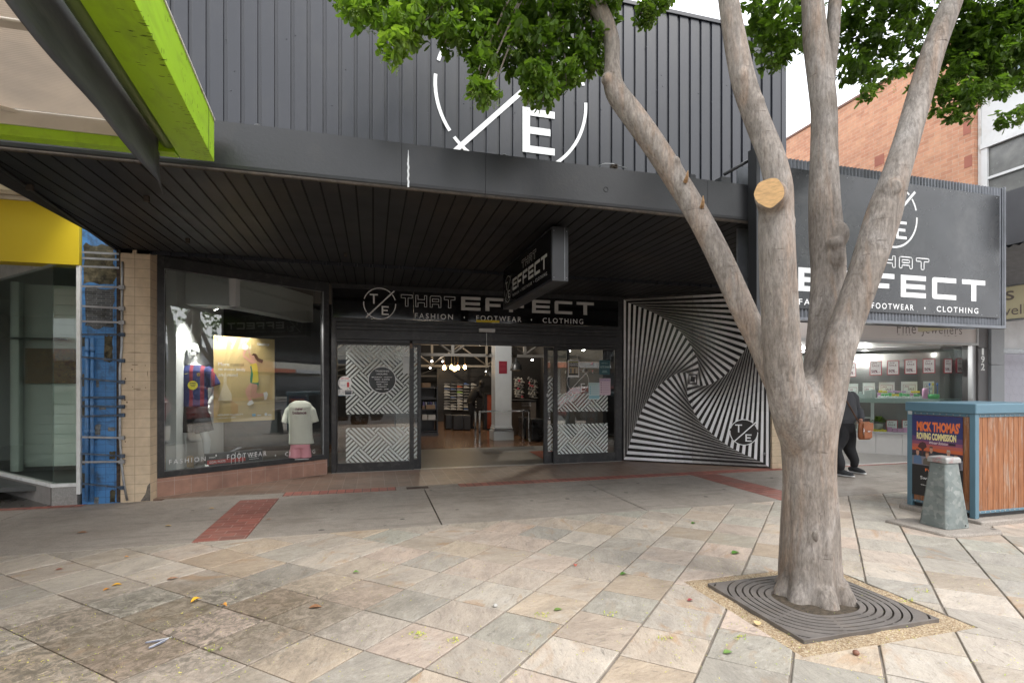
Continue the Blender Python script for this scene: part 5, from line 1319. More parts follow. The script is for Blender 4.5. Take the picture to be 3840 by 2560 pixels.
for _ in range(120):                                            # mould specks and scratches on the paint
    y = rr_.uniform(1.8, 4.5); z = rr_.choice((gz1 - rr_.random() ** 2 * .2, gz0 + rr_.random() ** 2 * .15)); L_ = rr_.uniform(.003, .02); w_ = rr_.uniform(.001, .0035)
    mb.add([(gxr + .001, y - w_, z - L_), (gxr + .001, y + w_, z - L_ * .6), (gxr + .001, y + w_, z + L_), (gxr + .001, y - w_, z + L_ * .5)], [(0, 3, 2, 1)])
for _ in range(120):
    y = rr_.uniform(1.8, 4.5); x = gxr - .004 - rr_.random() ** 2.2 * .16; L_ = rr_.uniform(.003, .022); w_ = rr_.uniform(.0012, .0035)
    mb.add([(x - L_, y - w_, gz0 - .001), (x + L_, y - w_ * .4, gz0 - .001), (x + L_, y + w_, gz0 - .001), (x - L_ * .4, y + w_, gz0 - .001)], [(0, 1, 2, 3)])
mb.build('paint_chips', mat('mould_black', (.04, .05, .02), .9), lc)
LINE = None
def ribbed(name, col, scale, axis, rough=.6, thru=.55):
    m, t, b = nodes(name); c = t.nodes.new("ShaderNodeTexCoord")
    wv = N(t, "ShaderNodeTexWave", wave_type='BANDS', bands_direction=axis); wv.inputs["Scale"].default_value = scale; t.links.new(c.outputs["Object"], wv.inputs["Vector"])
    n_ = tnoise(t, c.outputs["Object"], 1.5, 6)
    cc = mixc(t, 1.0, ramp(t, wv.outputs["Fac"], [(0.0, tuple(x * .86 for x in col)), (.3, col), (1, col)]), ramp(t, n_, [(.3, (.85,) * 3), (.7, (1.1, 1.08, 1.05))]), 'MULTIPLY')
    t.links.new(cc, b.inputs["Base Color"]); b.inputs["Roughness"].default_value = rough; bump(t, b, wv.outputs["Fac"], .5, .004)
    tr_ = t.nodes.new("ShaderNodeBsdfTranslucent"); t.links.new(cc, tr_.inputs[0]); mx_ = t.nodes.new("ShaderNodeMixShader"); mx_.inputs[0].default_value = thru   # thin sheet that lets some daylight through
    t.links.new(b.outputs[0], mx_.inputs[1]); t.links.new(tr_.outputs[0], mx_.inputs[2]); t.links.new(mx_.outputs[0], t.nodes["Material Output"].inputs[0]); return m
LINE = ribbed('cream_ribbed_lining', (.64, .585, .53), 16, 'Y')
mb = MB(); mb.box(-12, gxr - .30, -2.2, 3.32, 3.47, 3.472); mb.box(-12, gxr - .26, 3.40, 4.40, 3.47, 3.472); mb.build('lining', LINE, lc)
mb = MB(); mb.box(-12, gxr - .29, 3.325, 3.395, 3.455, 3.50)
a = onZ(0, 405, 3.45); b_ = onZ(470, 522, 3.45); mb.tube([(a.x - 2, a.y + (a.y - b_.y) * 1.2, 3.455), (a.x, a.y, 3.455), (b_.x, b_.y, 3.455)], .014, 6); mb.build('lining_trim', mat('cream_trim', (.62, .57, .50), .5), lc)
mb = MB(); mb.box(-12, gxr - .25, 4.405, gyb - .101, 3.36, 3.47)
mb.build('rear_ledge', mat('cream_trim', (0, 0, 0)), lc)
mb = MB(); mb.tube([(-.945, -2.2, 3.36), (-1.50, gyb - .02, 3.36)], .05, 12); mb.build('gutter', mat('olive_gutter', (.20, .28, .09), .35, var=.2), lc)
mb = MB(); n = 40; vs = []; fs = []
for i in range(n + 1):
    s_ = i / n; y = -1.5 + 5.98 * s_; w_ = .02 * math.sin(s_ * 9) + .012 * math.sin(s_ * 23)
    zb_ = 3.0 + .05 * noise.noise(Vector((0, y * 1.2, 0)))
    if s_ > .985: zb_ = 2.965
    for k in range(6):
        q = k / 5; vs.append(((-1.43 - .084 * (y - 2.93)) * (1 - q) + (-1.36 - .080 * (y - 2.43)) * q - .02 * math.sin(q * 3.1) + w_ * q * .6, y - .06 * q * s_, 3.375 * (1 - q) + zb_ * q))
for i in range(n):
    for k in range(5): fs.append((i * 6 + k, i * 6 + k + 1, (i + 1) * 6 + k + 1, (i + 1) * 6 + k))
mb.add(vs, fs, True)
ob = mb.build('rubber_flap', mat('weathered_rubber', (.075, .077, .082), .55, var=.5, vs=2.4, bp=.1, stretch=(1, .5, 1.6), dirt=(.17, .155, .145), dirt_amt=.7, ds=3.0), lc)
so = ob.modifiers.new('thick', 'SOLIDIFY'); so.thickness = .006

# ================================================================== LEFT NEIGHBOUR SHOP
ls = thing('shop_building', 'neighbouring shop at far left with yellow fascia and empty glass shopfront', 'shop', (-5.5, 7.8, 0))
MY = yfr(YW)
yx1 = pl(MY, 301, 900)[0] ; yz0 = pl(MY, 150, 988)[1]; yz1 = pl(MY, 100, 757)[1]
YEL = mat('yellow_fascia_paint', (.56, .42, .008), .5, var=.05, vs=.9, bp=.03)
mb = MB(); mb.box(-12, yx1, YW - .03, YW + .2, yz0, yz1); mb.build('yellow_fascia', YEL, ls, bevel=.003)
CRM = mat('cream_plaster', (.55, .50, .42), .7, var=.12, vs=2, dirt=(.3, .24, .17), dirt_amt=.5, ds=3)
mb = MB(); mb.box(-12, yx1, YW - .06, YW + .2, yz1 + .001, yz1 + .05); mb.box(-12, yx1, YW - .10, YW + .2, yz1 + .052, yz1 + .10); mb.build('cornice', CRM, ls, bevel=.008)
mb = MB(); mb.box(-12, yx1, 4.6, YW, yz1 + .11, yz1 + .13); mb.build('canopy_lining', ribbed('cream_ribbed_soffit', (.50, .46, .38), 14, 'X', thru=.6), ls)
mb = MB(); mb.box(-12, yx1 - .0, YW - .01, YW + .25, yz1 + .135, 7.9); mb.box(-12, -3.65, 12.8, 13.0, 0, 3.3); mb.box(-12.2, -12, YW - .03, 13, 0, 4.5); mb.box(-12, -3.63, YW + .2, 12.8, 3.28, 3.32); mb.box(-3.645, -3.62, YW + .25, 12.8, 0, 3.28); mb.build('wall', mat('grey_shop_wall', (.30, .33, .31), .7, var=.06), ls)
G0 = Vector((onY(200, 1400, YW + .03).x, YW + .03, 0)); G1 = G0 + Vector((-1.5, 1.5, 0)); MG = frame(G1, G0 - G1)
sil = .255
mb = MB(); mb.box(G0.x, pl(MY, 287, 1400)[0], YW + .02, YW + .028, sil + .02, yz0); mb.build('glass', GLASSG, ls)
mb = MB(MG); mb.box(-3, (G0 - G1).length, sil + .02, yz0, -.008, 0); mb.build('glass', GLASSG, ls)
WFR = mat('white_frame', (.62, .64, .64), .45, var=.1, vs=8, dirt=(.3, .28, .25), dirt_amt=.3, ds=9)
mb = MB(); mb.box(pl(MY, 287, 1400)[0], pl(MY, 303, 1400)[0] - .001, YW - .01, YW + .06, .13, yz0); mb.box(G0.x - .01, pl(MY, 287, 1400)[0] - .001, YW - .01, YW + .06, sil - .025, sil + .018); mb.build('frame', WFR, ls, bevel=.003)
mb = MB(MG); mb.box(-3, (G0 - G1).length - .01, sil - .025, sil + .018, -.04, .03); mb.build('sill', WFR, ls, bevel=.003)
mb = MB(MG); mb.box(-3, (G0 - G1).length - .01, yz0 - .001, 3.275, -.04, .03); mb.build('window_head', WFR, ls)
mb = MB(); mb.box(G0.x + .0, pl(MY, 290, 1400)[0], YW - .005, YW + .2, -.02, sil - .028); mb.build('plinth', mat('grey_granite', (.25, .25, .24), .5, var=.25, vs=60, bp=.1), ls)
mb = MB(MG); mb.box(-3, (G0 - G1).length - .03, -.02, sil - .028, -.1, .02); mb.build('plinth', mat('grey_tile_plinth', (.20, .19, .18), .5, var=.15, vs=8), ls)
mb = MB(); mb.box(-12, G0.x - .05, YW + .0, 12.8, -.02, -.002); mb.build('entry_floor', mat('dark_entry_tile', (.09, .085, .08), .3, var=.2, vs=5), ls)
# slat wall inside
SLAT = mat('slat_wall', (.66, .74, .68), .5, var=.05)
xs0, xs1 = onY(92, 1400, 9.3).x, onY(292, 1400, 9.3).x + .25
mb = MB(); z_ = .34
while z_ < 2.95: mb.box(xs0, xs1, 9.3, 9.32, z_ + .004, z_ + .146); z_ += .15
mb.box(xs0, xs1, 9.321, 9.34, .3, 3.0); mb.box(xs0 - .12, xs0 - .02, 9.2, 9.3, .25, 3.05); mb.build('slat_wall', SLAT, ls)
mb = MB(); mb.box(G1.x - 2, -3.65, YW + .35, 9.6, .14, .2); mb.build('display_floor', mat('dark_display_floor', (.05, .055, .055), .5), ls)
pt = thing('painting', 'dark brown and gold abstract painting hung on the pale slat wall', 'painting', tuple(onY(190, 1370, 9.2)))
a, b_ = onY(95, 1305, 9.25), onY(286, 1437, 9.25)
def paint_mat():
    m, t, b = nodes('abstract_painting'); v = coords(t, (1, 1, 1.4)); n_ = tnoise(t, v, 7, 9, .75, 1.8)
    t.links.new(ramp(t, n_, [(.3, (.02, .015, .01)), (.42, (.09, .03, .02)), (.5, (.22, .13, .03)), (.56, (.06, .05, .045)), (.62, (.35, .22, .06)), (.72, (.25, .05, .03))]), b.inputs["Base Color"]); b.inputs["Roughness"].default_value = .4; return m
mb = MB(); mb.box(a.x, b_.x, 9.24, 9.29, b_.z, a.z); mb.build('canvas', paint_mat(), pt)
mb = MB(); a2 = onY(33, 1265, 9.2); b2_ = onY(240, 1285, 9.2); mb.box(a2.x, b2_.x, 9.1, 9.29, a2.z - .02, a2.z); mb.build('glass_shelf', mat('shelf_dark', (.05, .07, .065), .3), ls)
# ================================================================== FIGURES
def fuse(o, vox=.011, it=3):
    r_ = o.modifiers.new('fuse', 'REMESH'); r_.mode = 'VOXEL'; r_.voxel_size = vox; r_.use_smooth_shade = True
    s_ = o.modifiers.new('soft', 'SMOOTH'); s_.factor = .5; s_.iterations = it
def chain(mb, pts, rads, n=12, ell=1.0, up=None):
    q = crom([(Vector(p), r_) for p, r_ in zip(pts, rads)], .03)
    mb.tube([Vector(a[:3]) for a in q], [a[3] for a in q], n, ell=ell, up=up)
def loft(mb, rings, n=24):
    """rings: centre, half width, half depth (world x, y), joined into one closed skin"""
    vs = []
    for c, rx, ry in rings:
        for k in range(n):
            a = 2 * math.pi * k / n; vs.append((c[0] + rx * math.cos(a), c[1] + ry * math.sin(a), c[2]))
    fs = [(i * n + k, i * n + (k + 1) % n, (i + 1) * n + (k + 1) % n, (i + 1) * n + k) for i in range(len(rings) - 1) for k in range(n)]
    fs += [tuple(range(n - 1, -1, -1)), tuple((len(rings) - 1) * n + k for k in range(n))]
    mb.add(vs, fs, True)
def hand(mb, p, d, side, s=1.0):
    """palm, four fingers and a thumb from wrist p pointing along d"""
    d = Vector(d).normalized(); x = Vector(side).normalized(); n = d.cross(x).normalized(); p = Vector(p)
    mb.tube([p, p + d * .045 * s, p + d * .09 * s], [.022 * s, .036 * s, .034 * s], 10, ell=.5, up=x)
    for k, L in enumerate((.070, .080, .075, .060)):
        b = p + d * .085 * s + x * (-.027 + .018 * k) * s
        mb.tube([b, b + d * L * .45 * s + n * .004, b + d * L * .75 * s + n * .016 * s, b + d * L * .9 * s + n * .032 * s], [.0092 * s, .0088 * s, .008 * s, .006 * s], 8)
    b = p + d * .03 * s - x * .03 * s
    mb.tube([b, b - x * .022 * s + d * .03 * s + n * .006, b - x * .024 * s + d * .062 * s + n * .014], [.012 * s, .010 * s, .007 * s], 8)
def head(mb, c, f=(0, -1, 0), s=1.0):
    """head with brow, nose, mouth, chin and ears; f is the facing"""
    f = Vector(f).normalized(); x = f.cross(Vector((0, 0, 1))); c = Vector(c); U = Vector((0, 0, 1))
    M_ = Matrix(((x.x, f.x, 0, c.x), (x.y, f.y, 0, c.y), (0, 0, 1, c.z), (0, 0, 0, 1)))
    h = MB(M_ @ Matrix.Scale(s, 4))
    h.ball((0, -.01, .025), .073, .092, .095, 18); h.ball((0, .018, -.035), .056, .064, .078, 16); h.ball((0, .062, -.088), .024, .02, .02, 10)
    h.tube([(0, .082, .02), (0, .103, -.012), (0, .086, -.026)], [.008, .014, .010], 8)
    h.ball((0, .076, .03), .05, .014, .012, 12); h.ball((0, .078, -.052), .024, .010, .006, 10); h.ball((0, .076, -.064), .02, .010, .006, 10)
    for sx_ in (-1, 1):
        h.ball((sx_ * .03, .072, .008), .014, .01, .009, 10); h.ball((sx_ * .075, -.008, 0), .010, .02, .032, 10)
    mb.v_off = len(mb.v); b = len(mb.v); mb.v += h.v; mb.f += [tuple(i + b for i in f_) for f_ in h.f]; mb.m += [mb.mi] * len(h.f); mb.sm += [True] * len(h.f)
def foot(mb, a, d, s=1.0):
    d = Vector(d).normalized(); a = Vector(a)
    mb.tube([a + d * -.05 * s + Vector((0, 0, -.03)), a + d * .04 * s + Vector((0, 0, -.025)), a + d * .13 * s + Vector((0, 0, -.045)), a + d * .19 * s + Vector((0, 0, -.052))], [.036 * s, .043 * s, .036 * s, .02 * s], 12)

MANN = mat('mannequin_gloss', (.66, .68, .68), .16, var=.02)
# ---- floor and boxes of the display
bay = MB(); q = [(W0.x + .02, W0.y + .06), (W1.x - .05, W1.y + .05), (W1.x - .05, W1.y + 1.1), (W0.x + .02, W1.y + 1.1)]
bay.poly(q, .20, .30); bay.build('display_platform', mat('display_timber', (.12, .10, .085), .5, var=.2, vs=4, stretch=(1, 6, 1)), shop)
MF = frame(W0 + (W1 - W0).normalized() * 0 + Vector((MW[0][2], MW[1][2], 0)) * -.5, W1 - W0)
# mannequin with striped football shirt
md = 8.62
def mq(u, v, Y=md): return onY(u, v, Y)
mcx = mq(727, 1500).x
mann = thing('mannequin', 'white full length mannequin in blue and maroon striped football shirt and black shorts', 'mannequin', (mcx, md, .30))
T0 = .30; H = 1.86 / 1.84
def Z(h): return T0 + h * H
mb = MB()
hip = Z(.92)
for sx_, ft in ((-1, -.07), (1, .10)):
    chain(mb, [(mcx + sx_ * .085, md, Z(.95)), (mcx + sx_ * .09 + ft * .3, md - .02, Z(.70)), (mcx + ft * .7 + sx_ * .08, md - .035, Z(.50)), (mcx + ft + sx_ * .075, md - .01, Z(.38)), (mcx + ft + sx_ * .07, md + .01, Z(.20)), (mcx + ft + sx_ * .07, md + .02, Z(.07))], [.092, .078, .056, .058, .044, .036], 14)
    foot(mb, (mcx + ft + sx_ * .07, md + .02, Z(.065)), (sx_ * .25, -1, 0))
loft(mb, [((mcx, md, Z(.86)), .15, .10), ((mcx, md, Z(.95)), .165, .105), ((mcx, md, Z(1.08)), .135, .095), ((mcx, md, Z(1.25)), .16, .11), ((mcx, md, Z(1.40)), .185, .11), ((mcx, md, Z(1.48)), .16, .085), ((mcx, md, Z(1.53)), .06, .06)])
chain(mb, [(mcx, md, Z(1.46)), (mcx, md - .008, Z(1.54)), (mcx, md - .015, Z(1.62))], [.055, .050, .052])
head(mb, (mcx - .01, md - .01, Z(1.71)), (-.2, -1, 0), 1.04)
for sx_ in (-1, 1):
    sh = (mcx + sx_ * .19, md, Z(1.44)); el = (mcx + sx_ * .27, md + .03, Z(1.16)); wr = (mcx + sx_ * .22, md - .06, Z(.93))
    if sx_ < 0: el = (mcx - .33, md + .10, Z(1.20)); wr = (mcx - .24, md + .16, Z(1.02))
    chain(mb, [sh, el, wr], [.05, .040, .026]); hand(mb, wr, (0, -.1, -1), (0, 1, 0), .95)
bd = mb.build('body', MANN, mann); fuse(bd, .010)
def jersey_mat():
    m, t, b = nodes('striped_shirt'); v = coords(t, (1, 1, 1)); sp = t.nodes.new("ShaderNodeSeparateXYZ"); t.links.new(v, sp.inputs[0])
    wv = N(t, "ShaderNodeMath", operation='SINE'); ml = N(t, "ShaderNodeMath", operation='MULTIPLY_ADD'); ml.inputs[1].default_value = 2 * math.pi / .135; ml.inputs[2].default_value = -mcx * 2 * math.pi / .135 + 1.57
    t.links.new(sp.outputs[0], ml.inputs[0]); t.links.new(ml.outputs[0], wv.inputs[0])
    t.links.new(ramp(t, wv.outputs[0], [(.45, (.012, .02, .10)), (.55, (.17, .012, .03))]), b.inputs["Base Color"]); b.inputs["Roughness"].default_value = .75
    bump(t, b, tnoise(t, v, 14, 5, .6, .8), .5, .02); return m
mb = MB()
loft(mb, [((mcx, md, Z(.90)), .200, .135), ((mcx, md, Z(1.0)), .190, .13), ((mcx, md, Z(1.15)), .185, .125), ((mcx, md, Z(1.32)), .195, .13), ((mcx, md, Z(1.42)), .21, .125), ((mcx, md, Z(1.485)), .17, .09), ((mcx, md, Z(1.515)), .085, .07)])
for sx_ in (-1, 1):
    e_ = (mcx + sx_ * .285, md + .02, Z(1.20)) if sx_ > 0 else (mcx - .30, md + .07, Z(1.24))
    mb.tube([(mcx + sx_ * .15, md, Z(1.45)), (mcx + sx_ * .205, md + .01, Z(1.40)), e_], [.075, .085, .080], 14)
sh_ = mb.build('shirt', jersey_mat(), mann); fuse(sh_, .012)
mb = MB()
loft(mb, [((mcx, md, Z(.80)), .185, .14), ((mcx, md, Z(.95)), .175, .12), ((mcx, md, Z(1.0)), .165, .11)])
for sx_ in (-1, 1): mb.tube([(mcx + sx_ * .08, md, Z(.88)), (mcx + sx_ * .10, md - .01, Z(.72)), (mcx + sx_ * .13 + .02, md - .02, Z(.52))], [.12, .125, .125], 16)
so_ = mb.build('shorts', mat('black_shorts', (.012, .012, .014), .85, bp=.3, bs=20), mann); fuse(so_, .012)
Mj = frame((mcx, md - .150, 0), (1, 0, 0)); mb = MB(Mj); mb.disc((.03, Z(1.21)), .065, 32, 0); mb.build('shirt_badge', mat('badge_yellow', (.75, .66, .04), .6), mann)
mb = MB(Mj)
for k, (r_, w_) in enumerate(((.095, .012), (.075, .010), (.055, .009))): mb.disc((.03 + .002 * k, Z(1.21) + .028 - .022 * k - r_ * .93), r_ + w_ / 2, 40, .0012, r_ - w_ / 2, 66 - k * 6 if False else 63, 117)
mb.build('badge_arcs', mat('badge_dark', (.03, .03, .05), .6), mann)
mb = MB(Mj); mb.poly([(-.085, Z(1.375)), (-.06, Z(1.37)), (-.02, Z(1.388)), (-.065, Z(1.378))], 0); mb.build('tick_print', mat('badge_yellow', (0, 0, 0)), mann)
mb = MB(Mj); mb.poly([(.085, Z(1.35)), (.105, Z(1.335)), (.125, Z(1.35)), (.13, Z(1.385)), (.105, Z(1.392)), (.08, Z(1.385))], 0.001); mb.build('crest', mat('crest_mix', (.35, .22, .05), .6, var=.6, vs=60), mann)
mb = MB(); mb.lathe((mcx + .02, md + .02, .30), [(0, .012), (.14, .012), (.15, .004), (.15, 0)], 28); mb.build('base', CHROME, mann)
# half torso in pale tee and pink shorts
td = 9.12; tcx_ = mq(1126, 1600, td).x; Tz = .30
tor = thing('mannequin', 'headless half torso in pale lettered t-shirt and pink shorts beside the window post', 'mannequin', (tcx_, td, .30))
mb = MB(); zt0 = mq(1126, 1715, td).z; zt1 = mq(1126, 1502, td).z; hh = zt1 - zt0
mb.box(tcx_ - .10, tcx_ - .055, td - .02, td + .02, .30, zt0 + .1); mb.box(tcx_ + .055, tcx_ + .10, td - .02, td + .02, .30, zt0 + .1); mb.box(tcx_ - .30, tcx_ + .14, td - .08, td + .06, .30, .315); mb.build('stand', mat('clear_stand', (.45, .47, .47), .2), tor)
mb = MB(); a = zt0 + hh * .24
loft(mb, [((tcx_ + .02, td, a), .20, .12), ((tcx_ + .01, td, a + .12), .185, .12), ((tcx_, td, zt1 - .22), .18, .12), ((tcx_, td, zt1 - .10), .19, .11), ((tcx_, td, zt1 - .045), .165, .09), ((tcx_, td, zt1 - .012), .11, .07), ((tcx_, td, zt1), .075, .055)])
for sx_ in (-1, 1): mb.tube([(tcx_ + sx_ * .12, td, zt1 - .085), (tcx_ + sx_ * .185, td, zt1 - .16), (tcx_ + sx_ * .235, td, zt1 - .36)], [.045, .058, .060], 14)
o_ = mb.build('t_shirt', mat('sage_cloth', (.50, .53, .46), .85, var=.06, bp=.5, bs=9), tor); fuse(o_, .011)
mb = MB(); loft(mb, [((tcx_, td, zt0 + .16), .155, .11), ((tcx_, td, a - .02), .155, .11), ((tcx_, td, a + .06), .14, .10)])
for sx_ in (-1, 1): mb.tube([(tcx_ + sx_ * .06, td, zt0 + .2), (tcx_ + sx_ * .08, td, zt0 + .1), (tcx_ + sx_ * .085, td, zt0)], [.085, .09, .095], 14)
o_ = mb.build('shorts', mat('pink_cloth', (.62, .30, .34), .85, var=.06, bp=.5, bs=10), tor); fuse(o_, .011)
Mt = frame((tcx_, td - .135, 0), (1, 0, 0)); mb = MB(Mt); text(mb, 'new', -.055, zt1 - .155, .055, zt1 - .115, 0, bold=.02); text(mb, 'balance', -.10, zt1 - .215, .11, zt1 - .165, 0, bold=.02); mb.box(-.10, -.065, zt1 - .14, zt1 - .136, 0, .001); mb.box(.065, .10, zt1 - .14, zt1 - .136, 0, .001); mb.build('shirt_print', mat('maroon_print', (.10, .02, .05), .7), tor)
# sports poster hung behind the glass
def flatp(pts, w_, mb, z):
    for a, b_ in zip(pts[:-1], pts[1:]): mb.line(a, b_, w_, z)
SK = (.66, .36, .26); GR = (.03, .22, .12); YE = (.70, .56, .05); OC = (.56, .42, .19)
ps = notice('tan sports poster of a leaping netball player hung behind the display window', MW, 819, 1262, 1050, 1581, -.20, OC, [
    ('p', (.52, .385, .17), 0, 0, 1, 1, [(0, 0), (1, 0), (1, .22), (0, .17)]),
    ('t', WH, .715, .915, .91, .95, 'asics', .03, .25), ('o', WH, .695, .915, .735, .95), ('o', OC, .703, .922, .728, .943),
    ('t', WH, .07, .655, .24, .695, 'More'), ('t', (.10, .08, .05), .26, .655, .47, .695, 'control'), ('t', WH, .07, .59, .50, .635, 'to move body'), ('t', WH, .07, .53, .37, .575, 'and mind'),
    ('t', WH, .06, .075, .46, .095, 'NETBURNER BALLISTIC FF 4', .02), ('t', WH, .06, .04, .34, .06, 'Lightweight stability'), ('b', (.2, .4, .55), .61, .055, .67, .085), ('b', WH, .69, .06, .76, .07), ('o', WH, .82, .055, .87, .09), ('b', WH, .88, .06, .94, .07),
    ('p', (.66, .56, .38), 0, 0, 1, 1, [(.06, .25), (.28, .25), (.28, .32), (.20, .44), (.20, .56), (.15, .56), (.15, .44)]),
    ('p', SK, 0, 0, 1, 1, [(.46, .82), (.475, .79), (.62, .72), (.66, .72), (.64, .69), (.58, .70), (.455, .77)]),
    ('p', SK, 0, 0, 1, 1, [(.50, .88), (.53, .86), (.49, .80), (.465, .79), (.46, .82)]), ('p', (.58, .30, .21), 0, 0, 1, 1, [(.54, .87), (.56, .85), (.60, .77), (.57, .76)]),
    ('o', (.72, .72, .66), .445, .855, .55, .92), ('p', SK, 0, 0, 1, 1, [(.585, .75), (.60, .80), (.64, .80), (.66, .76), (.64, .72), (.60, .72)]),
    ('p', (.10, .04, .02), 0, 0, 1, 1, [(.60, .79), (.63, .815), (.68, .81), (.72, .76), (.80, .74), (.78, .70), (.70, .72), (.66, .76), (.64, .79)]),
    ('p', SK, 0, 0, 1, 1, [(.60, .72), (.64, .75), (.70, .70), (.70, .62), (.60, .62)]),
    ('p', YE, 0, 0, 1, 1, [(.575, .68), (.68, .70), (.70, .66), (.72, .50), (.70, .44), (.60, .42), (.575, .50), (.59, .60)]),
    ('p', GR, 0, 0, 1, 1, [(.575, .66), (.60, .665), (.625, .56), (.61, .45), (.58, .45), (.575, .50), (.59, .60)]), ('p', GR, 0, 0, 1, 1, [(.58, .46), (.72, .46), (.715, .42), (.60, .41)]),
    ('p', SK, 0, 0, 1, 1, [(.58, .46), (.65, .44), (.58, .36), (.585, .30), (.605, .24), (.56, .24), (.50, .33), (.50, .38)]),
    ('p', (.58, .30, .21), 0, 0, 1, 1, [(.60, .45), (.70, .44), (.68, .35), (.70, .33), (.82, .335), (.82, .30), (.64, .27), (.585, .29)]),
    ('p', (.74, .72, .70), 0, 0, 1, 1, [(.80, .34), (.86, .35), (.88, .32), (.86, .26), (.82, .25)]), ('p', (.74, .72, .70), 0, 0, 1, 1, [(.56, .24), (.61, .25), (.64, .21), (.56, .185), (.52, .20)])], 'poster', cat='poster')
# goal post box
gp = thing('product_box', 'long black and red goal posts box leaning along the foot of the display window', 'box', (-1.9, 8.6, .3))
x0, y0, x1, y1 = prect(MW, 788, 1699, 1000, 1760); y0 = .305
mb = MB(MW); mb.box(x0, x1, y0, y0 + .20, -.25, -.16); mb.build('carton', mat('carton_black', (.03, .035, .04), .4), gp)
mb = MB(MW); mb.box(x0 + .01, x0 + (x1 - x0) * .68, y0 + .045, y0 + .105, -.159, -.158); mb.build('red_band', mat('carton_red', (.50, .03, .03), .45), gp)
mb = MB(MW); text(mb, 'GOAL POSTS', x0 + .04, y0 + .058, x0 + .26, y0 + .09, -.1565, bold=.02); text(mb, 'SHERRIN', x0 + .035, y0 + .135, x0 + .12, y0 + .155, -.1565, bold=.02)
for k in range(4): a_ = x0 + .34 + .055 * k; mb.box(a_, a_ + .007, y0 + .02, y0 + (.19 if k in (1, 2) else .15), -.157, -.156)
for k in range(4): mb.box(x0 + (x1 - x0) * .75, x0 + (x1 - x0) * (.93 - .03 * (k % 2)), y0 + .06 + .03 * k, y0 + .066 + .03 * k, -.157, -.156)
mb.build('print', LET, gp)
mb = MB(MW); mb.box(x0 - .75, x0 - .08, .302, .46, -.75, -.45); o_ = mb.build('timber_box', mat('plywood', (.38, .27, .15), .6, var=.2, vs=6, stretch=(1, 1, 6))); tag(o_, 'low plywood box on the display floor at the left of the mannequin', 'box')
# fire extinguisher on the side wall
fe = thing('fire_extinguisher', 'red fire extinguisher hanging on the pale wall behind the mannequin', 'fire extinguisher', tuple(onY(638, 1370, 8.75)))
c = onY(638, 1372, 8.75); mb = MB(); mb.lathe((c.x, c.y, c.z), [(0, -.17), (.05, -.17), (.055, -.15), (.055, .12), (.03, .16), (.015, .18)], 18); mb.build('cylinder', mat('extinguisher_red', (.5, .03, .03), .3), fe)
mb = MB(); mb.lathe((c.x, c.y, c.z), [(.056, -.06), (.056, .05)], 18); mb.build('label', WHITE, fe)
mb = MB(); mb.tube([(c.x, c.y, c.z + .18), (c.x, c.y, c.z + .22), (c.x + .05, c.y - .02, c.z + .23)], .01, 6); mb.build('handle', BLK, fe)

# bulkhead, side wall and track lights of the bay
mb = MB(); mb.box(W0.x + .03, W0.x + .16, 8.12 + .10, 10.6, .0, 3.25); mb.build('bay_wall', mat('bay_wall_paint', (.45, .47, .47), .7, var=.04), shop)
mb = MB(); mb.box(W0.x + .17, -2.0, 8.55, 8.95, 2.72, 3.22); mb.poly([(-2.0, 8.55), (-1.1, 10.4), (-1.3, 10.5), (-2.17, 8.95)], 2.72, 3.22); mb.build('bulkhead', mat('bay_wall_paint', (0, 0, 0)), shop)
mb = MB(); mb.box(-3.18, -.72, 11.2, 11.25, .3, 3.2); mb.build('bay_back_wall', mat('dark_interior_wall', (.035, .035, .037), .6), shop)
WARM = emis('warm_bulb', (1, .62, .25), 14); COOL = emis('cool_lamp', (1, .96, .88), 16)
def spot(u, v, t, lbl, d=(0, -.2, -1)):
    c = at(u, v, t); o = thing('spotlight', lbl, 'spotlight', tuple(c), 'track spotlights inside the shop')
    d = Vector(d).normalized(); mb = MB(); mb.tube([c - d * .10, c - d * .015, c], [.022, .035, .04], 12); mb.tube([c - d * .08, c - d * .08 + Vector((0, 0, .12))], .006, 6); mb.build('lamp_housing', STEEL, o)
    mb = MB(); mb.tube([c + d * .001, c + d * .006], [.034, .034], 12); mb.build('lamp_face', COOL, o); return o
spot(776, 1146, 7.9, 'white spotlight under the pale bulkhead, nearer of two', (-.1, -.2, -1)); spot(810, 1160, 8.6, 'unlit looking spotlight just right of the nearer one under the bulkhead', (.5, .3, -1))
spot(858, 1226, 11, 'small spotlight above the left top of the sports poster', (-.2, -.2, -1)); spot(996, 1081, 10.3, 'bright flat downlight in the dark ceiling above the poster', (0, 0, -1))

# ================================================================== SHOP INTERIOR
INW = mat('dark_interior_wall', (0, 0, 0)); 
def wood_floor():
    m, t, b = nodes('timber_floor'); v = coords(t); br = t.nodes.new("ShaderNodeTexBrick"); br.offset = .4
    br.inputs["Scale"].default_value = 1; br.inputs["Brick Width"].default_value = 1.6; br.inputs["Row Height"].default_value = .13; br.inputs["Mortar Size"].default_value = .002
    br.inputs["Color1"].default_value = (.20, .11, .06, 1); br.inputs["Color2"].default_value = (.14, .075, .045, 1); br.inputs["Mortar"].default_value = (.05, .03, .02, 1); t.links.new(v, br.inputs[0])
    c = mixc(t, .6, br.outputs[0], ramp(t, tnoise(t, coords(t, (1, 8, 1)), 4, 6), [(.3, (.7,) * 3), (.7, (1.2,) * 3)]), 'MULTIPLY'); t.links.new(c, b.inputs["Base Color"]); b.inputs["Roughness"].default_value = .22; return m
mb = MB(); mb.box(-3.1, XR - .25, 12.3, 29.7, -.06, .004); struct(mb.build('timber_floor', wood_floor()))
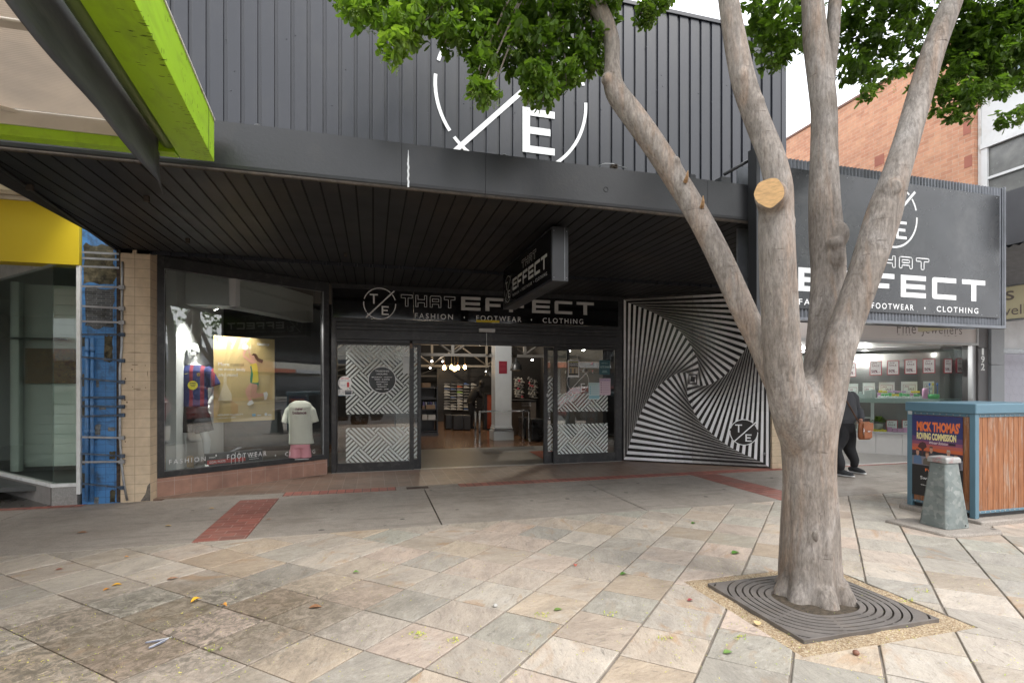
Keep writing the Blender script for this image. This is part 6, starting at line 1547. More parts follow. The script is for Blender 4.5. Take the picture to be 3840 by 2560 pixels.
mb = MB(); mb.box(-3.1, XR - .25, YD + .105, 12.3, -.06, .002); struct(mb.build('grey_tile_floor', tile_mat('grey_floor_tile', ((.13, .125, .115), (.115, .11, .10)), (.09, .085, .08), .6, .6, 'XY', .004, .5, bmp=.05)))
mb = MB(); mb.box(-3.15, XR - .22, 9.65, 29.75, 3.9, 3.95); mb.build('ceiling', mat('dark_ceiling', (.045, .042, .04), .7, var=.2, stretch=(.3, 4, 1)), shop)
mb = MB(); mb.box(-3.15, XR - .22, 26.5, 26.6, 0, 3.9); mb.box(5.9, 6.0, 12.5, 26.5, 0, 3.9); mb.build('inner_wall', INW, shop)
mb = MB(); mb.box(XRD + .02, XR - .22, YD + .08, YD + .16, 0, 3.9); mb.box(-3.15, XRD + .02, YD + .10, YD + .22, ZS + .02, 3.9); mb.build('front_lining', INW, shop)
mb = MB(); a = onZ(1984, 1692, .01); b_ = onZ(2062, 1728, .01); mb.add([(a.x, a.y, .012), (b_.x - .06, b_.y, .012), (b_.x + .6, b_.y, .012), (b_.x + .6, a.y, .012)], [(0, 1, 2, 3)])
o_ = mb.build('floor_mat', mat('orange_mat', (.36, .06, .02), .7, var=.4, vs=12)); tag(o_, 'worn orange red floor mat just inside the doorway at right', 'mat')
# column
col = thing('column', 'white square column with stepped base standing inside the doorway', 'column', tuple(onZ(1880, 1657, 0)))
c = onZ(1888, 1650, 0); cw = .235
mb = MB(); mb.box(c.x - cw, c.x + cw, c.y, c.y + 2 * cw, .40, 3.9); mb.build('shaft', mat('column_white', (.50, .52, .53), .5, var=.05), col, bevel=.004)
mb = MB(); mb.box(c.x - cw - .05, c.x + cw + .05, c.y - .05, c.y + 2 * cw + .05, .0, .26); mb.box(c.x - cw - .03, c.x + cw + .03, c.y - .03, c.y + 2 * cw + .03, .261, .34); mb.box(c.x - cw - .012, c.x + cw + .012, c.y - .012, c.y + 2 * cw + .012, .341, .40); mb.build('base', mat('column_white', (0, 0, 0)), col, bevel=.01)
sheet('dark red notice taped to the white column', yfr(c.y - .008), c.x - .13, onY(1890, 1400, c.y).z, c.x + .10, onY(1890, 1354, c.y).z, 0, (.22, .015, .03), [('t', (.35, .05, .06), .2, .7, .8, .82, 'SALE'), ('b', (.3, .06, .07), .15, .4, .85, .43), ('b', (.3, .06, .07), .15, .3, .85, .33)])
# console table
tb = thing('console_table', 'long chrome framed glass display table empty in the doorway', 'table', (3.2, 12.8, 0))
a = onZ(1798, 1669, 0); tx0, ty0 = a.x, a.y; tx1 = onY(1985, 1540, ty0).x; th = .88
for (x_, y_) in ((tx0, ty0), (tx0 - .0, ty0 + .55), (tx1, ty0), (tx1 - .0, ty0 + .55)):
    mb = MB(); mb.box(x_ - .022, x_ + .022, y_ - .022, y_ + .022, .0, th - .04); mb.build('leg', CHROME, tb, bevel=.003)
mb = MB(); mb.box(tx0 - .022, tx1 + .022, ty0 - .022, ty0 + .022, th - .039, th); mb.box(tx0 - .022, tx1 + .022, ty0 + .53, ty0 + .572, th - .039, th); mb.box(tx0 - .022, tx0 + .022, ty0 + .023, ty0 + .529, th - .039, th); mb.box(tx1 - .022, tx1 + .022, ty0 + .023, ty0 + .529, th - .039, th); mb.build('top_frame', CHROME, tb, bevel=.003)
mb = MB(); mb.box(tx0 + .0, tx1, ty0, ty0 + .55, th + .001, th + .008); mb.build('tabletop', GLASS, tb)
# roof trusses
TR = mat('truss_white', (.24, .225, .205), .5, var=.06)
def truss(u, v, t, lbl, H_=.62, inv=False):
    c = at(u, v, t); y = c.y; z = c.z; o = thing('roof_truss', lbl, 'truss', (2.5, y, z), 'white roof trusses inside the shop')
    x0, x1 = -3.1, 5.85
    mb = MB(); mb.box(x0, x1, y - .04, y + .04, z, z + .08); mb.build('bottom_chord', TR, o)
    mb = MB(); mb.box(x0, x1, y - .04, y + .04, z + H_ + .2, z + H_ + .28); mb.build('top_chord', TR, o)
    mb = MB(); x = x0; k = 0; st = 1.05
    while x < x1 - st: 
        mb.tube([(x, y, z + .08), (x + st, y, z + H_ + .2)] if k % 2 else [(x, y, z + H_ + .2), (x + st, y, z + .08)], .03, 4); 
        if k % 2: mb.box(x - .04, x + .04, y - .035, y + .035, z + .08, z + H_ + .2)
        x += st; k += 1
    mb.build('web', TR, o)
truss(1700, 1336, 14.3, 'nearest white lattice roof truss just inside the door head'); truss(1700, 1376, 19.5, 'middle white lattice roof truss above the hanging bulbs'); truss(1700, 1413, 25.5, 'farthest white lattice truss above the shoe wall', .3)
# bulbs
for k, (u, v) in enumerate(((1666, 1379), (1693, 1377), (1705, 1384), (1717, 1379), (1743, 1377))):
    c = at(u, v, 17.5 + .2 * k); o = thing('pendant_bulb', 'amber filament bulb, number %s from the left in the cluster over the shop floor' % ('one', 'two', 'three', 'four', 'five')[k], 'light bulb', tuple(c), 'amber pendant bulbs inside the shop')
    mb = MB(); mb.lathe(tuple(c), [(0, -.07), (.05, -.05), (.062, 0), (.045, .05), (.02, .09)], 14); mb.build('bulb', WARM, o); mb = MB(); mb.tube([c + Vector((0, 0, .09)), (c.x, c.y, 3.88)], .008, 5); mb.build('cord', BLK, o)
for k, (u, v) in enumerate(((1180, 1261), (1203, 1250))):
    c = at(u, v, 10.6); o = thing('pendant_bulb', ('left', 'right')[k] + ' of two amber filament bulbs seen through the right side of the display window', 'light bulb', tuple(c))
    mb = MB(); mb.lathe(tuple(c), [(0, -.055), (.035, -.04), (.045, 0), (.03, .045), (.015, .07)], 14); mb.build('bulb', WARM, o); mb = MB(); mb.tube([c + Vector((0, 0, .07)), (c.x, c.y, 3.88)], .006, 5); mb.build('cord', BLK, o)
for k, (u, v, t) in enumerate(((1786, 1289, 13), (1801, 1292, 13.4), (1816, 1289, 13.8), (1619, 1354, 17), (1660, 1355, 17), (1613, 1379, 20), (1760, 1406, 24), (1996, 1349, 15), (1823, 1392, 21), (2134, 1315, 12), (2188, 1312, 12.6))):
    spot(u, v, t, ('white spotlight nearest the door head, left of three', 'white spotlight nearest the door head, middle of three', 'white spotlight nearest the door head, right of three', 'white spotlight at left under the nearest truss', 'white spotlight right of another under the nearest truss', 'white spotlight just left of the amber bulbs', 'small far spotlight right of the amber bulbs', 'white downlight right of the black pendant lamp', 'small spotlight just left of the white column', 'bright spotlight seen through the top of the right door panel', 'second spotlight seen through the top of the right door panel')[k], (0, -.5, -1))
# black dome pendants
for u, v, t, lb_ in ((1936, 1388, 13.0, 'black dome pendant lamp right of the white column'), (1838, 1409, 15.5, 'black dome pendant lamp partly behind the white column')):
    c = at(u, v, t); o = thing('pendant_lamp', lb_, 'pendant lamp', tuple(c))
    mb = MB(); mb.lathe(tuple(c), [(.16, 0), (.155, .03), (.13, .12), (.09, .19), (.04, .22), (.035, .30), (.0, .31)], 22); mb.build('lamp_shade', mat('pendant_black', (.02, .02, .02), .4), o)
    mb = MB(); mb.tube([c + Vector((0, 0, .3)), (c.x, c.y, 3.88)], .008, 5); mb.build('cord', BLK, o); mb = MB(); mb.ball(c + Vector((0, 0, .06)), .05, n=12); mb.build('bulb', WARM, o)
# slat wall and shoes
SHC = [mat('shoe_' + n_, c_, .6) for n_, c_ in (('white', (.55, .55, .55)), ('black', (.03, .03, .035)), ('grey', (.20, .20, .22)), ('orange', (.65, .13, .05)), ('pink', (.60, .10, .15)), ('lime', (.30, .50, .06)), ('blue', (.08, .14, .32)))]
SOLE = mat('shoe_sole', (.60, .60, .58), .7)
def shoe_meshes():
    mb = MB(); pr = [(-.14, .045, .035), (-.12, .048, .09), (-.05, .046, .11), (0, .044, .085), (.07, .048, .055), (.13, .04, .04), (.15, .015, .03)]
    vs = []; n = 10
    for x, w_, h in pr:
        for k in range(n):
            a = math.pi * k / (n - 1); vs.append((x, w_ * math.cos(a) * .9, .02 + h * math.sin(a)))
    fs = [(i * n + k, (i + 1) * n + k, (i + 1) * n + k + 1, i * n + k + 1) for i in range(len(pr) - 1) for k in range(n - 1)]
    mb.add(vs, fs, True); return mb
src = {}
ORD = ('first', 'second', 'third', 'fourth', 'fifth', 'sixth', 'seventh', 'eighth', 'ninth', 'tenth', 'eleventh', 'twelfth', 'thirteenth', 'fourteenth', 'fifteenth', 'sixteenth')
def shoe(p, ci, ang, lbl, sc=1.0, grp='shoes on the wall racks'):
    if ci not in src:
        o = thing('shoe', lbl, 'shoe', (0, 0, 0), grp); u_ = shoe_meshes().build('upper', SHC[ci], o); mb = MB(); mb.box(-.145, .15, -.045, .045, 0, .022); mb.build('sole', SOLE, o, bevel=.01); src[ci] = o; r_ = o; r_['label'] = lbl
    else: r_ = dup(src[ci], label=lbl)
    r_['group'] = grp
    r_.location = p; r_.rotation_euler = (0, 0, ang); r_.scale = (sc,) * 3
CN = ('white', 'black', 'grey', 'orange', 'pink', 'lime', 'blue')
SLB = mat('black_slat_panel', (.03, .03, .032), .35)
rk = thing('shoe_wall', 'dark horizontal slat wall at the back holding rows of sports shoes', 'display wall', (2.2, 22, 0))
yb = 21.6; x0, x1 = onY(1640, 1500, yb).x, onY(1850, 1500, yb).x
mb = MB(); z_ = .35
while z_ < 2.2: mb.box(x0, x1, yb + .1, yb + .13, z_ + .01, z_ + .1); z_ += .11
mb.box(x0, x1, yb + .14, yb + .18, 0, 2.25); mb.build('slat_panel', SLB, rk)
rs_ = random.Random(21)
for ci_, u in enumerate((1676, 1700, 1724, 1749, 1776)):
    for r_i in range(10):
        v = 1441 + 10.4 * r_i + ci_; p = onY(u, v, yb)
        k = 3 if (ci_ == 2 and r_i == 1) else rs_.choice((0, 1, 0, 2, 0, 1, 6) if r_i != 3 else (0, 5, 1))
        shoe(p, k, rs_.uniform(-.15, .15), '%s sports shoe on the back slat wall, %s column, %s row' % (CN[k], ORD[ci_], ORD[r_i]), .85)
        mb = MB(); mb.box(p.x - .13, p.x + .13, p.y - .06, p.y + .1, p.z - .014, p.z - .002)
        mb.build('shelf', STEEL if rs_.random() < .25 else SLB, rk)
rk2 = thing('shoe_wall', 'dark slat wall right of the column crowded with white and pink shoes', 'display wall', (5, 17.5, 0))
yb2 = 17.6; a, b_ = onY(1922, 1500, yb2).x, onY(2040, 1500, yb2).x
mb = MB(); mb.box(a, b_ + 1.4, yb2 + .14, yb2 + .18, 0, 2.6); mb.build('slat_panel', SLB, rk2)
for blk in ((1932, 1964), (1983, 2014)):
    for r_i in range(8):
        for c_i in range(3):
            u = blk[0] + (blk[1] - blk[0]) * (c_i + .3) / 3 + (r_i % 2) * 3; v = 1421 + 9.6 * r_i + c_i * 2; k = rs_.choice((0, 2, 0, 2, 1, 4, 0, 2)) 
            shoe(onY(u, v, yb2), k, rs_.uniform(.5, 1.1), '%s shoe on the %s block of the right rack, %s row, %s place' % (CN[k], 'left' if blk[0] < 1950 else 'right', ORD[r_i], ORD[c_i]), .72, 'shoes on the right rack')
for i8, (u, v) in enumerate(((2130, 1400), (2195, 1395), (2230, 1398), (2170, 1385), (2225, 1372), (2258, 1410), (2150, 1418), (2240, 1420))):
    k = rs_.choice((0, 2, 3, 4)); shoe(onY(u, v, 13.2), k, .7, '%s shoe seen through the upper right door panel, %s of eight' % (CN[k], ORD[i8]), .8, 'shoes behind the right door panel')
# counter, gondola, stools, boxes
ct = thing('shop_counter', 'beige panelled counter with dark top behind the console table', 'counter', (5, 15.5, 0))
a, b_ = onY(1918, 1600, 15.2).x, onY(2010, 1600, 15.2).x
mb = MB(); mb.box(a, b_, 15.2, 16.0, 0, 1.02); mb.build('front', mat('beige_laminate', (.17, .14, .115), .5), ct); mb = MB(); mb.box(a - .03, b_ + .03, 15.15, 16.05, 1.021, 1.07); mb.build('top', BLK, ct)
mb = MB(frame((0, 15.195, 0), (1, 0, 0))); x0, y0, x1, y1 = prect(mb.M, 1956, 1507, 1991, 1523); mb.box(x0, x1, y0, y1, 0, .01); o_ = mb.build('symbol_card', mat('card_grey', (.4, .38, .36), .6)); tag(o_, 'small grey card with a row of dots on the counter front', 'card')
mb = MB(frame((0, 15.18, 0), (1, 0, 0))); [mb.disc((x0 + (x1 - x0) * (k + .7) / 6.4, (y0 + y1) / 2), .016, 12, 0) for k in range(6)]; q_ = mb.build('dots', BLK); q_.parent = o_
for k, (u0, u1, vb_, y_) in enumerate(((1671, 1697, 1590, 17.6), (1700, 1740, 1592, 17.2), (1740, 1766, 1594, 17.0))):
    a, b_ = onY(u0, 1560, y_).x, onY(u1, 1560, y_).x; mb = MB(); mb.box(a, b_, y_, y_ + .45, .02, .52); o_ = mb.build('ottoman', mat('grey_vinyl', (.035, .035, .038), .45), bevel=.03); tag(o_, ('leftmost', 'middle', 'rightmost')[k] + ' of three dark cube stools before the shoe wall', 'stool', 'dark cube stools')
for k, (u0, u1, y_) in enumerate(((1961, 1990, 13.9), (1993, 2040, 13.1))):
    a, b_ = onY(u0, 1560, y_).x, onY(u1, 1560, y_).x; mb = MB(); mb.box(a, b_, y_, y_ + .5, .04, .62); o_ = mb.build('ottoman', mat('black_leather', (.02, .02, .021), .28), bevel=.03); tag(o_, ('black leather cube stool half behind a chrome table leg', 'larger black leather cube stool at the right edge of the opening')[k], 'stool')
gd_ = thing('display_unit', 'dark shelving unit with shoe boxes at the left of the opening', 'display unit', (1.2, 16, 0))
a, b_ = onY(1560, 1500, 15.6).x, onY(1643, 1500, 15.6).x
for z_ in (.12, .45, .78, 1.1, 1.43): mb = MB(); mb.box(a, b_, 15.6, 16.1, z_, z_ + .03); mb.build('shelf', SLB, gd_)
mb = MB(); mb.box(b_ - .04, b_, 15.61, 16.09, 0, 1.5); mb.box(a, b_ - .05, 16.1, 16.13, 0, 1.5); mb.box(a, b_, 15.5, 16.12, 0, .1); mb.build('carcass', SLB, gd_)
for k, (u0, u1, vb, hh_, c_, lb_) in enumerate(((1583, 1602, 1583, .16, (.42, .40, .37), 'pale shoe box on the lowest shelf at left'), (1605, 1632, 1583, .15, (.46, .45, .43), 'pale shoe box right on the lowest shelf'), (1583, 1614, 1472, .14, (.20, .13, .08), 'brown carton on the top shelf of the unit'), (1597, 1631, 1529, .12, (.24, .16, .10), 'brown carton in the middle of the unit'), (1583, 1592, 1528, .1, (.2, .14, .1), 'narrow brown carton at the left of the unit'))):
    a, b_ = onY(u0, vb, 15.65).x, onY(u1, vb, 15.65).x; z_ = onY(u0, vb, 15.65).z; z_ = min((.151, .481, .811, 1.131, 1.461), key=lambda q: abs(q - z_)); mb = MB(); mb.box(a, b_, 15.58, 15.95, z_, z_ + hh_); o_ = mb.build('shoe_box', mat('box_%d' % k, c_, .7), bevel=.004); tag(o_, lb_, 'box')
for k in range(6):
    u = 1588 + 9 * k; p = onY(u, 1450, 15.8); mb = MB(); mb.box(p.x - .025, p.x + .025, 15.7, 15.85, .815, 1.02); o_ = mb.build('spray_bottle', mat('bottle_%d' % (k % 3), ((.12, .10, .25), (.3, .3, .32), (.05, .08, .15))[k % 3], .4), bevel=.01); tag(o_, 'dark product bottle on the shelving unit, %s from the left' % ORD[k], 'bottle', 'product bottles on the shelving unit')
sg = thing('display_unit', 'orange sided sock rack standing behind the console table', 'display unit', tuple(onZ(1838, 1610, 0)))
c = onZ(1838, 1612, 0); mb = MB(); mb.box(c.x - .2, c.x + .2, c.y, c.y + .3, 0, 1.25); mb.build('carcass', BLK, sg); mb = MB(); mb.box(c.x - .1, c.x + .2, c.y - .012, c.y - .002, .05, 1.2); mb.build('side_print', mat('orange_print', (.30, .05, .02), .5, var=.3, vs=6), sg)
# customer leaning over the counter, in dark clothes
cu = thing('person', 'person in dark clothes leaning forward beside the shoe wall inside the shop', 'person', tuple(onZ(1770, 1605, 0)))
c = onZ(1768, 1606, 0); px, py = c.x, c.y
mb = MB()
for s_ in (-1, 1): chain(mb, [(px + s_ * .07, py + s_ * .09, .92), (px + .02 + s_ * .07, py + s_ * .09, .5), (px - .04 + s_ * .05, py + s_ * .09, .08)], [.095, .07, .045]); foot(mb, (px - .04 + s_ * .05, py + s_ * .09, .08), (1, -.2, 0))
chain(mb, [(px - .03, py, .9), (px + .03, py, 1.1), (px + .19, py, 1.34), (px + .26, py, 1.43)], [.15, .155, .16, .09], 16); chain(mb, [(px + .26, py, 1.42), (px + .33, py, 1.52)], [.055, .052]); head(mb, (px + .38, py, 1.58), (1, -.3, 0))
for s_ in (-1, 1): chain(mb, [(px + .22, py + s_ * .18, 1.36), (px + .36, py + s_ * .2, 1.12), (px + .56, py + s_ * .12, 1.08)], [.052, .042, .028]); hand(mb, (px + .56, py + s_ * .12, 1.08), (1, 0, -.1), (0, 1, 0))
o_ = mb.build('body', mat('dark_clothing', (.012, .012, .014), .85), cu); fuse(o_, .016)
mb = MB(); mb.ball((px + .365, py, 1.62), .092, .10, .10); mb.build('hair', mat('dark_hair', (.01, .008, .007), .6), cu)

# the shop's own lamps
def slamp(p, tg, e):
    l = D.lights.new('display_spot', 'SPOT'); l.energy = e; l.color = (1, .95, .88); l.spot_size = R(100); l.spot_blend = .6; l.shadow_soft_size = .03
    o = D.objects.new('display_spot', l); COL.objects.link(o); o.location = p; o.rotation_euler = (Vector(p) - Vector(tg)).to_track_quat('Z', 'Y').to_euler()
def lamp(name, p, e, col, size=.12, typ='POINT'):
    l = D.lights.new(name, typ); l.energy = e; l.color = col; l.shadow_soft_size = size; o = D.objects.new(name, l); COL.objects.link(o); o.location = p
for p, e in (((1.5, 14.5, 3.6), 16), ((3.2, 18, 3.6), 34), ((2.0, 20.3, 3.4), 60), ((0, 17, 3.6), 24), ((4.6, 16.2, 3.4), 40)): lamp('shop_lamp', p, e, (1, .84, .64), .03)
[slamp(p, tg, e) for p, tg, e in (((-2.35, 8.42, 2.66), (-2.58, 8.75, .7), 90), ((-1.95, 8.64, 2.55), (-2.1, 8.9, 1.0), 60), ((-1.1, 9.14, 2.9), (-1.25, 9.4, .9), 60), ((2.1, 11.4, 3.5), (3.3, 13.3, 1.6), 120))]
# ================================================================== JEWELLERS
jw = thing('jeweller_shop', 'grey jeweller shopfront with splayed glass display window under a cream name board', 'shop', (10, 7.7, 0))
JB = mat('jeweller_board', (.62, .57, .545), .45, var=.05, vs=1); MJ = yfr(7.62)
jz0 = pl(MJ, 3500, 1291)[1]; jx1 = pl(MJ, 3664, 1290)[0]
mb = MB(); mb.box(XR + .02, jx1, 7.62, 7.72, jz0, 2.95); mb.build('name_board', JB, jw)
mb = MB(MJ); mb.box(XR + .03, jx1, jz0 - .0, jz0 + .05, .001, .03); mb.box(XR + .03, jx1 - .06, jz0 + .075, jz0 + .082, .001, .004); mb.box(jx1 - .035, jx1, jz0 + .052, 2.94, .001, .03); mb.build('board_trim', mat('silver_trim', (.42, .42, .42), .35), jw)
mb = MB(MJ)
def serif(mb, word, x0, y0, x1, y1, z):
    vs, fs = text_mesh(word, 1.12, 0, -.006)
    text(mb, word, x0, y0, x1, y1, z, spacing=1.12, bold=-.004)
ux = lambda u: pl(MJ, u, 1250)[0]; uy = lambda v: pl(MJ, 3500, v)[1]
serif(mb, 'Fine', ux(3363), uy(1254), ux(3434), uy(1214), .003); serif(mb, 'Jewellers', ux(3455), uy(1262), ux(3607), uy(1216), .003)
for u, v, w_ in ((3369, 1254, 12), (3385, 1254, 9), (3401, 1255, 7), (3412, 1255, 7), (3471, 1220, 12), (3543, 1258, 8), (3556, 1259, 8), (3583, 1260, 8)):
    x_ = ux(u); y_ = pl(MJ, u, v)[1]; a = w_ / 1920 * 10; mb.box(x_ - a / 2, x_ + a / 2, y_ - .004, y_ + .006, .003, .004)
mb.build('name_lettering', mat('taupe_lettering', (.16, .13, .12), .5), jw)
L0 = Vector((10.35, 9.38, 0)); L1 = Vector((11.55, 8.06, 0)); L2 = Vector((12.33, 8.06, 0))
MG1 = frame(L0, L1 - L0); MG2 = yfr(8.06); n1 = (L1 - L0).length
gz0, gz1 = .50, 2.30
sp_ = pl(MG1, 3243, 1500)[0]
mb = MB(MG1); mb.box(-1.2, sp_ - .004, gz0, gz1, -.008, 0); mb.box(sp_ + .004, n1, gz0, gz1, -.008, 0); mb.build('glass', GLASSG, jw)
mb = MB(); mb.box(L1.x + .006, L2.x, 8.06, 8.068, gz0, gz1); mb.build('glass', GLASSG, jw)
SLV = mat('anodised_frame', (.42, .43, .44), .35, metal=.3, var=.05)
mb = MB(MG1); mb.box(-1.2, n1, gz1 + .001, gz1 + .06, -.04, .03); mb.build('window_rail', SLV, jw); mb = MB(MG1); mb.box(-1.2, n1, gz0 - .04, gz0 - .001, -.04, .03); mb.build('window_rail', SLV, jw)
mb = MB(); mb.box(L1.x + .03, L2.x + .1, 8.03, 8.10, gz1 + .001, gz1 + .06); mb.box(L2.x - .0, L2.x + .12, 8.02, 8.10, .0, gz1); mb.box(jx1 - .10, jx1 - .0, 7.64, 7.72, 0, jz0 - .001); mb.box(L1.x + .03, L2.x, 8.03, 8.10, gz0 - .04, gz0 - .001); mb.build('window_post', SLV, jw)
CAB = tile_mat('white_cabinet_panel', ((.58, .57, .55), (.56, .55, .53)), (.3, .29, .28), .48, 2.0, 'XY', .008, .4, bmp=.1)
mb = MB(MG1); x = -1.2
while x < n1 - .01: mb.box(x + .003, min(x + .47, n1) - .003, .0, gz0 - .045, -.05, -.005); x += .47
mb.build('cabinet', mat('white_cabinet', (.58, .57, .55), .4, var=.05), jw)
mb = MB(); mb.box(L1.x - .01, L2.x, 8.07, 8.12, 0, gz0 - .045); mb.build('cabinet', mat('white_cabinet', (0, 0, 0)), jw)
# inside
mb = MB(); mb.box(XR + .05, 13.2, 11.2, 11.3, 0, 3.2); mb.box(12.5, 12.6, 8.1, 11.2, 0, 3.2); mb.build('inner_wall', mat('jeweller_wall', (.30, .29, .285), .6, var=.05), jw)
mb = MB(); mb.box(XR + .05, 13.2, 7.74, 11.2, gz1 + .07, gz1 + .14); mb.build('ceiling', mat('jeweller_ceiling', (.6, .6, .58), .6), jw)
DK = mat('dark_panelling', (.14, .13, .125), .6)
MGI = frame(L0 + Vector((MG1[0][2], MG1[1][2], 0)) * -.62, L1 - L0)
mb = MB(MGI); mb.box(-1.5, n1 + .25, gz0, 2.25, -.04, 0); mb.build('display_back', DK, jw)
mb = MB(); mb.poly([tuple((L0 + (L0 - L1).normalized() * 1.2)[:2]), tuple(L1[:2]), tuple(L2[:2]), (12.48, 8.9), tuple((MGI @ Vector((n1 + .2, 0, 0)))[:2]), tuple((MGI @ Vector((-1.3, 0, 0)))[:2])], gz0 - .04, gz0 - .012); mb.build('display_deck', mat('white_deck', (.62, .62, .60), .4), jw)
zs1 = 1.235
mb = MB(); mb.poly([tuple((MG1 @ Vector((-1, 0, -.06)))[:2]), tuple((MG1 @ Vector((n1 - .05, 0, -.06)))[:2]), (12.3, 8.15), (12.3, 8.4), tuple((MG1 @ Vector((n1 - .2, 0, -.5)))[:2]), tuple((MG1 @ Vector((-1, 0, -.5)))[:2])], zs1 - .10, zs1); mb.build('glass_shelf', mat('pale_shelf', (.42, .50, .48), .25), jw)
mb = MB(); c = pl(MG1, 3274, 1560); mb2 = MB(MG1); mb2.box(c[0] - .03, c[0] + .03, gz0, zs1 - .101, -.30, -.24); mb2.build('shelf_leg', WHITE, jw)
mb = MB(MGI); z_ = 1.3
while z_ < 1.95: mb.box(.1, n1 - .3, z_, z_ + .02, .001, .012); z_ += .045
mb.build('blind_slats', mat('blind_dark', (.09, .09, .09), .5), jw)
# sale sheets
MRN = (.30, .03, .07)
def sale(M_, u0, v0, u1, v1, z, lb_, wide_=False, grp='red bordered june sale sheets'):
    if wide_: it = [('b', MRN, .12, .18, .88, .80), ('b', WH, .14, .2, .86, .78), ('t', MRN, .2, .58, .5, .74, 'June', .01, .3), ('t', (.08, .03, .05), .42, .42, .8, .58, 'SALE', .01), ('t', (.08, .03, .05), .2, .24, .6, .38, '50% OFF', .02)]
    else: it = [('t', (.12, .03, .05), .2, .76, .62, .9, 'June', .01, .3), ('t', (.12, .03, .05), .2, .6, .78, .72, 'SALE', .01), ('b', (.3, .25, .27), .25, .5, .7, .512), ('t', (.12, .02, .05), .14, .16, .66, .38, '50%', .03), ('t', MRN, .7, .16, .86, .24, 'OFF'), ('b', (.3, .25, .27), .3, .1, .7, .112)]
    o = notice(lb_, M_, u0, v0, u1, v1, z, WH, it, 'sale_sheet', None if wide_ else (.38, .03, .05), grp, 'sale sheet'); return o
ZG = .003
sale(MG1, 3261, 1353, 3307, 1407, ZG, 'sale sheet on the upper jeweller glass, first from the trunk side'); sale(MG1, 3326, 1351, 3372, 1405, ZG, 'sale sheet on the upper jeweller glass, second from the trunk side')
sale(MG1, 3392, 1347, 3439, 1402, ZG, 'sale sheet on the upper jeweller glass, third from the trunk side'); sale(MG1, 3460, 1345, 3507, 1399, ZG, 'sale sheet on the upper jeweller glass, last before the glass corner')
sale(MG1, 3180, 1360, 3210, 1412, ZG, 'sale sheet on the jeweller glass partly hidden behind the trunk')
sale(MG2, 3540, 1345, 3570, 1399, ZG, 'left sale sheet on the narrow jeweller pane'); sale(MG2, 3587, 1343, 3616, 1398, ZG, 'right sale sheet on the narrow jeweller pane')
Mb = frame(L0 + Vector((MG1[0][2], MG1[1][2], 0)) * -.35, L1 - L0)
for k, (u0, v0, u1, v1) in enumerate(((3180, 1438, 3218, 1505), (3235, 1435, 3281, 1505), (3296, 1432, 3355, 1487), (3379, 1430, 3440, 1486), (3462, 1429, 3503, 1484))):
    sale(Mb, u0, v0, u1, v1, 0, 'white framed june sale card on the upper shelf, ' + ('behind the trunk edge', 'beside the clear glassware', 'left above the gift boxes', 'right above the gift boxes', 'behind the blue tulips')[k], True, 'white sale cards on the upper shelf')
Ml = frame(L0 + Vector((MG1[0][2], MG1[1][2], 0)) * -.22, L1 - L0)
sale(Ml, 3322, 1574, 3367, 1628, 0, 'red bordered sale sheet beside the potted plant'); sale(Ml, 3382, 1574, 3425, 1628, 0, 'red bordered sale sheet half hidden by the bin')
# goods on the shelf: little boxes and jars
PKC = [('pink', (.62, .32, .50)), ('yellow', (.75, .60, .05)), ('green', (.15, .50, .20)), ('lilac', (.50, .32, .55)), ('white', (.65, .66, .66))]
def goods(M_, u0, u1, v, z, n, h, seq, lbl, grp, name='gift_box', cat='box', dep=.06):
    for k in range(n):
        u = u0 + (u1 - u0) * (k + .5) / n; x_ = pl(M_, u, v)[0]; w_ = abs(pl(M_, u1, v)[0] - pl(M_, u0, v)[0]) / n * .46; c_ = PKC[seq[k % len(seq)]]
        mb = MB(M_); mb.box(x_ - w_, x_ + w_, z, z + h * (1 if k % 3 else 1.25), -dep / 2, dep / 2); o = mb.build(name, mat('gift_' + c_[0], c_[1], .35), bevel=.004); tag(o, (lbl % c_[0]) + ', %s from the left' % ORD[k], cat, grp)
Mq = frame(L0 + Vector((MG1[0][2], MG1[1][2], 0)) * -.16, L1 - L0); Mq2 = frame(L0 + Vector((MG1[0][2], MG1[1][2], 0)) * -.24, L1 - L0)
goods(Mq, 3292, 3458, 1500, zs1 + .002, 16, .045, [4], 'small %s tile block in the front row on the jeweller shelf', 'white blocks on the upper shelf')
goods(Mq2, 3290, 3452, 1488, zs1 + .003, 12, .095, [0, 2, 2, 2, 1, 1, 2, 2, 2], 'small %s gift box in the coloured row on the jeweller shelf', 'coloured gift boxes on the upper shelf')
goods(Mq2, 3293, 3450, 1478, zs1 + .125, 9, .04, [1, 1, 3, 3, 0, 3, 4, 1, 1], 'tiny %s soap on top of the coloured gift boxes', 'soaps on the upper shelf', 'soap', 'soap', .05)
goods(Mq, 3275, 3325, 1632, gz0 - .010, 5, .04, [1], 'small %s tray on the lower jeweller deck', 'yellow trays on the lower deck', 'tray', 'tray'); goods(Mq, 3326, 3405, 1632, gz0 - .010, 4, .085, [0], 'small %s carton on the lower jeweller deck', 'pink cartons on the lower deck')
CG = mat('clear_glassware', (.55, .60, .60), .1, var=.1)
for k, (u, h, w_) in enumerate(((3215, .10, .04), (3226, .15, .035), (3236, .09, .045), (3247, .17, .04), (3258, .18, .05), (3275, .20, .05), (3205, .12, .04))):
    x_ = pl(Mq, u, 1500)[0]; mb = MB(Mq); mb.lathe((0, 0, 0), [(w_, 0), (w_, .01)], 12) if False else mb.box(x_ - w_ / 1.3, x_ + w_ / 1.3, zs1, zs1 + h, -.03, .03); o = mb.build('glass_block', CG, bevel=.005); tag(o, 'clear glass display block near the trunk, %s of the group' % ORD[k], 'display block', 'clear display blocks on the upper shelf')
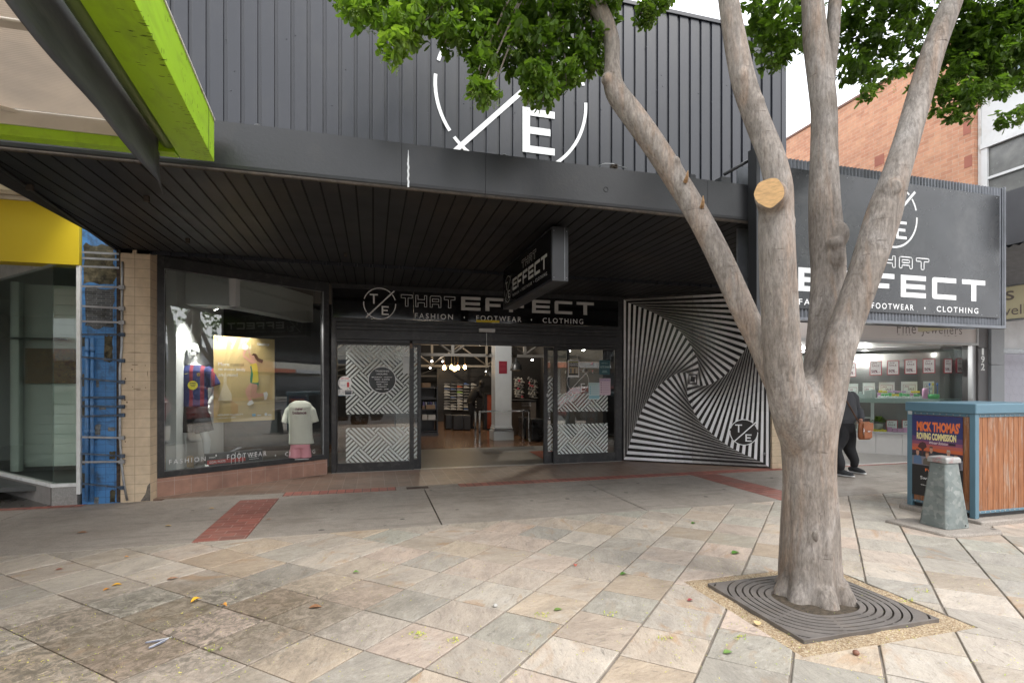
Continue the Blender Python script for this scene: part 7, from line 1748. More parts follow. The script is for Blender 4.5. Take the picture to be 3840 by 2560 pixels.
c = Mq @ Vector((pl(Mq, 3470, 1490)[0], 0, 0)); mb = MB(); mb.lathe((c.x, c.y, zs1), [(0, 0), (.055, 0), (.055, .20), (.045, .22), (.02, .23), (0, .23)], 16); o = mb.build('pink_jar', mat('gift_pink', (0, 0, 0))); tag(o, 'pink cylindrical jar standing at the right end of the gift boxes', 'jar')
c = Mq @ Vector((pl(Mq, 3500, 1495)[0], 0, 0)); mb = MB(); mb.lathe((c.x, c.y, zs1), [(0, 0), (.09, 0), (.11, .05), (.10, .10), (.09, .10), (.08, .03), (0, .03)], 16); o = mb.build('green_bowl', mat('gift_green', (0, 0, 0))); tag(o, 'green bowl behind the tulips on the upper jeweller shelf', 'bowl')
for k, (u, col_) in enumerate(((3483, (.03, .12, .4)), (3512, (.03, .12, .4)), (3496, (.7, .55, .04)))):
    c = Mq @ Vector((pl(Mq, u, 1480)[0], 0, .05)); mb = MB(); mb.tube([(c.x, c.y, zs1), (c.x + .02, c.y, zs1 + .2), (c.x + .01, c.y, zs1 + .3)], .005, 5); mb.ball((c.x + .01, c.y, zs1 + .31), .018, .018, .035, 8); o = mb.build('tulip', mat('tulip_%d' % (k // 2), col_, .5)); tag(o, ('left', 'right', 'yellow middle')[k] + ' artificial tulip on the upper jeweller shelf', 'flower')
# potted plant
c = Mq2 @ Vector((pl(Mq2, 3294, 1620)[0], 0, 0)); pp = thing('potted_plant', 'small leafy plant in a grey pot on the lower jeweller deck', 'plant', (c.x, c.y, gz0))
mb = MB(); mb.lathe((c.x, c.y, gz0), [(0, 0), (.07, 0), (.09, .16), (.08, .16), (0, .14)], 16); mb.build('pot', mat('grey_pot', (.32, .31, .29), .7), pp)
pv = Leaves()
for _ in range(46):
    d_ = rv(); d_.z = abs(d_.z) * .6 + .05; pv.leaf(Vector((c.x, c.y, gz0 + .18)) + d_ * .10, d_, Vector((0, 0, 1)), .11, rl.random())
build_leaves(pv, 'foliage', LEAF, pp)
c = Mq2 @ Vector((pl(Mq2, 3245, 1615)[0], 0, 0)); mb = MB(Mq2); x_ = pl(Mq2, 3243, 1600)[0]; mb.box(x_ - .15, x_ + .13, gz0, gz0 + .30, -.02, 0.0); o_ = mb.build('photo_frame', mat('frame_white', (.6, .6, .58), .4)); tag(o_, 'white framed picture on the lower jeweller deck near the trunk', 'frame')
mb = MB(Mq2); mb.box(x_ - .12, x_ + .10, gz0 + .03, gz0 + .27, .001, .003); q_ = mb.build('picture', mat('print_dusk', (.10, .06, .07), .4, var=.4, vs=12)); q_.parent = o_
mb = MB(); mb.box(XR + .05, 12.33, 7.74, 8.6, -.05, .004); mb.box(XR + .05, 11, 8.6, 11.2, -.05, .004); struct(mb.build('jeweller_floor', tile_mat('polished_grey_tile', ((.30, .285, .27), (.28, .265, .25)), (.2, .19, .18), .6, .6, 'XY', .004, .35, bmp=.01)))
mb = MB(); mb.box(XR + .05, 12.2, 7.72, 7.77, -.05, .012); mb.build('threshold', mat('white_threshold', (.62, .61, .58), .5), jw)
# pillars at the right of the jeweller
NUM = mat('dark_grey_panel', (.115, .112, .115), .45, var=.08); LGP = mat('light_grey_panel', (.30, .32, .345), .4, var=.05)
mb = MB(); mb.box(jx1 + .003, pl(MJ, 3702, 1400)[0], 7.60, 7.9, 0, 1.48 + .80); mb.box(jx1 + .003, pl(MJ, 3702, 1400)[0], 7.60, 7.9, 2.29, 3.0); mb.build('number_pilaster', NUM, jw, bevel=.004)
xa_, xb_ = pl(MJ, 3703, 1400)[0], pl(MJ, 3752, 1400)[0]
mb = MB(); mb.box(xa_, xb_, 7.55, 7.9, 0, 1.94); mb.box(xa_, xb_, 7.55, 7.9, 1.95, 3.0); mb.build('panel_pilaster', LGP, jw, bevel=.004)
mb = MB(yfr(7.597))
for ch, v0, v1 in (('1', 1305, 1331), ('9', 1334, 1360), ('2', 1362, 1388)): x0, y0, x1, y1 = prect(mb.M, 3678, v0, 3692, v1); text(mb, ch, x0 + (.024 if ch == '1' else 0), y0, x1 - (.024 if ch == '1' else 0), y1, .003, bold=.02)
mb.build('street_number', mat('silver_number', (.60, .60, .58), .3, metal=.3), jw)
# next shop to the right
ns_ = thing('shop_building', 'pale shopfront beyond the numbered pillar with petal patterned wall', 'shop', (14, 8, 0))
mb = MB(); mb.box(xb_ + .01, 18, 7.7, 7.8, 2.30, 3.1); mb.build('transom', emis('lit_transom', (.85, .88, .92), 1.0) if False else mat('transom_white', (.70, .72, .75), .4), ns_)
mb = MB(); mb.box(xb_ + .01, 18, 7.66, 7.8, 2.20, 2.295); mb.build('rail', STEEL, ns_)
mb = MB(); mb.box(xb_ + .01, 18, 9.0, 9.1, 0, 3.1); mb.build('pale_wall', mat('lilac_white', (.52, .52, .58), .6, var=.04), ns_)
mb = MB(frame((0, 8.995, 0), (1, 0, 0))); 
for i in range(16):
    for j in range(9): mb.disc((14.3 + i * .22 + (j % 2) * .11, .6 + j * .2), .105, 24, .001 + .0006 * ((i + j) % 3), .098, 100, 300)
mb.build('petal_pattern', mat('petal_shade', (.40, .40, .46), .6), ns_)
# cream sign box and the small one under the jeweller canopy
MX = mat('cream_sign_face', (.58, .52, .34), .4, var=.05)
jh = thing('hanging_sign', 'cream double line jeweller sign with grey letters at the right edge', 'sign', (8.8, 5.1, 2.8))
XJ = 8.78; Mv = frame((XJ, 7.0, 0), (0, -1, 0))
a, b_ = pl(Mv, 3772, 1130), pl(Mv, 3850, 1130)
mb = MB(Mv); x0 = pl(Mv, 3700, 1130)[0]; z0_, z1_ = pl(Mv, 3800, 1195)[1], pl(Mv, 3800, 1072)[1]; mb.box(x0, b_[0] + .4, z0_, z1_, -.15, 0); mb.build('casing', MX, jh, bevel=.004)
mb = MB(Mv); mb.box(x0, b_[0] + .4, z0_ - .02, z0_ - .001, -.16, .01); mb.box(x0, b_[0] + .4, z1_ + .001, z1_ + .02, -.16, .01); mb.build('rim', STEEL, jh)
mb = MB(Mv); zm = (z0_ + z1_) / 2; h_ = z1_ - z0_
xs_ = pl(Mv, 3785, 1100)[0]; text(mb, 's', xs_ - .05, zm + .04, xs_ + .06, zm + .17, .003); text(mb, 'yell', pl(Mv, 3760, 1160)[0], zm - h_ * .36, pl(Mv, 3850, 1160)[0] + .05, zm - .02, .003) if False else text(mb, 'well', pl(Mv, 3745, 1160)[0], zm - h_ * .38, pl(Mv, 3846, 1160)[0], zm - .04, .003)
mb.build('lettering', mat('taupe_lettering', (0, 0, 0)), jh)
sm_ = MB(); c = onY(3500, 1232, 6.2); sm_.box(8.60, 8.70, 5.9, 6.34, 2.40, 2.95); o_ = sm_.build('hanging_sign', MX, bevel=.004); tag(o_, 'lower edge of a cream hanging sign showing under the big signboard', 'sign')
# grey corrugated awning at far right, its end box
aw = thing('awning', 'grey corrugated awning underside with white end box at the right edge', 'awning', (11, 5.5, 3.3))
XA = 9.4; mb = MB(); n = 60
for i in range(n):
    y0 = 4.2 + 3.3 * i / n; y1 = y0 + 3.3 / n; z0_ = 3.42 + .02 * (i % 2); mb.add([(8.2, y0, 3.36 + .03 * (i % 2)), (16, y0, 3.36 + .03 * (i % 2)), (16, y1, 3.36 + .03 * ((i + 1) % 2)), (8.2, y1, 3.36 + .03 * ((i + 1) % 2))], [(0, 1, 2, 3)])
mb.build('corrugated_lining', CORR, aw)
c = onY(3822, 765, 5.0); mb = MB(); mb.box(c.x - .10, c.x + 6, 4.0, 5.1, onY(3822, 800, 5.0).z, onY(3822, 731, 5.0).z); mb.build('end_box', mat('awning_white', (.62, .63, .64), .4), aw, bevel=.005)
mb = MB(); mb.box(c.x - .42, c.x - .101, 4.05, 7.6, 3.40, onY(3822, 735, 5.0).z - .02); mb.build('fascia', mat('awning_grey', (.12, .12, .13), .5), aw)

lamp('jeweller_lamp', (11.0, 9.3, 2.2), 46, (1, .97, .95), .02); lamp('jeweller_lamp', (9.3, 9.6, 2.2), 46, (1, .97, .95), .02); lamp('jeweller_lamp', (12.0, 8.5, 2.2), 20, (1, .97, .95), .02)
# ================================================================== BRICK BUILDING BEHIND
bb = thing('brick_building', 'orange brick building with raking side wall rising behind the jeweller', 'building', (12.1, 14, 0))
BRK = tile_mat('orange_brick', ((.57, .29, .175), (.45, .20, .12)), (.52, .38, .28), .24, .086, 'YZ', .010, .85, offset=.5, dirt=(.60, .34, .20), bmp=.4, dirt_amt=.45, ds=1.3, bias=-.2)
XB = 12.05; zb1 = 8.92
mb = MB(); mb.box(XB, XB + .3, 7.75, 40, 2.5, zb1); mb.build('wall', BRK, bb)
mb = MB(); mb.box(XB - .03, XB + .33, 7.75, 40, zb1 + .001, zb1 + .06); mb.build('coping', mat('brick_coping', (.20, .11, .08), .8), bb)
for (u, v, u1, v1) in ((3280, 590, 3315, 612), (3612, 462, 3640, 498), (3616, 590, 3645, 622)):
    a, b_ = onX(u, v, XB - .004), onX(u1, v1, XB - .004); mb = MB(); mb.box(XB - .006, XB - .001, min(a.y, b_.y), max(a.y, b_.y), min(a.z, b_.z), max(a.z, b_.z)); mb.build('air_vent', mat('vent_dark', (.10, .04, .03) if u > 3400 else (.35, .13, .09), .9), bb)
mb = MB(); mb.box(XR + .02, XB - .01, 7.9, 30, 3.2, 3.3); mb.build('low_roof', mat('roof_grey', (.3, .3, .3), .7), jw)
# white rendered building at far right
wb = thing('white_building', 'white painted rendered building with flaking corner pier and dusty steel windows', 'building', (12.3, 6.5, 0))
PEEL = mat('flaking_white_paint', (.66, .66, .64), .6, var=.05, dirt=(.34, .27, .19), dirt_amt=1.0, ds=2.6, bp=.15, bs=30); WP = mat('white_render', (.68, .68, .67), .6, var=.05, vs=1.5, dirt=(.45, .42, .38), dirt_amt=.35, ds=3)
XQ = 12.15
def qx(u, v): return onX(u, v, XQ)
yA = 7.74; yB = qx(3678, 600).y
mb = MB(); mb.box(XQ, XQ + .4, yB, yA, 3.3, 7.3); mb.build('corner_pier', PEEL, wb)
yC = 2.0; zt_ = qx(3760, 430).z; zw = qx(3690, 540).z; zr = zt_ + .25
mb = MB(); mb.box(XQ + .02, XQ + .4, yC, yB - .002, zw, zr + .35); mb.box(XQ + .02, XQ + .4, yC, yB - .002, 3.3, 3.5); mb.build('wall', WP, wb)
mb = MB(); mb.box(XQ - .03, XQ + .02, yC, yB - .003, zw - .10, zw - .001); mb.box(XQ - .01, XQ + .04, yB - .12, yB - .004, 3.5, zw - .101); mb.box(XQ + .0, XQ + .04, yC, yB - .121, qx(3750, 648).z - .05, qx(3750, 648).z); mb.build('window_frame', WP, wb)
mb = MB(); mb.box(XQ + .05, XQ + .06, yC, yB - .1, 3.5, zw - .1); mb.build('window_glass', mat('dusty_glass', (.17, .17, .16), .25, var=.25, vs=3, dirt=(.32, .31, .28), dirt_amt=.5), wb)
mb = MB(); mb.box(XQ - .16, XQ + .5, yC, yB - .1, zr + .36, zr + .50); mb.build('gutter', mat('blue_grey_gutter', (.24, .30, .33), .5), wb)
mb = MB(); mb.box(XQ + .5, XQ + 6, yC, yB, 3.3, zr + .3); mb.build('wall_core', WP, wb)

# ================================================================== BIN ENCLOSURE
TEAL = mat('slate_blue_steel', (.095, .18, .235), .38, var=.06, vs=4, bp=.03, spec=.5)
bn = thing('bin_enclosure', 'slate blue steel bin enclosure with vertical brown timber slats and a band poster', 'bin enclosure', (6.8, 4.4, 0))
ex0, ey0, ex1, ey1 = 6.375, 4.085, 7.55, 4.83; ez0, ez1 = .085, 1.205
def timber():
    m, t, b = nodes('weathered_timber'); A = N(t, "ShaderNodeObjectInfo"); v = coords(t, (1, 1, .05)); v2 = coords(t)
    c = ramp(t, tnoise(t, v, 90, 8, .7, .3), [(.3, (.13, .045, .018)), (.5, (.27, .105, .04)), (.7, (.38, .17, .075))])
    f = ramp(t, tnoise(t, coords(t, (1, 1, .15)), 16, 9, .75, .5), [(.53, (0, 0, 0)), (.68, (.75,) * 3)]); c = mixc(t, f, c, (.40, .33, .27))
    t.links.new(c, b.inputs["Base Color"]); b.inputs["Roughness"].default_value = .6; bump(t, b, tnoise(t, v, 60, 5), .4, .006); return m
TIM = timber()
for x_, y_ in ((ex0, ey0), (ex0, ey1 - .06), (ex1 - .06, ey0), (ex1 - .06, ey1 - .06)): mb = MB(); mb.box(x_, x_ + .06, y_, y_ + .06, .055, ez1); mb.build('corner_post', TEAL, bn, bevel=.006)
mb = MB(); mb.box(ex0 - .015, ex1 + .015, ey0 - .015, ey1 + .015, ez1 + .001, ez1 + .115); mb.build('lid', TEAL, bn, bevel=.012)
for nm_, z0_, z1_ in (('top_rail', ez1 - .035, ez1 - .001), ('bottom_rail', ez0 + .02, ez0 + .05)):
    mb = MB(); mb.box(ex0 + .012, ex0 + .02, ey0 + .061, ey1 - .061, z0_, z1_); mb.box(ex0 + .061, ex1 - .061, ey0 + .012, ey0 + .02, z0_, z1_); mb.build(nm_, TEAL, bn, bevel=.002)
    studs('rivet', [(ex0 + .011, ey0 + .09 + (ey1 - ey0 - .18) * k / 8, (z0_ + z1_) / 2) for k in range(9)], .009, STEEL, bn, 'X'); studs('rivet', [(ex0 + .09 + (ex1 - ex0 - .18) * k / 13, ey0 + .011, (z0_ + z1_) / 2) for k in range(14)], .009, STEEL, bn)
for k in range(8): y = ey0 + .064 + k * .0775; mb = MB(); mb.box(ex0 + .021, ex0 + .04, y, y + .072, ez0 + .022, ez1 - .004); mb.build('slat', TIM, bn, bevel=.002)
for k in range(13): x = ex0 + .064 + k * .0805; mb = MB(); mb.box(x, x + .075, ey0 + .021, ey0 + .04, ez0 + .022, ez1 - .004); mb.build('slat', TIM, bn, bevel=.002)
mb = MB(); mb.box(ex0 + .045, ex1 - .01, ey0 + .045, ey1 - .01, .06, ez1 - .01); mb.build('liner', BLK, bn)
mb = MB(); mb.box(ex0 - .06, 8.2, ey0 - .10, ey1 + .06, -.05, .055); mb.build('concrete_pad', CONC, bn, bevel=.015)
MP = frame((ex0 + .009, ey1, 0), (0, -1, 0))
mb = MB(MP); x0, y0, x1, y1 = prect(MP, 3409, 1540, 3427, 1552); mb.box(x0 + .01, x1, y0, y1, .028, .029); mb.build('maker_plate', mat('plate_grey', (.4, .42, .42), .4), bn)
OR = (.72, .17, .05); CRY = (.75, .66, .30); NV = (.03, .035, .12)
skyb = [('b', c_, 0, a, 1, b_2) for c_, a, b_2 in (((.02, .018, .02), 0, .38), ((.20, .19, .22), .38, .50), ((.05, .03, .05), .50, .56), ((.50, .11, .04), .56, .60), ((.40, .10, .08), .60, .64), ((.22, .07, .12), .64, .68), ((.10, .05, .13), .68, .74), (NV, .74, 1))]
def guy(x, top, sh, body, face=(.42, .24, .17), hair=(.08, .06, .05), w_=.05):
    return [('p', body, 0, 0, 1, 1, [(x - w_ * 1.7, .39), (x + w_ * 1.7, .39), (x + w_ * 1.6, top - .10), (x + w_ * .7, top - .075), (x - w_ * .7, top - .075), (x - w_ * 1.6, top - .10)]),
            ('p', hair, 0, 0, 1, 1, [(x - w_ * .75, top - .04), (x + w_ * .75, top - .04), (x + w_ * .6, top), (x - w_ * .6, top)]), ('p', face, 0, 0, 1, 1, [(x - w_ * .62, top - .05), (x - w_ * .3, top - .08), (x + w_ * .3, top - .08), (x + w_ * .62, top - .05), (x + w_ * .6, top - .018), (x - w_ * .6, top - .018)])]
x0, y0, x1, y1 = .05, onX(3420, 1877, ex0).z, .59, 1.10
y0 = .20; y1 = 1.165; x0 = pl(MP, 3424, 1600)[0]; x1 = pl(MP, 3614, 1600)[0]
sheet('band tour poster with orange and cream lettering on the bin enclosure', MP, x0, y0, x1, y1, .012, NV, skyb + [('t', OR, .10, .80, .95, .925, "MICK THOMAS'", .05), ('t', CRY, .10, .70, .88, .785, 'ROVING COMMISSION', .04), ('t', WH, .36, .655, .72, .685, 'Winter Solstice', .0, .25), ('b', (.03, .02, .03), .74, .655, .87, .68)]
      + [('p', (.03, .03, .035), 0, 0, 1, 1, [(0, .52), (.2, .54), (.45, .57), (.8, .535), (1, .525), (1, .49), (0, .49)]), ('p', (.07, .03, .03), 0, 0, 1, 1, [(.12, .6), (.16, .65), (.22, .67), (.28, .66), (.31, .61), (.25, .58), (.22, .5), (.205, .5), (.2, .58)])]
      + guy(.12, .575, 0, (.10, .16, .27)) + guy(.40, .62, 0, (.05, .05, .06)) + guy(.32, .55, 0, (.12, .10, .08), hair=(.22, .08, .04)) + guy(.74, .60, 0, (.05, .05, .06), hair=(.35, .33, .3)) + guy(.88, .56, 0, (.08, .08, .09), hair=(.1, .06, .05))
      + [('t', OR, .28, .30, .60, .345, 'Friday', .03), ('t', WH, .18, .205, .62, .245, 'Swan Hill', .0), ('t', WH, .19, .13, .62, .145, 'Online sales')], 'poster', cat='poster')
# ================================================================== GALVANISED PEDESTAL
gb = thing('bollard', 'tapered galvanised steel pedestal with red edged cap on a concrete footing', 'bollard', (5.88, 4.07, 0))
def galv():
    m, t, b = nodes('galvanised_spangle'); v = coords(t); vo = t.nodes.new("ShaderNodeTexVoronoi"); vo.inputs["Scale"].default_value = 24; nz = tnoise(t, v, 9, 3)
    ad = N(t, "ShaderNodeVectorMath", operation='MULTIPLY_ADD'); ad.inputs[1].default_value = (1, 1, 1); t.links.new(v, ad.inputs[0]); t.links.new(nz, ad.inputs[2]); t.links.new(v, vo.inputs["Vector"])
    sp = t.nodes.new("ShaderNodeSeparateColor"); t.links.new(vo.outputs["Color"], sp.inputs[0])
    c = ramp(t, sp.outputs[0], [(0, (.17, .20, .195)), (.5, (.20, .23, .225)), (.8, (.235, .26, .25)), (1, (.28, .30, .29))]); c = mixc(t, .8, c, ramp(t, tnoise(t, v, 4, 6), [(.3, (.75,) * 3), (.7, (1.15,) * 3)]), 'MULTIPLY')
    t.links.new(c, b.inputs["Base Color"]); b.inputs["Metallic"].default_value = .35; b.inputs["Roughness"].default_value = .48; return m
GV = galv()
cx_, cy_ = 5.875, 4.06
def frust(mb, cx, cy, a0, b0, a1, b1, z0, z1, ch=.14):
    def ring(a, b_, z):
        c_ = ch * a; return [(cx - a + c_, cy - b_, z), (cx + a - c_, cy - b_, z), (cx + a, cy - b_ + c_, z), (cx + a, cy + b_ - c_, z), (cx + a - c_, cy + b_, z), (cx - a + c_, cy + b_, z), (cx - a, cy + b_ - c_, z), (cx - a, cy - b_ + c_, z)]
    v = ring(a0, b0, z0) + ring(a1, b1, z1); mb.add(v, [tuple(range(7, -1, -1)), tuple(range(8, 16))] + [(i, (i + 1) % 8, 8 + (i + 1) % 8, 8 + i) for i in range(8)])
mb = MB(); frust(mb, cx_, cy_, .165, .15, .092, .085, .03, .705); mb.build('shaft', GV, gb, bevel=.008)
mb = MB(); frust(mb, cx_, cy_, .108, .10, .108, .10, .706, .745, .08); frust(mb, cx_, cy_, .108, .10, .095, .088, .7455, .765, .08); mb.build('cap', mat('cap_worn_red', (.36, .36, .35), .5, metal=.3, var=.2, dirt=(.32, .045, .045), dirt_amt=.85, ds=14), gb, bevel=.004)
mb = MB(); mb.box(cx_ + .05, cx_ + .053, cy_ - .1535, cy_ - .1505, .04, .6) if False else mb.ball((cx_ + .09, cy_ - .149, .06), .008, .004, .008, 10); mb.build('bolt_hole', GROOVE, gb)
mb = MB(); pts = [(5.50, 4.42), (5.54, 3.83), (5.60, 3.77), (6.20, 3.73), (6.30, 3.80), (6.24, 4.40)]; mb.poly(pts, -.02, .03); mb.build('footing', CONC, gb, bevel=.02)
mb = MB(frame((cx_ - .1305, cy_ + .02, 0), (0, -1, 0))); 

# ================================================================== PERSON WALKING BEHIND THE TREE
pe = thing('person', 'person in charcoal sweatshirt and black trousers carrying a tan shoulder bag', 'person', (8.0, 7.15, 0))
fr_, ft_ = onZ(3204, 1772, 0), onZ(3158, 1783, 0)
pcx, pcy = onY(3150, 1600, 7.15).x, 7.15
CH = mat('charcoal_sweatshirt', (.060, .063, .070), .9, var=.08, bp=.5, bs=8); TRS = mat('black_trousers', (.014, .014, .016), .85, bp=.4, bs=7); SKN = mat('skin', (.45, .22, .15), .5, var=.06)
hx = pcx + .06
mb = MB()
loft(mb, [((hx, pcy, .86), .20, .15), ((hx, pcy, .93), .235, .175), ((hx, pcy, 1.1), .24, .18), ((hx, pcy + .01, 1.28), .235, .165), ((hx, pcy + .02, 1.38), .20, .13), ((hx, pcy + .02, 1.43), .10, .09)])
# arms: the right one (camera right) bent to the bag
mb.tube([(hx + .16, pcy, 1.36), (hx + .23, pcy, 1.30), (hx + .31, pcy + .02, 1.12), (hx + .33, pcy - .02, 1.06), (hx + .24, pcy - .14, .97), (hx + .17, pcy - .20, .93)], [.085, .092, .080, .080, .062, .045], 14)
mb.tube([(hx - .16, pcy, 1.36), (hx - .24, pcy, 1.28), (hx - .29, pcy + .04, 1.08), (hx - .26, pcy - .08, .92)], [.08, .088, .07, .05], 14)
o_ = mb.build('sweatshirt', CH, pe); fuse(o_, .012)
mb = MB()
loft(mb, [((hx, pcy, .70), .17, .15), ((hx, pcy, .86), .195, .15), ((hx, pcy, .93), .19, .145)])
fx, fy = fr_.x - .02, fr_.y; gx_, gy_ = ft_.x - .04, ft_.y
chain(mb, [(hx + .09, pcy, .82), (hx + .10, pcy - .03, .62), ((hx + fx) / 2 + .05, pcy - .03, .42), (fx, fy - .02, .22), (fx, fy, .11)], [.125, .115, .10, .072, .055], 14)
chain(mb, [(hx - .09, pcy, .82), (hx - .10, pcy - .06, .62), ((hx + gx_) / 2 - .06, pcy - .08, .42), (gx_, gy_ + .0, .22), (gx_, gy_, .11)], [.125, .115, .10, .075, .058], 14)
o_ = mb.build('trousers', TRS, pe); fuse(o_, .012)
SHB = mat('trainer_black', (.03, .032, .036), .7)
for (x_, y_, d_) in ((fx, fy, (.1, -1, 0)), (gx_, gy_, (.35, -1, 0))):
    d_ = Vector(d_).normalized(); mb = MB(); a_ = Vector((x_, y_, .09)); mb.tube([a_ - d_ * .07 + Vector((0, 0, -.03)), a_ + Vector((0, 0, -.01)), a_ + d_ * .09 + Vector((0, 0, -.035)), a_ + d_ * .17 + Vector((0, 0, -.048)), a_ + d_ * .2 + Vector((0, 0, -.055))], [.038, .052, .046, .036, .02], 14); s1 = mb.build('shoe', SHB, pe)
    mb = MB(); mb.tube([a_ - d_ * .10 + Vector((0, 0, -.078)), a_ - d_ * .06 + Vector((0, 0, -.078)), a_ + d_ * .10 + Vector((0, 0, -.078)), a_ + d_ * .215 + Vector((0, 0, -.074))], [.03, .045, .05, .025], 12, ell=1.0, up=d_.cross(Vector((0, 0, 1)))); 
    for i, q in enumerate(mb.v): mb.v[i] = (q[0], q[1], .004 + max(0, min(.024, (q[2] - -.04) * .3)))
    mb.build('sole', WHITE, s1)
mb = MB(); chain(mb, [(hx, pcy + .02, 1.38), (hx - .01, pcy, 1.46), (hx - .02, pcy - .02, 1.52)], [.06, .052, .052]); head(mb, (hx - .02, pcy - .03, 1.60), (-.3, -1, 0))
wr = Vector((hx + .17, pcy - .20, .93)); chain(mb, [(hx + .24, pcy - .14, .97), wr, wr + Vector((-.03, -.02, -.02))], [.034, .028, .028]); hand(mb, wr + Vector((-.01, -.01, -.01)), (-.45, -.25, -.85), (.6, -.6, -.1), .95)
wl = Vector((hx - .26, pcy - .08, .92)); hand(mb, wl, (0, -.2, -1), (0, 1, 0))
o_ = mb.build('body', SKN, pe); fuse(o_, .0075, 2)
mb = MB(); mb.ball((hx - .012, pcy - .01, 1.645), .088, .10, .085); mb.build('hair', mat('grey_hair', (.16, .15, .14), .7), pe)
bg_ = thing('shoulder_bag', 'tan leather shoulder bag with flap and strap hanging at the walker hip', 'bag', (hx + .12, pcy - .26, .75))
TAN = mat('tan_leather', (.36, .12, .045), .38, var=.2, vs=12, bp=.25, bs=30)
bx_ = hx + .17; by_ = pcy - .27
mb = MB(); loft(mb, [((bx_, by_, .60), .115, .045), ((bx_, by_, .64), .135, .06), ((bx_, by_, .78), .13, .06), ((bx_, by_, .88), .115, .045), ((bx_, by_, .90), .10, .03)], 20); mb.build('pouch', TAN, bg_)
mb = MB(); mb.box(bx_ - .105, bx_ + .105, by_ - .078, by_ - .062, .74, .885); mb.box(bx_ - .085, bx_ + .085, by_ - .072, by_ - .060, .625, .735); mb.build('flap', TAN, bg_, bevel=.008)
mb = MB(); mb.box(bx_ - .03, bx_ + .03, by_ - .084, by_ - .079, .735, .75); mb.tube([(bx_ - .10, by_ - .07, .80), (bx_ - .11, by_ - .08, .68)], .006, 6); mb.build('buckle', CHROME, bg_)
mb = MB(); mb.tube([(bx_ - .115, by_, .88), (hx + .02, pcy - .22, 1.0), (hx - .10, pcy - .19, 1.22), (hx - .15, pcy - .12, 1.38), (hx - .12, pcy + .02, 1.455)], .013, 8, ell=.4); mb.build('strap', mat('strap_brown', (.10, .05, .03), .6), bg_)
# ================================================================== THE STREET BEHIND THE CAMERA (seen in the glass)
def car(loc, ang, col, lbl, s=1.0):
    o = thing('parked_car', lbl, 'car', (0, 0, 0), 'cars parked along the kerb')
    L, W_ = 4.6, 1.84
    prof = [(-2.28, .45), (-2.30, .80), (-2.15, .98), (-1.75, 1.06), (-1.35, 1.55), (-.9, 1.64), (.35, 1.64), (.75, 1.55), (1.25, 1.10), (2.0, .95), (2.25, .80), (2.30, .45), (2.2, .30), (1.83, .28), (1.80, .50), (1.62, .68), (1.38, .72), (1.14, .68), (.96, .50), (.93, .28), (-.93, .28), (-.96, .50), (-1.14, .68), (-1.38, .72), (-1.62, .68), (-1.80, .50), (-1.83, .28), (-2.2, .30)]
    mb = MB(); n = len(prof)
    wid = lambda z: W_ / 2 - max(0, z - 1.0) * .30
    vs = [(x, sgn_ * wid(z), z) for sgn_ in (-1, 1) for x, z in prof]
    mb.add(vs, [tuple(range(n)), tuple(range(2 * n - 1, n - 1, -1))] + [(i, n + i, n + (i + 1) % n, (i + 1) % n) for i in range(n)])
    mb.build('body', mat('car_paint_' + lbl.split()[0], col, .2, var=.02, coat=1.0), o, bevel=.03)
    gm = mat('car_glass', (.01, .012, .014), .03)
    for sgn_ in (-1, 1):
        for q in ([(-1.25, 1.08), (-.45, 1.08), (-.45, 1.54), (-1.05, 1.50)], [(-.38, 1.08), (.95, 1.08), (.62, 1.48), (.3, 1.55), (-.38, 1.55)]):
            mb = MB(); v = [(x, sgn_ * (wid(z) + .006), z) for x, z in q]; mb.add(v if sgn_ < 0 else v[::-1], [tuple(range(len(q)))]); mb.build('side_window', gm, o)
    mb = MB(); mb.add([(.80, -.74, 1.53), (1.26, -.84, 1.12), (1.26, .84, 1.12), (.80, .74, 1.53)], [(0, 1, 2, 3)]); mb.v = [(x + .01, y, z + .012) for x, y, z in mb.v]; mb.build('windscreen', gm, o)
    for x_ in (-1.38, 1.38):
        for y_ in (-.86, .86):
            mb = MB(); mb.lathe((x_, y_ , .34), [(.20, -.1), (.33, -.1), (.345, -.06), (.345, .06), (.33, .1), (.20, .1)], 28, 'Y'); wh = mb.build('wheel', mat('tyre_rubber', (.02, .02, .02), .8), o)
            mb = MB(); mb.lathe((x_, y_, .34), [(0, -.04), (.205, -.04), (.205, .04), (0, .04)], 20, 'Y')
            for k in range(5): a = k * 1.2566; mb.tube([(x_, y_ + (.08 if y_ > 0 else -.08), .34), (x_ + .2 * math.cos(a), y_ + (.085 if y_ > 0 else -.085), .34 + .2 * math.sin(a))], [.03, .022], 6)
            mb.build('rim', STEEL, wh)
    for y_ in (-.72, .72): mb = MB(); mb.ball((2.2, y_, .78), .10, .14, .07, 10); mb.build('headlight', mat('headlight_glass', (.6, .62, .65), .1), o); mb = MB(); mb.ball((-2.24, y_, .88), .06, .12, .09, 10); mb.build('tail_light', mat('tail_red', (.3, .02, .02), .2), o)
    for y_ in (-1.0, 1.0): mb = MB(); mb.ball((.85, y_, 1.08), .07, .09, .07, 10); mb.build('mirror', mat('car_paint_' + lbl.split()[0], col), o)
    o.location = loc; o.rotation_euler = (0, 0, ang); return o
car((-1.9, -3.35, -.16), 0.0, (.022, .025, .03), 'dark grey four wheel drive parked behind the camera')
car((4.6, -3.4, -.16), math.pi, (.40, .42, .44), 'silver hatchback parked behind the camera to the right')
car((10.5, -3.4, -.16), 0.0, (.30, .02, .02), 'red hatchback parked far to the right behind the camera')
car((-8.2, -3.4, -.16), 0.0, (.5, .5, .5), 'white hatchback parked far to the left behind the camera')
MO = frame((0, -21, 0), (-1, 0, 0))          # far side of the street, faces back towards the shop
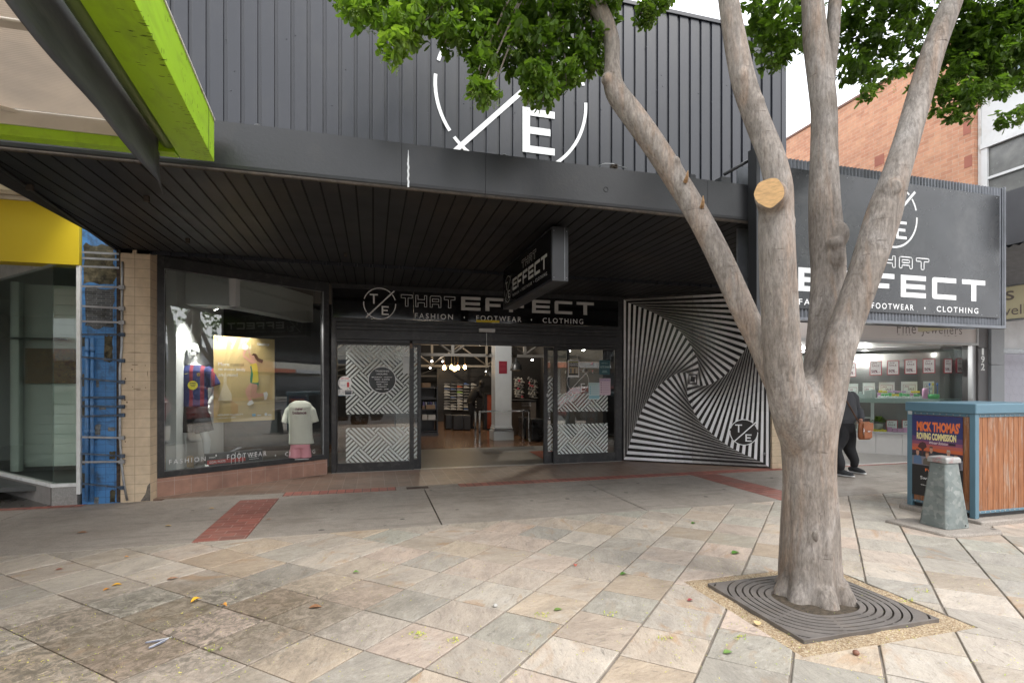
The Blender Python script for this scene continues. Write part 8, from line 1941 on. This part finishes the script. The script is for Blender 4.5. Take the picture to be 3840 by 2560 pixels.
cols_ = [((.55, .55, .53), 'white'), ((.40, .30, .24), 'tan'), ((.50, .50, .52), 'grey'), ((.34, .16, .12), 'brick'), ((.55, .52, .45), 'cream')]
xx = -46
k = 0
while xx < 46:
    wd_ = (9, 12, 8, 11)[k % 4]; hh = (4.8, 5.6, 4.4, 5.0)[k % 4]; c_, n_ = cols_[k % 5]
    o = thing('shop_building', '%s rendered shop across the street, %s from the left of the row' % (n_, ORD[k]), 'shop', (xx + wd_ / 2, -21, 0), 'shops across the street')
    mb = MB(); mb.box(xx + .02, xx + wd_ - .02, -30, -21, -.1, hh); mb.build('wall', mat('far_' + n_, c_, .7, var=.08), o)
    mb = MB(); mb.box(xx + .1, xx + wd_ - .1, -20.9, -18.2, 2.9, 3.3); mb.build('awning', mat('far_awning_%d' % (k % 3), ((.5, .5, .5), (.06, .07, .09), (.55, .16, .08))[k % 3], .5), o)
    mb = MB(); mb.box(xx + .5, xx + wd_ - .5, -20.99, -20.95, .3, 2.6); mb.build('shop_window', mat('far_glass', (.03, .035, .04), .08), o)
    xx += wd_; k += 1
mb = MB(); mb.box(-60, 60, -21, -17.5, -.155, -.01); struct(mb.build('far_footpath', CONC))
# two more street trees along the near kerb, behind and beside the camera
def simple_tree(x, y, lbl, seed):
    o = thing('street_tree', lbl, 'tree', (x, y, -.1), 'street trees behind the camera'); r_ = random.Random(seed)
    mb = MB(); mb.tube([(x, y, -.1), (x + .02, y, 1.0), (x, y + .05, 1.6)], [.25, .2, .2], 14); tips = []
    for k in range(5):
        a = k * 1.256 + seed; e = Vector((x + math.cos(a) * 1.6, y + math.sin(a) * 1.6, 4.2 + .4 * math.sin(k * 2))); mb.tube([(x, y, 1.4), (x + math.cos(a) * .5, y + math.sin(a) * .5, 2.5), e], [.12, .10, .05], 8); tips.append(e)
    mb.build('trunk', BARK, o); L_ = Leaves()
    for e in tips + [Vector((x, y, 4.9))]:
        for _ in range(75):
            q = rv() * 1.25; spray(L_, e + Vector((q.x, q.y, q.z * .7 + .3)), .14, r_.uniform(.3, .6))
    build_leaves(L_, 'crown', LEAF, o)
simple_tree(-4.6, -2.6 + .9, 'shade tree on the kerb behind the camera at left', 1)
simple_tree(10.5, -1.4, 'shade tree on the kerb behind the camera at right', 2)
